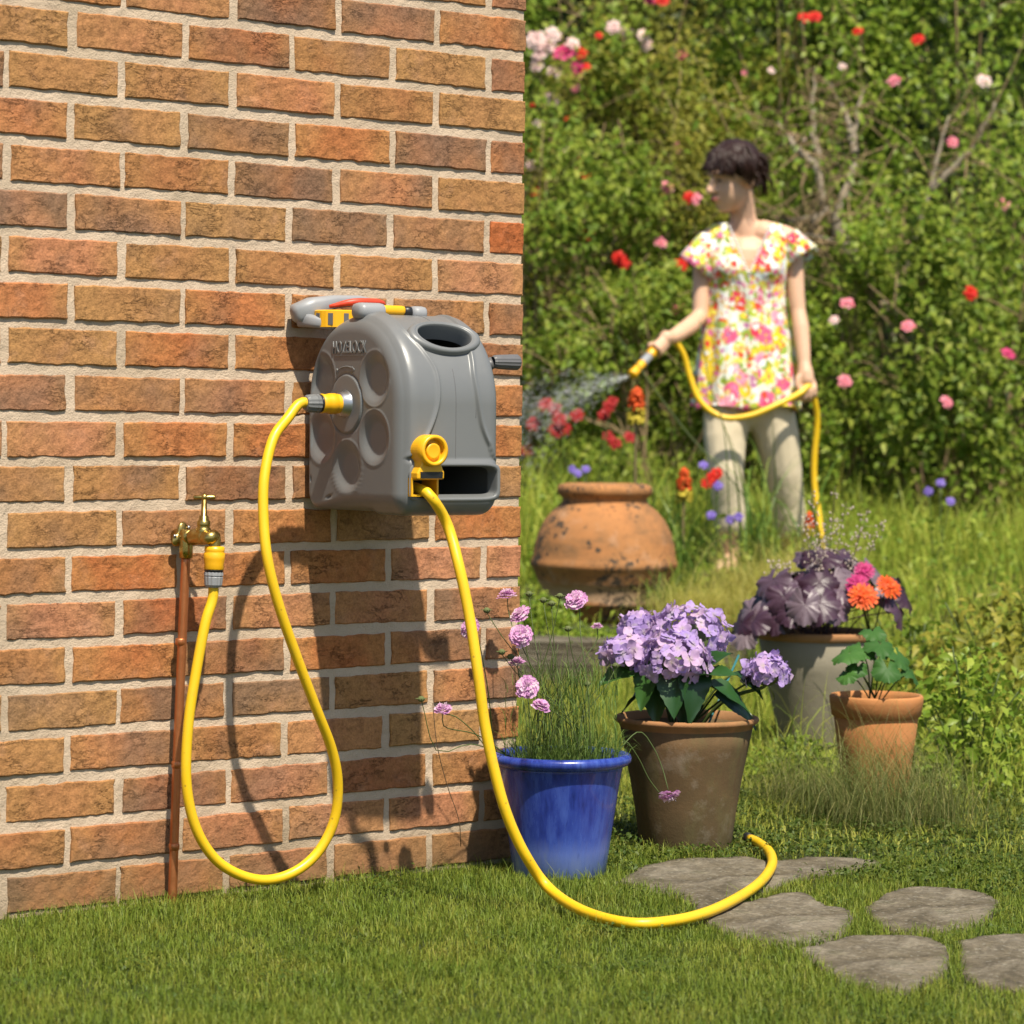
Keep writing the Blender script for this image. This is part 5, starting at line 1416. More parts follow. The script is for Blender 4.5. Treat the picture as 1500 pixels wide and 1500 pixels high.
# torso
chain(body, [(W(1062, 345, 0.03), 0.050), (W(1046, 352, 0.02), 0.052)]); chain(body, [(W(1118, 343, 0.03), 0.054), (W(1150, 350, 0.02), 0.050)])
body.ellipsoid(W(1094, 392, 0.03), (0.150, 0.088, 0.130)); body.ellipsoid(W(1092, 450, 0.03), (0.130, 0.085, 0.16)); body.ellipsoid(W(1094, 545, 0.03), (0.160, 0.105, 0.17))
body.ellipsoid(W(1072, 405, -0.045), (0.062, 0.055, 0.06)); body.ellipsoid(W(1120, 403, -0.045), (0.062, 0.055, 0.06))
# arms
chain(body, [(W(1040, 355, 0.02), 0.050), (W(1031, 385, 0.01), 0.040), (W(1027, 430, -0.01), 0.034), (W(1026, 463, -0.03), 0.030), (W(1010, 478, -0.10), 0.033), (W(992, 490, -0.17), 0.029), (W(983, 495, -0.20), 0.025)])
chain(body, [(W(1152, 352, 0.02), 0.050), (W(1162, 385, 0.02), 0.039), (W(1166, 430, 0.0), 0.033), (W(1169, 455, -0.01), 0.029), (W(1173, 480, -0.03), 0.032), (W(1177, 520, -0.06), 0.027), (W(1178, 532, -0.07), 0.024)])
# right hand round the nozzle (axis NZ), left hand on the hose
N0, N1 = W(925, 550, -0.36), W(966, 505, -0.24)
nzd = (N1 - N0).normalized()
palm = W(971, 499, -0.235)
chain(body, [(W(983, 495, -0.20), 0.025), (palm + Vector((0.012, 0, 0.012)), 0.026)])
side = nzd.cross(Vector((0, -1, 0.3))).normalized(); fwd = side.cross(nzd).normalized()
grip = N1 - nzd * 0.004
def around(c, ax, r, a): 
    e1 = Vector((0, 0, 1)) - ax * ax.z; e1.normalize(); e2 = ax.cross(e1)
    return c + (e1 * math.cos(a) + e2 * math.sin(a)) * r
for k, (off, rr_) in enumerate(((-0.032, 0.0088), (-0.014, 0.0092), (0.004, 0.0090), (0.021, 0.0080))):
    c = grip + nzd * off
    chain(body, [(palm + nzd * (off * 0.7) + Vector((0.004, 0, 0.006)), rr_ + 0.003)] + [(around(c, nzd, 0.027, a), rr_) for a in (0.5, 1.3, 2.1, 2.9 - 0.15 * k)])
chain(body, [(palm + Vector((-0.002, -0.004, -0.006)), 0.013)] + [(around(grip - nzd * 0.030, nzd, 0.026, a), 0.0095) for a in (-0.5, -1.2, -1.8)])
LG = W(1183, 566, -0.10)
chain(body, [(W(1178, 532, -0.07), 0.024), (W(1180, 547, -0.08), 0.030), (W(1182, 556, -0.085), 0.028)])
for k, (ox, ln) in enumerate(((-0.026, 0.9), (-0.009, 1.0), (0.009, 0.97), (0.025, 0.8))):
    b = W(1182, 556, -0.085) + Vector((ox, 0, -0.01))
    chain(body, [(b, 0.0105), (b + Vector((ox * 0.15, -0.018, -0.030 * ln)), 0.0090), (b + Vector((ox * 0.2, -0.016, -0.056 * ln)), 0.0084), (b + Vector((ox * 0.2, 0.002, -0.072 * ln)), 0.0075)])
b = W(1177, 545, -0.085); chain(body, [(b, 0.013), (b + Vector((-0.022, -0.015, -0.022)), 0.0105), (b + Vector((-0.026, -0.022, -0.052)), 0.0088)])
# legs and feet
zf = bed_z(PY) 
LEG_R = [(W(1066, 590, 0.02), 0.085), (W(1064, 640, -0.02), 0.072), (W(1066, 685, -0.05), 0.055), (W(1068, 730, -0.02), 0.050), (W(1069, 790, 0.02), 0.034), (W(1069, 815, 0.03), 0.033)]
LEG_L = [(W(1124, 590, 0.03), 0.088), (W(1136, 640, 0.03), 0.074), (W(1146, 685, 0.04), 0.056), (W(1152, 730, 0.08), 0.050), (W(1156, 785, 0.14), 0.034), (W(1157, 805, 0.15), 0.033)]
chain(body, LEG_R); chain(body, LEG_L)
for (a, d) in ((LEG_R[-1][0], Vector((-0.05, -0.17, 0))), (LEG_L[-1][0], Vector((0.03, -0.17, 0)))):
    h = Vector((a.x, a.y + 0.03, zf + 0.028)); chain(body, [(a, 0.033), (h, 0.030), (Vector((a.x, a.y - 0.05, zf + 0.030)) + d * 0.3, 0.034), (Vector((a.x, a.y, zf + 0.022)) + d, 0.024)])
bo = remesh(pw(body.build('body', M_SKIN, person)), 0.0052, 3)
# face detail
m = MB(); m.ellipsoid(hp(0, -0.0960 * HS, -0.050 * HS), (0.021, 0.008, 0.0085), HR, 12, 8); pw(m.build('lips', M_LIP, person))
for s in (-1, 1):
    m = MB(); m.ellipsoid(hp(s * 0.033 * HS, -0.0865 * HS, 0.012 * HS), (0.014, 0.006, 0.0055), HR, 12, 8); pw(m.build('eye', M_EYE, person))
    m = MB(); m.tube(spline([hp(s * .016 * HS, -.098 * HS, .034 * HS), hp(s * .034 * HS, -.095 * HS, .040 * HS), hp(s * .052 * HS, -.078 * HS, .032 * HS)], 8), 0.0035, 5); pw(m.build('eyebrow', M_HAIR, person))
# hair: swept locks over a cap
hr = MB(); rr = random.Random(4)
hr.ellipsoid(hp(0, 0.026, 0.048), (0.090, 0.106, 0.096), HR, 26, 18)
hr.ellipsoid(hp(0, 0.062, 0.012), (0.074, 0.060, 0.072), HR, 20, 14)
top = Vector((-0.02, 0.025, 0.138))
for k in range(300):
    t = rr.uniform(-math.pi, math.pi)
    front_ = math.cos(t)                      # +1 towards the face
    ex = math.sin(t)
    if front_ > 0.25: end = Vector((ex * 0.094, -0.106 + 0.055 * ex * ex - 0.008 * rr.random(), 0.062 - 0.034 * max(0, ex) - 0.018 * rr.random()))
    elif front_ > -0.3: end = Vector((0.092 * (1 if ex > 0 else -1), -0.030 * front_ - 0.045 * max(0, front_), -0.012 - 0.02 * rr.random() + 0.05 * max(0, front_)))
    else: end = Vector((ex * 0.080, 0.085 + 0.02 * (-front_), -0.055 + rr.uniform(-0.035, 0.025)))
    s0 = top + Vector((rr.uniform(-.02, .02), rr.uniform(-.03, .03), rr.uniform(-.008, .004)))
    mid = (s0 + end) * 0.5; c0_ = Vector((0, 0.022, 0.035)); mid = c0_ + (mid - c0_).normalized() * (0.108 + rr.uniform(-.006, .007))
    q = c0_ + ((mid + end) * 0.5 - c0_).normalized() * (0.112 + rr.uniform(-.006, .006))
    P = spline([hp(*s0), hp(*mid), hp(*q), hp(*end)], 10)
    hr.tube(P, np.interp(np.linspace(0, 1, 10), [0, .3, .7, 1], [.006, .008, .006, .0012]) * rr.uniform(0.45, 0.9), 6)
for k in range(40):                        # loose wisps
    a = rr.uniform(1.5, 4.78); s0 = Vector((0.09 * math.sin(a), 0.026 - 0.10 * math.cos(a), rr.uniform(-0.02, 0.10))); o_ = (s0 - Vector((0, 0.026, 0.03))).normalized()
    e_ = s0 + o_ * rr.uniform(0.01, 0.03) + Vector((0, 0.01, -rr.uniform(0.02, 0.06)))
    hr.tube(spline([hp(*s0), hp(*((s0 + e_) * 0.5 + o_ * 0.01)), hp(*e_)], 6), [0.003, 0.003, 0.0025, 0.002, 0.0015, 0.0008], 4)
pw(hr.build('hair', M_HAIR, person))
# trousers
tr = MB()
tr.ellipsoid(W(1095, 575, 0.03), (0.175, 0.118, 0.15))
def fat(L, e): return [(p, r + e) for p, r in L]
chain(tr, [(W(1068, 588, 0.02), 0.098), (W(1062, 640, -0.02), 0.082), (W(1063, 690, -0.045), 0.068), (W(1067, 735, -0.02), 0.060), (W(1069, 764, 0.0), 0.064)])
chain(tr, [(W(1122, 588, 0.03), 0.100), (W(1138, 640, 0.03), 0.084), (W(1148, 690, 0.045), 0.070), (W(1154, 735, 0.08), 0.062), (W(1158, 768, 0.11), 0.065)])
remesh(pw(tr.build('trousers', M_TROUSER, person)), 0.007, 3)
# tunic: rings from the hem up, open at the neck, with folds
NT_, NZ_ = 96, 70
zs = np.linspace(0, 1, NZ_)
rowpx = [(0.0, 598, 1093, 0.196, 0.145), (0.18, 550, 1093, 0.186, 0.138), (0.36, 500, 1093, 0.170, 0.128), (0.52, 455, 1092, 0.152, 0.118), (0.64, 420, 1092, 0.150, 0.122), (0.74, 395, 1093, 0.158, 0.128), (0.84, 366, 1094, 0.164, 0.116), (0.92, 344, 1095, 0.158, 0.100), (0.97, 329, 1095, 0.130, 0.086), (1.0, 316, 1094, 0.085, 0.075)]
tb = np.array(rowpx)
V = []; keep = {}; F = []
for i, t in enumerate(zs):
    y, x, a, b = [np.interp(t, tb[:, 0], tb[:, k]) for k in (1, 2, 3, 4)]
    c = W(x, y, 0.03)
    for j in range(NT_):
        th = 2 * math.pi * j / NT_
        fold_ = (0.055 * math.sin(9 * th + 0.6 + 1.2 * t) + 0.03 * math.sin(17 * th + 2)) * max(0, 1 - t / 0.66) ** 0.7 + 0.012 * math.sin(7 * th + 9 * t)
        cx, cy = math.cos(th), math.sin(th)
        k = (abs(cx) ** 2.4 + abs(cy) ** 2.4) ** (-1 / 2.4)
        bust = 0.028 * math.exp(-((t - 0.74) / 0.08) ** 2) * (math.exp(-((th - 1.5 * math.pi + 0.55) / 0.35) ** 2) + math.exp(-((th - 1.5 * math.pi - 0.55) / 0.35) ** 2))
        x_, y_ = a * k * cx * (1 + fold_), b * k * cy * (1 + fold_) - bust
        p = c + Vector((x_, y_, 0.012 * math.sin(5 * th) * (1 if i == 0 else 0)))
        V.append(p)
zV = 0.70
for i in range(NZ_ - 1):
    t = (zs[i] + zs[i + 1]) / 2
    for j in range(NT_):
        th = 2 * math.pi * (j + 0.5) / NT_
        a = np.interp(t, tb[:, 0], tb[:, 3])
        x_ = a * math.cos(th)
        if math.sin(th) < 0 and t > zV and abs(x_ + 0.004) < (t - zV) * 0.30: continue
        if t > 0.975: continue
        a_ = i * NT_ + j; b_ = i * NT_ + (j + 1) % NT_
        F.append((a_, b_, b_ + NT_, a_ + NT_))
tn = MB(); tn.add(V, F)
def sleeve(sh, out_, dn, flip):
    """short flared cap sleeve"""
    ax = (dn - sh).normalized(); Mx = frame_from_z(ax); Vv = []; Ff = []; n = 40
    for i, (q, r) in enumerate(((0.0, 0.060), (0.2, 0.064), (0.45, 0.068), (0.75, 0.075), (1.0, 0.083))):
        for j in range(n):
            t = 2 * math.pi * j / n
            rr_ = r * (1 + 0.10 * q * math.sin(6 * t + flip) + 0.04 * q * math.sin(11 * t))
            p = sh + ax * (dn - sh).length * q * (1 + 0.18 * math.cos(t)) + Mx @ Vector((rr_ * math.cos(t), rr_ * math.sin(t) * 0.92, 0))
            Vv.append(p)
    for i in range(4):
        for j in range(n): Ff.append((i * n + j, i * n + (j + 1) % n, (i + 1) * n + (j + 1) % n, (i + 1) * n + j))
    tn.add(Vv, Ff)
sleeve(W(1043, 352, 0.02), None, W(1019, 391, 0.0), 0.4)
sleeve(W(1149, 348, 0.02), None, W(1174, 382, 0.02), 1.7)
tu = pw(tn.build('tunic', M_FLORAL, person))
m = tu.modifiers.new('solid', 'SOLIDIFY'); m.thickness = 0.004
# bead trim along the neckline
bd = MB()
for s in (-1, 1):
    for q in np.linspace(0, 1, 14):
        t = zV + (0.95 - zV) * q; y, x, a, b = [np.interp(t, tb[:, 0], tb[:, k]) for k in (1, 2, 3, 4)]
        xx = s * (t - zV) * 0.30; cxx = min(0.99, abs(xx) / a); yy = -b * (1 - cxx ** 2.4) ** (1 / 2.4)
        bd.ellipsoid(W(x, y, 0.03) + Vector((xx, yy - 0.004, 0)), (0.006, 0.006, 0.006), None, 7, 5)
pw(bd.build('bead_trim', simple('white beads', (0.78, 0.74, 0.72), 0.3), person))
# ---- the hose she holds, nozzle and the spray
sh_ = new_empty('spray_hose', Vector((LG.x, LG.y, bed_z(PY)))); tag(sh_, 'yellow hose with spray nozzle held by the woman', 'garden hose')
SO = sh_.location
hp_ = [N1 + nzd * 0.02, N1 + nzd * 0.07 + Vector((0, 0, -0.005)), W(1000, 517, -0.17), W(1010, 550, -0.16), W(1026, 588, -0.17), W(1058, 611, -0.18), W(1098, 609, -0.18), W(1140, 592, -0.16), W(1172, 576, -0.12), LG + Vector((0.006, 0, 0)), W(1194, 590, -0.08), W(1197, 620, -0.06), W(1193, 670, -0.05), W(1193, 710, -0.05), W(1198, 745, -0.06), W(1206, 800, -0.10), W(1215, 826, -0.15)]
o = tube('hose', spline(hp_, 140), 0.0115, M_HOSE, sh_, 12); o.location = -SO
m = MB(); along(m, N0, nzd, [(0.010, 0), (0.017, 0.002), (0.0185, 0.012), (0.0165, 0.030), (0.0150, 0.055), (0.0165, 0.075), (0.0165, 0.078)], 20)
nz_ = m.build('nozzle', M_YEL, sh_); nz_.location = -SO
m = MB(); along(m, N0 + nzd * 0.078, nzd, [(0.0170, 0), (0.0180, 0.004), (0.0165, 0.03), (0.0160, 0.046)], 20); o = m.build('grey_sleeve', M_GREY_L, sh_); o.location = -SO
m = MB(); along(m, N0 + nzd * 0.124, nzd, [(0.0160, 0), (0.0185, 0.004), (0.0180, 0.035), (0.0130, 0.055)], 20); o = m.build('coupling', M_YEL, sh_); o.location = -SO
# water: thin streaks thrown from the nozzle
n = 1500
t_ = RNG.random(n) ** 0.75
az = RNG.normal(0, 0.20, n); el_ = RNG.normal(0, 0.17, n)
dirv = np.array(-nzd)
dirv = np.array([-0.93, -0.18, -0.08]) * 0.75 + np.array([dirv[0], dirv[1], dirv[2]]) * 0.25
dirv /= np.linalg.norm(dirv)
sx_ = np.cross(dirv, [0, 0, 1]); sx_ /= np.linalg.norm(sx_); sy_ = np.cross(sx_, dirv)
d = dirv + sx_ * np.tan(az)[:, None] + sy_ * np.tan(el_)[:, None]
s = t_ * 0.50
def fly(s):
    p = np.array(N0) + d * s[:, None]; p[:, 2] -= 0.42 * s ** 2; return p
p0 = fly(s); p1 = fly(s + RNG.uniform(0.010, 0.030, n))
w = RNG.uniform(0.0004, 0.0010, n)[:, None]
up_ = np.array([0, 0, 1.0])
V = np.stack([p0, (p0 + p1) / 2 + up_ * w, p1, (p0 + p1) / 2 - up_ * w, (p0 + p1) / 2 + np.array([0, -1.0, 0]) * w], 1).reshape(-1, 3)
b = np.arange(n)[:, None] * 5
F = np.concatenate([b + np.array([q]) for q in ([0, 1, 4], [1, 2, 4], [2, 3, 4], [3, 0, 4])], 0)
t = NT('water drops'); pr = t.n('BsdfPrincipled'); pr.inputs['Base Color'].default_value = (0.9, 0.93, 0.95, 1); pr.inputs['Roughness'].default_value = 0.1; pr.inputs['Alpha'].default_value = 0.32
M_WATER = t.done(pr.outputs[0])
o = np_obj('water_spray', V, F, M_WATER); tag(o, 'fine spray of water from the hose nozzle', 'water', kind='stuff')

# ================================================================== PLANTING BEHIND
M_ROSELEAF = leafy('rose leaf', [(0, (0.088, 0.163, 0.016)), (0.4, (0.175, 0.257, 0.027)), (0.75, (0.288, 0.338, 0.045)), (1, (0.477, 0.489, 0.108))], 0.5, 0.42, patch=(2.2, 0.35))
M_OLIVELEAF = leafy('olive leaf', [(0, (0.131, 0.151, 0.018)), (0.5, (0.244, 0.248, 0.031)), (0.8, (0.363, 0.325, 0.052)), (1, (0.476, 0.398, 0.104))], 0.5, 0.38, patch=(2.6, 0.4))
M_LIMELEAF = leafy('bright leaf', [(0, (0.101, 0.192, 0.019)), (0.5, (0.215, 0.307, 0.032)), (1, (0.453, 0.512, 0.083))], 0.38, 0.42, patch=(3.0, 0.3))
M_HEDGE = leafy('shade dark hedge leaf', [(0, (0.024, 0.042, 0.005)), (0.6, (0.046, 0.066, 0.009)), (1, (0.075, 0.089, 0.015))], 0.5, 0.25)  # leaf colour darkened so gaps between the bushes read as shaded pockets
M_BARK = simple('grey bark', (0.235, 0.195, 0.145), 0.9, 0.2, 0, 40, 0.9, 0.45, 0, 14)
M_TWIG = simple('dry twig', (0.26, 0.185, 0.10), 0.85, 0.2, 0, None, 0, 0.5, 0, 5)
rg_ = random.Random(21)
def clumped(center, rad, n, nclump, spread, shell=0.62):
    c = np.array(center); rad = np.array(rad)
    d = RNG.normal(0, 1, (nclump, 3)); d /= np.linalg.norm(d, axis=1)[:, None]
    q = shell + (1 - shell) * RNG.random(nclump) ** 0.6
    cc = d * q[:, None]
    k = RNG.integers(0, nclump, n)
    loc = cc[k] + RNG.normal(0, spread, (n, 3))
    return c + loc * rad, d[k]
BUSHES = []
def bush(name, label, cat, px, py, Y, rad, n, size, mat, nclump=34, spread=0.125, aspect=0.55, stems=14, group=None):
    c = at(px, py, Y); z0 = bed_z(Y)
    root = new_empty(name, (c.x, c.y, z0)); tag(root, label, cat, group)
    P, d = clumped((0, 0, c.z - z0), rad, n, nclump, spread)
    P = P[P[:, 2] > 0.01]; d = d[:len(P)]
    nrm = d * 0.35 + np.array([0.15, -0.42, 0.70])
    V, F, T = leaf_cards(P, size * (0.55 + 0.95 * RNG.random(len(P)) ** 1.6), aspect, nrm, 0.6)
    o = np_obj('crown', V, F, mat, root, T); o['kind'] = 'stuff'
    mb = MB()
    for k in range(stems):
        e = Vector((rg_.uniform(-1, 1) * rad[0], rg_.uniform(-1, 0.6) * rad[1], c.z - z0 + rg_.uniform(-0.5, 0.95) * rad[2]))
        b = Vector((rg_.uniform(-.12, .12), rg_.uniform(-.12, .12), -0.03))
        mid_ = b * 0.4 + e * 0.6 + Vector((rg_.uniform(-.15, .15), rg_.uniform(-.1, .1), 0.1))
        S = spline([b, mid_, e], 10); mb.tube(S, np.linspace(0.009, 0.0025, 10), 5)
        for q in range(4):
            s_ = Vector(S[rg_.randrange(4, 9)]); e2 = s_ + Vector((rg_.gauss(0, .2), rg_.gauss(0, .15), rg_.uniform(0, .3))); mb.tube(spline([s_, (s_ + e2) / 2 + Vector((0, 0, .04)), e2], 6), np.linspace(0.004, 0.0015, 6), 4)
    mb.build('branches', M_TWIG, root)
    BUSHES.append((root, px, py, Y, rad))
    return root
# tall hedge closing the garden
hd = new_empty('hedge', (0.6, 16.2, bed_z(16))); tag(hd, 'tall green hedge, coloured dark as shade, behind the rose bushes', 'hedge')
def hedge_z(x): return 3.5 + 0.25 * math.sin(x * 1.3) + 0.15 * math.sin(x * 3.7)
n = 46000
x = RNG.uniform(-5.0, 8.0, n); z = RNG.random(n) * 3.5; y = -0.55 + RNG.normal(0, 0.10, n) + 0.18 * np.sin(x * 2.3) * np.sin(z * 2.1)
P = np.stack([x, y, z], 1); k = RNG.random(n) < 0.12; P[k, 1] = RNG.uniform(-0.5, 0.6, k.sum()); P[k, 2] = 3.5 + RNG.normal(0, 0.08, k.sum())
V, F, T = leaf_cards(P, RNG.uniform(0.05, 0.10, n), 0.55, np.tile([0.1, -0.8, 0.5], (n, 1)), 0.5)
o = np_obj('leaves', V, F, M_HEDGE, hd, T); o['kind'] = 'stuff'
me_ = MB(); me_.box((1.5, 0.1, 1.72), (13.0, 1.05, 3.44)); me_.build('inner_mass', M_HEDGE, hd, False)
GR = 'shrubs and rose bushes filling the bed'
bush('rose_bush', 'climbing rose with pale pink and white blooms at the wall corner', 'rose bush', 800, 120, 13.9, (0.62, 0.5, 0.95), 8500, 0.050, M_ROSELEAF, group=GR)
bush('rose_bush', 'rose bush with red blooms and dark foliage behind the terracotta urn', 'rose bush', 815, 420, 13.0, (0.52, 0.45, 0.75), 7500, 0.042, M_ROSELEAF, group=GR)
bush('shrub', 'olive green fine-leaved shrub left of the woman with scattered pink roses', 'shrub', 930, 330, 13.5, (0.62, 0.5, 0.95), 12000, 0.034, M_OLIVELEAF, 60, 0.10, 0.42, group=GR)
bush('shrub', 'high olive shrub above the woman with brown twigs', 'shrub', 1010, 110, 14.2, (0.70, 0.5, 0.80), 11000, 0.036, M_OLIVELEAF, 55, 0.11, 0.45, group=GR)
bush('rose_bush', 'bright green rose bush with a red bloom at the upper corner', 'rose bush', 1190, 60, 13.8, (0.62, 0.45, 0.70), 8000, 0.046, M_LIMELEAF, group=GR)
bush('rose_bush', 'green rose bush with pink blooms beside the woman\'s hanging arm', 'rose bush', 1255, 540, 12.7, (0.42, 0.38, 0.62), 7500, 0.036, M_LIMELEAF, group=GR)
bush('shrub', 'low dark shrub between the urn and the woman', 'shrub', 930, 560, 12.6, (0.45, 0.32, 0.45), 6000, 0.036, M_ROSELEAF, group=GR)
bush('shrub', 'shrub directly behind the woman\'s back', 'shrub', 1110, 430, 13.3, (0.55, 0.4, 0.8), 8000, 0.038, M_ROSELEAF, group=GR)
bush('shrub', 'tall leafy shrub right of the old gnarled tree', 'shrub', 1400, 180, 13.6, (0.62, 0.5, 1.1), 8000, 0.045, M_LIMELEAF, group=GR)
bush('shrub', 'broad green shrub at the right end of the bed', 'shrub', 1430, 520, 12.45, (0.60, 0.40, 0.75), 9000, 0.042, M_ROSELEAF, group=GR)

# roses, each a bloom of its bush
M_RPINK = leafy('pink petal', [(0, (0.72, 0.16, 0.22)), (1, (0.80, 0.34, 0.40))], 0.6, 0.3)
M_RPALE = leafy('pale petal', [(0, (0.80, 0.50, 0.48)), (1, (0.84, 0.70, 0.64))], 0.6, 0.3)
M_RRED = leafy('red petal', [(0, (0.55, 0.012, 0.010)), (1, (0.72, 0.035, 0.018))], 0.6, 0.25)
M_RMAG = leafy('deep pink petal', [(0, (0.50, 0.03, 0.12)), (1, (0.66, 0.08, 0.22))], 0.6, 0.3)
ROSE = {c: [zinnia(50 + i * 3 + k, 0.034, m_, (7, 6, 6, 4), 0.55) for k in range(3)] for i, (c, m_) in enumerate((('p', M_RPINK), ('w', M_RPALE), ('r', M_RRED), ('m', M_RMAG)))}
roses = [(786, 60, 'w', 1.5), (800, 66, 'w', 1.5), (792, 80, 'w', 1.3), (809, 52, 'w', 1.2), (788, 96, 'w', 1.1), (812, 107, 'w', 1.1), (822, 82, 'm', 1.5), (834, 76, 'm', 1.4), (838, 66, 'w', 1.1), (850, 80, 'r', 1.1), (846, 100, 'm', 1.2), (856, 101, 'r', 1.0), (843, 110, 'p', 1.0), (899, 41, 'w', 1.1), (919, 48, 'w', 1.0), (942, 53, 'w', 1.0), (948, 66, 'w', 1.0), (805, 149, 'w', 1.2), (789, 183, 'w', 0.9), (811, 201, 'p', 0.8), (777, 243, 'w', 0.9), (829, 221, 'w', 0.8), (843, 130, 'p', 0.7), (877, 53, 'r', 0.6), (830, 174, 'r', 0.5), (780, 155, 'r', 0.4), (778, 217, 'r', 0.5), (849, 240, 'r', 1.0), (855, 262, 'r', 1.0), (789, 286, 'r', 1.2), (859, 344, 'r', 1.05), (907, 378, 'r', 1.0), (914, 386, 'r', 1.0), (976, 276, 'p', 1.0), (991, 217, 'p', 0.95), (1009, 290, 'r', 0.9), (1019, 293, 'p', 1.0), (967, 357, 'p', 1.0), (996, 389, 'r', 1.0), (995, 456, 'm', 1.1), (1178, 28, 'r', 1.0), (1193, 26, 'r', 1.0), (1241, 446, 'p', 1.0), (1237, 560, 'p', 1.0), (1163, 200, 'w', 0.6), (1175, 203, 'w', 0.6), (950, 1, 'm', 1.0), (970, 2, 'r', 1.1), (1130, 104, 'w', 0.6), (999, 82, 'm', 0.9), (1091, 108, 'p', 0.6), (1234, 98, 'w', 0.6), (1222, 470, 'w', 0.7), (1257, 47, 'r', 0.8),
         (1310, 120, 'p', 1.0), (1345, 60, 'r', 1.0), (1395, 210, 'p', 1.0), (1440, 120, 'w', 1.1), (1470, 300, 'p', 1.0), (1330, 480, 'p', 1.0), (1420, 430, 'r', 1.0), (1385, 590, 'p', 0.9), (1475, 520, 'm', 1.0)]
for i, (x, y, c, s) in enumerate(roses):
    r0 = min(BUSHES, key=lambda b: ((x - b[1]) / b[4][0]) ** 2 + ((y - b[2]) / b[4][2]) ** 2)
    Yq = r0[3] - r0[4][1] * 1.02 - 0.08
    p = at(x, y, Yq) - r0[0].location
    nz = Vector((rg_.uniform(-.4, .4), -0.8, rg_.uniform(0.1, .8))).normalized()
    put('rose', ROSE[c][i % 3], r0[0], p, frame_from_z(nz, rg_.uniform(0, 6)), s * 0.95)

# old gnarled tree at the back
tr0 = at(1450, 760, 12.85); tree = new_empty('old_tree', (tr0.x, 12.85, bed_z(12.85))); tag(tree, 'old gnarled leaning tree with pale branches and dry twigs', 'tree')
TO = tree.location
def tq(x, y, dy=0.0): return at(x, y, 12.85 + dy) - TO
m = MB()
S = spline([Vector((0, 0, -0.05)), tq(1420, 660), tq(1375, 570, .02), tq(1325, 500, .0), tq(1280, 432, -.03), tq(1250, 382, -.08), tq(1222, 330, -.1), tq(1205, 308, -.1)], 40)
S[:, 0] += [0.02 * mnoise.noise(Vector((0, 0, q * 0.6))) for q in range(40)]; S[:, 2] += [0.02 * mnoise.noise(Vector((5, 0, q * 0.7))) for q in range(40)]
V_, F_ = tube_vf(S, np.linspace(0.075, 0.030, 40) * (1 + 0.14 * np.sin(np.arange(40) * 1.9)), 14)
V_ = [Vector(v) + Vector((1, 1, 1)) * 0.009 * mnoise.noise(Vector(v) * 22) for v in V_]; m.add(V_, F_)
m.build('trunk', M_BARK, tree)
limbs = [[(1207, 312, -.1), (1185, 320, -.12), (1160, 323, -.1), (1135, 316, -.05)], [(1207, 310, -.1), (1200, 270, -.1), (1196, 225, .0), (1190, 160, .3), (1195, 100, .6)], [(1218, 325, -.1), (1235, 290, -.05), (1250, 240, .1), (1255, 170, .4), (1270, 110, .6)], [(1205, 308, -.1), (1185, 340, -.16), (1165, 352, -.2)], [(1240, 362, -.08), (1215, 352, -.15), (1190, 345, -.2)], [(1198, 245, -.05), (1165, 215, .0), (1140, 180, .2)], [(1252, 225, .1), (1240, 170, .3), (1215, 120, .5)], [(1300, 465, -.02), (1330, 380, 0), (1360, 280, 0), (1390, 170, .1)], [(1360, 280, 0), (1420, 220, 0), (1460, 150, 0)]]
ends = []
for L in limbs:
    m = MB(); S = spline([tq(*q) for q in L], 22)
    S[:, 0] += [0.02 * mnoise.noise(Vector((L[0][0], 3, q * 0.6))) for q in range(22)]
    m.tube(S, np.linspace(0.019, 0.006, 22), 7); m.build('limb', M_BARK, tree)
    ends += [Vector(S[k]) for k in range(4, 22, 2)]
m = MB()
for k in range(150):
    s_ = rg_.choice(ends); e = s_ + Vector((rg_.gauss(0, .22), rg_.gauss(-.05, .15), rg_.gauss(-0.05, .25)))
    q = (s_ + e) / 2 + Vector((rg_.gauss(0, .05), 0, rg_.gauss(0.03, .05)))
    m.tube(spline([s_, q, e], 7), np.linspace(0.0045, 0.0015, 7), 4)
m.build('twigs', M_TWIG, tree)['kind'] = 'stuff'
Pt = np.array([tuple(rg_.choice(ends)) for k in range(1100)]) + RNG.normal(0, 0.18, (1100, 3)) + np.array([0, 0.1, 0.16])
V, F, T = leaf_cards(Pt, RNG.uniform(0.03, 0.055, 1100), 0.5, np.tile([0.1, -0.4, 0.7], (1100, 1)), 0.5)
np_obj('crown', V, F, M_LIMELEAF, tree, T)['kind'] = 'stuff'

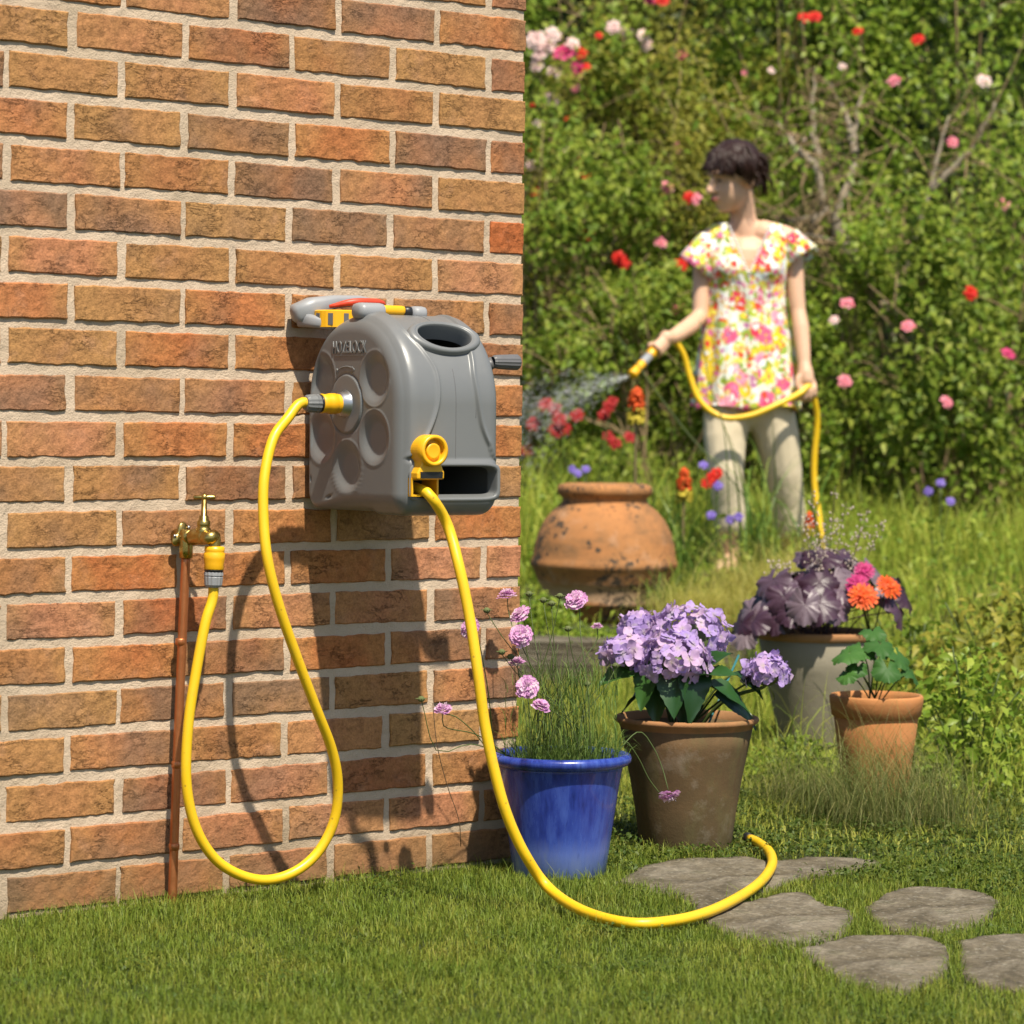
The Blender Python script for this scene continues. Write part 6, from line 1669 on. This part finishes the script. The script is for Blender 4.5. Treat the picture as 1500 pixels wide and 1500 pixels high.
# red hot pokers
M_PK_R = leafy('poker red', [(0, (0.70, 0.10, 0.02)), (1, (0.78, 0.20, 0.03))], 0.5, 0.2)
M_PK_Y = leafy('poker yellow', [(0, (0.62, 0.50, 0.06)), (1, (0.70, 0.66, 0.20))], 0.5, 0.2)
M_BLADE = leafy('strap leaf', [(0, (0.066, 0.138, 0.023)), (0.5, (0.131, 0.225, 0.034)), (1, (0.289, 0.350, 0.068))], 0.42, 0.35)
def poker(x, y, Y, by, label, s=1.0, bx=None):
    base = at(bx or x, by, Y); z0 = bed_z(Y)
    root = new_empty('red_hot_poker', (base.x, Y, z0)); tag(root, label, 'flower', 'red hot pokers near the urn')
    h = at(x, y, Y) - root.location
    stalk = spline([Vector((0, 0, -0.02)), h * 0.5 + Vector((rg_.uniform(-.02, .02), 0, 0)), h - Vector((0, 0, 0.055 * s)), h + Vector((0, 0, 0.03 * s))], 14)
    tube('stalk', stalk, np.linspace(0.0065, 0.005, 14), simple('poker stalk', (0.16, 0.12, 0.05), 0.6), root, 7)
    for part, mat, z_a, z_b, r_ in (('red_florets', M_PK_R, -0.012, 0.048, 0.024), ('yellow_florets', M_PK_Y, -0.05, -0.008, 0.026)):
        mb = MB()
        for k in range(70):
            q = rg_.random(); a = rg_.uniform(0, 6.28); z = (z_a + (z_b - z_a) * q) * s; rr_ = r_ * s * (1 - 0.45 * max(0, (z / s - 0.02) / 0.03))
            c = h + Vector((0, 0, z)); e = c + Vector((math.cos(a) * rr_, math.sin(a) * rr_, -0.012 * s)); mb.tube([c + Vector((0, 0, .004)), (c + e) / 2 + Vector((0, 0, .002)), e], [0.002, 0.0045 * s, 0.0035 * s], 5)
        mb.build(part, mat, root)
    n = 26; hd_ = RNG.uniform(0, 6.28, n)
    V, F, T = blades(np.stack([RNG.normal(0, .03, n), RNG.normal(0, .03, n), np.zeros(n)], 1), RNG.uniform(0.25, 0.6, n), RNG.uniform(0.008, 0.014, n), hd_, RNG.uniform(0.2, 0.9, n), 6)
    np_obj('leaves', V, F, M_BLADE, root, T)
poker(932, 590, 10.35, 840, 'tall red hot poker rising behind the terracotta urn', 1.25, 942)
poker(1002, 708, 10.1, 860, 'shorter red hot poker right of the urn', 1.1, 1003)
poker(1186, 766, 10.2, 850, 'red hot poker half hidden behind the white bell flowers', 0.8)
# columbine-like red and blue flowers, small plants
def small_plant(name, label, cat, spots, Y, mesh, by, leafmat=None, s=1.0, nleaf=140, group=None, lsize=0.03):
    bx = sum(q[0] for q in spots) / len(spots); base = at(bx, by, Y)
    root = new_empty(name, (base.x, Y, bed_z(Y))); tag(root, label, cat, group)
    for (x, y) in spots:
        p = at(x, y, Y + rg_.uniform(-.05, .05)) - root.location; nz = Vector((rg_.uniform(-.4, .4), -.8, rg_.uniform(.1, .7))).normalized()
        put('bloom', mesh, root, p, frame_from_z(nz, x), s)
        b = Vector((rg_.uniform(-.06, .06), rg_.uniform(-.05, .05), -0.01))
        tube('stem', spline([b, (b + p) * 0.5 + Vector((rg_.uniform(-.02, .02), 0, .02)), p], 8), 0.0022, M_STEM, root, 5)
    hgt = max(0.15, (at(spots[0][0], spots[0][1], Y) - root.location).z * 0.75)
    P = np.stack([RNG.normal(0, 0.10, nleaf), RNG.normal(0, .07, nleaf), RNG.random(nleaf) * hgt], 1)
    V, F, T = leaf_cards(P, RNG.uniform(lsize * .7, lsize * 1.3, nleaf), 0.5, np.tile([0, -.3, .8], (nleaf, 1)), 0.5)
    np_obj('leaves', V, F, leafmat or M_LIMELEAF, root, T)['kind'] = 'stuff'
M_BLUE = leafy('violet petal', [(0, (0.16, 0.10, 0.45)), (1, (0.30, 0.22, 0.62))], 0.6, 0.3)
M_RDARK = leafy('dark red petal', [(0, (0.26, 0.012, 0.012)), (1, (0.42, 0.025, 0.025))], 0.6, 0.25)
Z_R = zinnia(91, 0.030, M_RDARK, (8, 7, 5), 0.5); Z_B = zinnia(92, 0.018, M_BLUE, (9, 7, 5), 0.4); Z_D = zinnia(93, 0.026, M_RDARK, (8, 6, 4), 0.5); Z_C = zinnia(94, 0.030, M_RRED, (8, 7, 5), 0.5)
small_plant('red_flower_plant', 'clump of dark red flowers under the water spray', 'flowering plant', [(800, 594), (814, 600), (820, 616), (812, 632), (846, 610), (782, 622), (826, 628)], 11.9, Z_R, 720, M_ROSELEAF, 1.05, 260)
small_plant('red_flower_plant', 'dark red flowers behind the tall poker', 'flowering plant', [(890, 597), (897, 590), (884, 610), (890, 640), (901, 650), (922, 642), (772, 660)], 11.9, Z_D, 730, M_ROSELEAF, 1.05, 260)
small_plant('red_flower_plant', 'red columbine in front of the woman\'s leg', 'flowering plant', [(1036, 708), (1050, 694), (1042, 700)], 10.2, Z_C, 850, None, 0.75, 60)
small_plant('violet_flower_plant', 'violet flowers in front of the woman\'s foot', 'flowering plant', [(1070, 762), (1082, 758), (1052, 712), (1042, 755), (1030, 682)], 10.1, Z_B, 850, None, 1.0, 60)
small_plant('violet_flower_plant', 'pale violet flowers behind the urn', 'flowering plant', [(838, 688), (858, 688), (846, 694)], 10.6, Z_B, 760, None, 0.95, 90)
small_plant('violet_flower_plant', 'violet flowers at the far right of the bed', 'flowering plant', [(1360, 720), (1378, 708), (1392, 735)], 10.6, Z_B, 820, None, 1.0, 90)

# grasses of the bed
M_BEDGRASS = leafy('bed grass', [(0, (0.151, 0.245, 0.026)), (0.45, (0.302, 0.389, 0.047)), (0.8, (0.513, 0.517, 0.082)), (1, (0.620, 0.604, 0.151))], 0.5, 0.4, patch=(1.6, 0.35))
n = 19000
x = RNG.uniform(-1.2, 4.2, n); y = 9.15 + RNG.random(n) ** 0.9 * 3.6
ok = np.hypot(x - URN.x, y - URN.y) > 0.26
ok &= ~((np.abs(x - (0.81 + (y - 10.9) * 0.074)) < 0.07) & (y > 10.3) & (y < 11.02) & (RNG.random(n) < 0.9))
x, y = x[ok], y[ok]; n = len(x)
hmax = np.interp(y, [9.1, 9.8, 10.6, 11.4, 12.6], [0.15, 0.22, 0.30, 0.38, 0.50]) * (0.75 + 0.35 * np.sin(x * 5.1 + y * 3) * np.sin(x * 2.3))
foot = np.exp(-((x - 0.78) / 0.20) ** 2) * (y < 11.1) * 0.68
L = hmax * RNG.uniform(0.45, 1.1, n) * (1 - foot)
P = np.stack([x, y, np.array([bedz(a, b) for a, b in zip(x, y)]) - 0.01], 1)
V, F, T = blades(P, L, RNG.uniform(0.003, 0.008, n), RNG.uniform(0, 6.28, n), RNG.uniform(0.1, 0.9, n), 3)
o = np_obj('bed_grass', V, F, M_BEDGRASS, None, T); tag(o, 'wild green and yellow grass growing all over the bed', 'grass', kind='stuff')
# leafy weeds through the bed
n = 9000
x = RNG.uniform(-1.0, 3.0, n); y = RNG.uniform(9.2, 12.4, n); ok = np.hypot(x - URN.x, y - URN.y) > 0.27; x, y = x[ok], y[ok]; n = len(x)
z = np.array([bedz(a, b) for a, b in zip(x, y)]) + RNG.random(n) ** 1.5 * np.interp(y, [9.2, 10.5, 12.4], [0.08, 0.16, 0.40])
V, F, T = leaf_cards(np.stack([x, y, z], 1), RNG.uniform(0.018, 0.040, n), 0.5, np.tile([0.1, -.3, .8], (n, 1)), 0.5)
o = np_obj('bed_weeds', V, F, M_LIMELEAF, None, T); tag(o, 'small leafy weeds among the bed grass', 'weeds', kind='stuff')
def tuft(name, label, px, py, Y, n, L, Wd, lean, mat, segs=6, spread=0.05, z0=None, heading=None, hs=1.2, cat='grass', group=None, droop=None):
    p = at(px, py, Y); root = new_empty(name, (p.x, Y, bed_z(Y) if z0 is None else z0)); tag(root, label, cat, group)
    P = np.stack([RNG.normal(0, spread, n), RNG.normal(0, spread, n), np.full(n, -0.005)], 1)
    hd_ = RNG.uniform(0, 6.28, n) if heading is None else RNG.normal(heading, hs, n)
    V, F, T = blades(P, RNG.uniform(L[0], L[1], n), RNG.uniform(Wd[0], Wd[1], n), hd_, RNG.uniform(lean[0], lean[1], n), segs, droop)
    o = np_obj('blades', V, F, mat, root, T); o['kind'] = 'stuff'
    return root
tuft('strap_leaf_clump', 'clump of long arching strap leaves in front of the woman\'s legs', 1112, 800, 10.25, 46, (0.25, 0.75), (0.006, 0.011), (0.25, 1.0), M_BLADE, 8, 0.04, cat='plant')
tuft('strap_leaf_clump', 'strap leaves between the urn and the shorter poker', 985, 840, 9.9, 40, (0.2, 0.5), (0.006, 0.010), (0.2, 1.0), M_BLADE, 8, 0.04, cat='plant')
tuft('strap_leaf_clump', 'fresh green blades hugging the right foot of the urn', 968, 890, 9.42, 46, (0.12, 0.30), (0.004, 0.008), (0.2, 0.9), M_BLADE, 7, 0.03, cat='plant')
tuft('tall_grass_clump', 'tall pale grass between the wall corner and the urn', 785, 770, 10.6, 120, (0.25, 0.62), (0.004, 0.007), (0.2, 0.9), M_BEDGRASS, 7, 0.10)
tuft('tall_grass_clump', 'tall green grass behind the urn\'s left shoulder', 800, 720, 11.4, 120, (0.3, 0.6), (0.004, 0.007), (0.2, 0.9), M_BEDGRASS, 7, 0.12)
M_STIPA = leafy('feather grass', [(0, (0.352, 0.352, 0.059)), (0.5, (0.528, 0.473, 0.109)), (1, (0.620, 0.572, 0.198))], 0.5, 0.5)
tuft('feather_grass', 'fine yellow feather grass behind the hydrangea', 1045, 905, 9.35, 600, (0.10, 0.24), (0.0014, 0.0026), (0.4, 1.2), M_STIPA, 6, 0.07)
tuft('feather_grass', 'fine yellow feather grass left of the purple leaves', 1098, 890, 9.6, 700, (0.14, 0.36), (0.0014, 0.0026), (0.4, 1.2), M_STIPA, 6, 0.08)
tuft('feather_grass', 'fine yellow feather grass at the urn\'s right side', 1000, 905, 9.3, 500, (0.10, 0.24), (0.0014, 0.0026), (0.4, 1.2), M_STIPA, 6, 0.06)
tuft('feather_grass', 'fine yellow feather grass behind the grey pot', 1180, 880, 9.7, 600, (0.16, 0.40), (0.0014, 0.0026), (0.4, 1.2), M_STIPA, 6, 0.08)
# two long bare stalks crossing in front of the dark gap
for (a, b, Y, lab) in (((905, 492), (1100, 745), 10.3, 'long green stalk slanting down across the woman\'s tunic'), ((1025, 470), (1062, 640), 10.4, 'thin stalk standing against the woman\'s arm')):
    p0, p1 = at(a[0], a[1], Y + 0.1), at(b[0], b[1], Y); q = Vector((p1.x + 0.03, p1.y, bed_z(Y)))
    o = tube('grass_stalk', spline([p0, (p0 + p1) / 2 + Vector((-.012, 0, -.01)), p1, q], 24), np.linspace(0.0018, 0.0035, 24), M_STEM, None, 6); tag(o, lab, 'stalk')

# ================================================================== FOREGROUND GREEN
M_LAWN = leafy('lawn blade', [(0, (0.064, 0.125, 0.014)), (0.30, (0.118, 0.185, 0.021)), (0.52, (0.187, 0.240, 0.030)), (0.72, (0.289, 0.290, 0.047)), (0.88, (0.406, 0.330, 0.081)), (1, (0.470, 0.330, 0.123))], 0.5, 0.32, patch=(7.0, 0.62))
POTS = [(BLUE, 0.092), (BROWN, 0.095), (GREYP, 0.10), (TPOT, 0.07)]
def free(x, y, pad=0.0, stones=True):
    ok = np.ones(len(x), bool)
    for c, r in POTS: ok &= np.hypot(x - c.x, y - c.y) > r + pad
    if stones:
        for poly in STONE_IN: ok &= ~in_poly(x, y, poly)
    v = (x - CORNER.x) * WN.x + (y - CORNER.y) * WN.y
    u = (x - CORNER.x) * WD.x + (y - CORNER.y) * WD.y
    return ok & ~((v < 0.004) & (u < 0.004))
n = 290000
x = RNG.uniform(-1.25, 1.45, n); y = 3.62 + RNG.random(n) * 2.2
far = RNG.random(n) < 0.16
x[far] = RNG.uniform(-2.0, 2.2, far.sum()); y[far] = RNG.uniform(2.5, 3.62, far.sum())
ok = free(x, y, 0.0)
edge_l = 5.32 - 0.10 * (x - 0.2) * (x > 0.2) + 0.04 * np.sin(x * 9)        # the lawn stops at the path
ok &= ~((x > 0.22) & (y > edge_l + 0.25))
x, y = x[ok], y[ok]; n = len(x)
L = RNG.uniform(0.012, 0.030, n) * (1 + 0.25 * np.sin(x * 7 + y * 5) * np.sin(y * 9 - x * 3))
k = RNG.random(n) < 0.02; L[k] *= 1.6
P = np.stack([x, y, np.full(n, -0.001)], 1)
V, F, T = blades(P, L, RNG.uniform(0.0010, 0.0021, n), RNG.uniform(0, 6.28, n), RNG.uniform(0.1, 1.2, n), 2, tint=np.clip(RNG.normal(0.5, 0.24, n), 0, 1))
o = np_obj('lawn_grass', V, F, M_LAWN, None, T); tag(o, 'short mown lawn grass in front of the wall', 'grass', kind='stuff')
# rough grass beyond the pots
M_ROUGH = leafy('rough grass', [(0, (0.166, 0.224, 0.026)), (0.5, (0.305, 0.343, 0.049)), (0.85, (0.485, 0.449, 0.091)), (1, (0.620, 0.528, 0.160))], 0.5, 0.38, patch=(3.0, 0.4))
n = 60000
x = RNG.uniform(-0.25, 2.8, n); y = 5.55 + RNG.random(n) * 3.4
ok = free(x, y, 0.01); x, y = x[ok], y[ok]; n = len(x)
L = RNG.uniform(0.02, 0.055, n) * np.interp(y, [5.5, 6.5, 8.3, 8.9], [0.7, 1.1, 1.5, 1.8 ]) * (1 + 1.4 * (x > 0.33) * (y > 8.3) * RNG.random(n))
zb = np.where((x > 0.74) & (y > 8.2), np.array([bankz(a_, b_) for a_, b_ in zip(x, y)]), 0.0)
V, F, T = blades(np.stack([x, y, zb], 1), L, RNG.uniform(0.0016, 0.0035, n), RNG.uniform(0, 6.28, n), RNG.uniform(0.2, 1.1, n), 2)
o = np_obj('rough_grass', V, F, M_ROUGH, None, T); tag(o, 'sunlit rough grass between the pots and the timber edging', 'grass', kind='stuff')
# creeping ground cover round the pots and stones
M_CREEP = leafy('creeping leaf', [(0, (0.038, 0.073, 0.011)), (0.5, (0.077, 0.120, 0.018)), (1, (0.164, 0.177, 0.042))], 0.5, 0.3, patch=(9, 0.4))
n = 30000
x = RNG.uniform(0.16, 1.5, n); y = RNG.uniform(4.9, 6.5, n)
ok = free(x, y, 0.0); ok &= ~(y < 5.30 - 0.10 * (x - 0.2) + 0.05 * np.sin(x * 13) - 0.28 * np.clip(x - 0.45, 0, 1)); x, y = x[ok], y[ok]; n = len(x)
hh = np.array([max(0.0, 0.6 + mnoise.noise(Vector((a * 9, b * 9, 2)))) for a, b in zip(x, y)])
z = 0.004 + RNG.random(n) * 0.035 * hh
V, F, T = leaf_cards(np.stack([x, y, z], 1), RNG.uniform(0.006, 0.013, n), 0.6, None, 0.55)
o = np_obj('ground_cover', V, F, M_CREEP, None, T); tag(o, 'low creeping green ground cover round the pots and stones', 'ground cover', kind='stuff')
M_TUSS = leafy('fine tussock', [(0, (0.10, 0.14, 0.03)), (0.55, (0.17, 0.20, 0.05)), (1, (0.36, 0.31, 0.12))], 0.5, 0.35)
TG = 'fine grass tussocks beside the pots'
tuft('grass_tussock', 'wispy fine grass tussock right of the brown pot', 1215, 1190, 6.05, 460, (0.08, 0.30), (0.0007, 0.0014), (0.4, 1.9), M_TUSS, 8, 0.03, 0.0, None, 1.0, group=TG)
tuft('grass_tussock', 'dense fine grass tussock under the terracotta pot', 1268, 1215, 5.92, 420, (0.08, 0.28), (0.0007, 0.0014), (0.4, 1.9), M_TUSS, 8, 0.035, 0.0, None, 1.3, group=TG)
tuft('grass_tussock', 'sparse fine grass tussock behind the brown pot', 1160, 1150, 6.3, 420, (0.08, 0.20), (0.0008, 0.0015), (0.3, 1.3), M_TUSS, 7, 0.04, 0.0, group=TG)
tuft('grass_tussock', 'fine grass tussock further along from the terracotta pot', 1365, 1210, 5.95, 500, (0.10, 0.26), (0.0008, 0.0016), (0.4, 1.4), M_TUSS, 7, 0.06, 0.0, group=TG)

# taller wild grass and leafy perennials behind and beside the pots
n = 5200
x = RNG.uniform(0.25, 2.2, n); y = RNG.uniform(6.3, 9.0, n); ok = free(x, y, 0.03) & ((RNG.random(n) < np.interp(y, [6.3, 7.4, 9], [0.12, 0.5, 1.0])) | ((x > 0.95) & (RNG.random(n) < 0.8)))
x, y = x[ok], y[ok]; n = len(x)
zb = np.where((x > 0.74) & (y > 8.2), np.array([bankz(a_, b_) for a_, b_ in zip(x, y)]), 0.0)
V, F, T = blades(np.stack([x, y, zb], 1), RNG.uniform(0.09, 0.26, n), RNG.uniform(0.0018, 0.0042, n), RNG.uniform(0, 6.28, n), RNG.uniform(0.2, 1.1, n), 5)
o = np_obj('wild_grass', V, F, M_BEDGRASS, None, T); tag(o, 'tall pale wild grass growing behind the flower pots', 'grass', kind='stuff')
def perennial(label, px, py, Y, rx, h, n, size, mat, z0=0.0):
    p = at(px, py, Y); root = new_empty('leafy_perennial', (p.x, Y, z0)); tag(root, label, 'plant', 'leafy perennials among the pots')
    P = np.stack([RNG.normal(0, rx, n), RNG.normal(0, rx * 0.8, n), h * RNG.random(n) ** 0.8], 1); P[:, 2] *= np.exp(-(P[:, 0] ** 2 + P[:, 1] ** 2) / (3.2 * rx * rx))
    V, F, T = leaf_cards(P, RNG.uniform(size * .6, size * 1.3, n), 0.5, np.tile([0, -.35, .8], (n, 1)), 0.5)
    o = np_obj('leaves', V, F, mat, root, T); o['kind'] = 'stuff'
    mb = MB()
    for k in range(12):
        e = Vector((rg_.gauss(0, rx * .8), rg_.gauss(0, rx * .6), h * rg_.uniform(.5, 1))); mb.tube(spline([Vector((e.x * .2, e.y * .2, -.01)), e * 0.55 + Vector((0, 0, .02)), e], 6), 0.002, 4)
    mb.build('stems', M_STEM, root)
perennial('bushy light green plant right of the terracotta pot', 1420, 1090, 6.6, 0.14, 0.34, 1500, 0.032, M_LIMELEAF)
perennial('low dark green plant in front of the grey pot', 1165, 1110, 6.7, 0.09, 0.12, 900, 0.018, M_ROSELEAF)
perennial('leafy green plant behind the geranium pot', 1340, 1000, 7.9, 0.16, 0.32, 1400, 0.036, M_ROSELEAF)
perennial('olive green plant at the far end of the pots', 1470, 1000, 7.6, 0.18, 0.42, 1500, 0.036, M_OLIVELEAF)
perennial('fresh green plant left of the urn at the wall corner', 785, 890, 9.35, 0.08, 0.14, 600, 0.026, M_LIMELEAF, 0.15)
perennial('green plant under the urn behind the timber', 870, 925, 9.15, 0.10, 0.03, 500, 0.022, M_LIMELEAF, 0.15)
tuft('grass_tussock', 'tall fine grass tussock screening the foot of the terracotta pot', 1300, 1150, 6.12, 420, (0.12, 0.32), (0.0008, 0.0015), (0.3, 1.3), M_TUSS, 8, 0.05, 0.0, group=TG)
# clover and weeds in the lawn
n = 2600
cx = RNG.uniform(-1.0, 1.1, 60); cy = RNG.uniform(3.7, 5.3, 60); k = RNG.integers(0, 60, n)
x = cx[k] + RNG.normal(0, 0.03, n); y = cy[k] + RNG.normal(0, 0.03, n); ok = free(x, y, 0.02); x, y = x[ok], y[ok]; n = len(x)
V, F, T = leaf_cards(np.stack([x, y, RNG.uniform(0.010, 0.024, n)], 1), RNG.uniform(0.005, 0.010, n), 0.8, None, 0.75)
o = np_obj('lawn_weeds', V, F, M_CREEP, None, T); tag(o, 'patches of clover and small weeds in the lawn', 'weeds', kind='stuff')
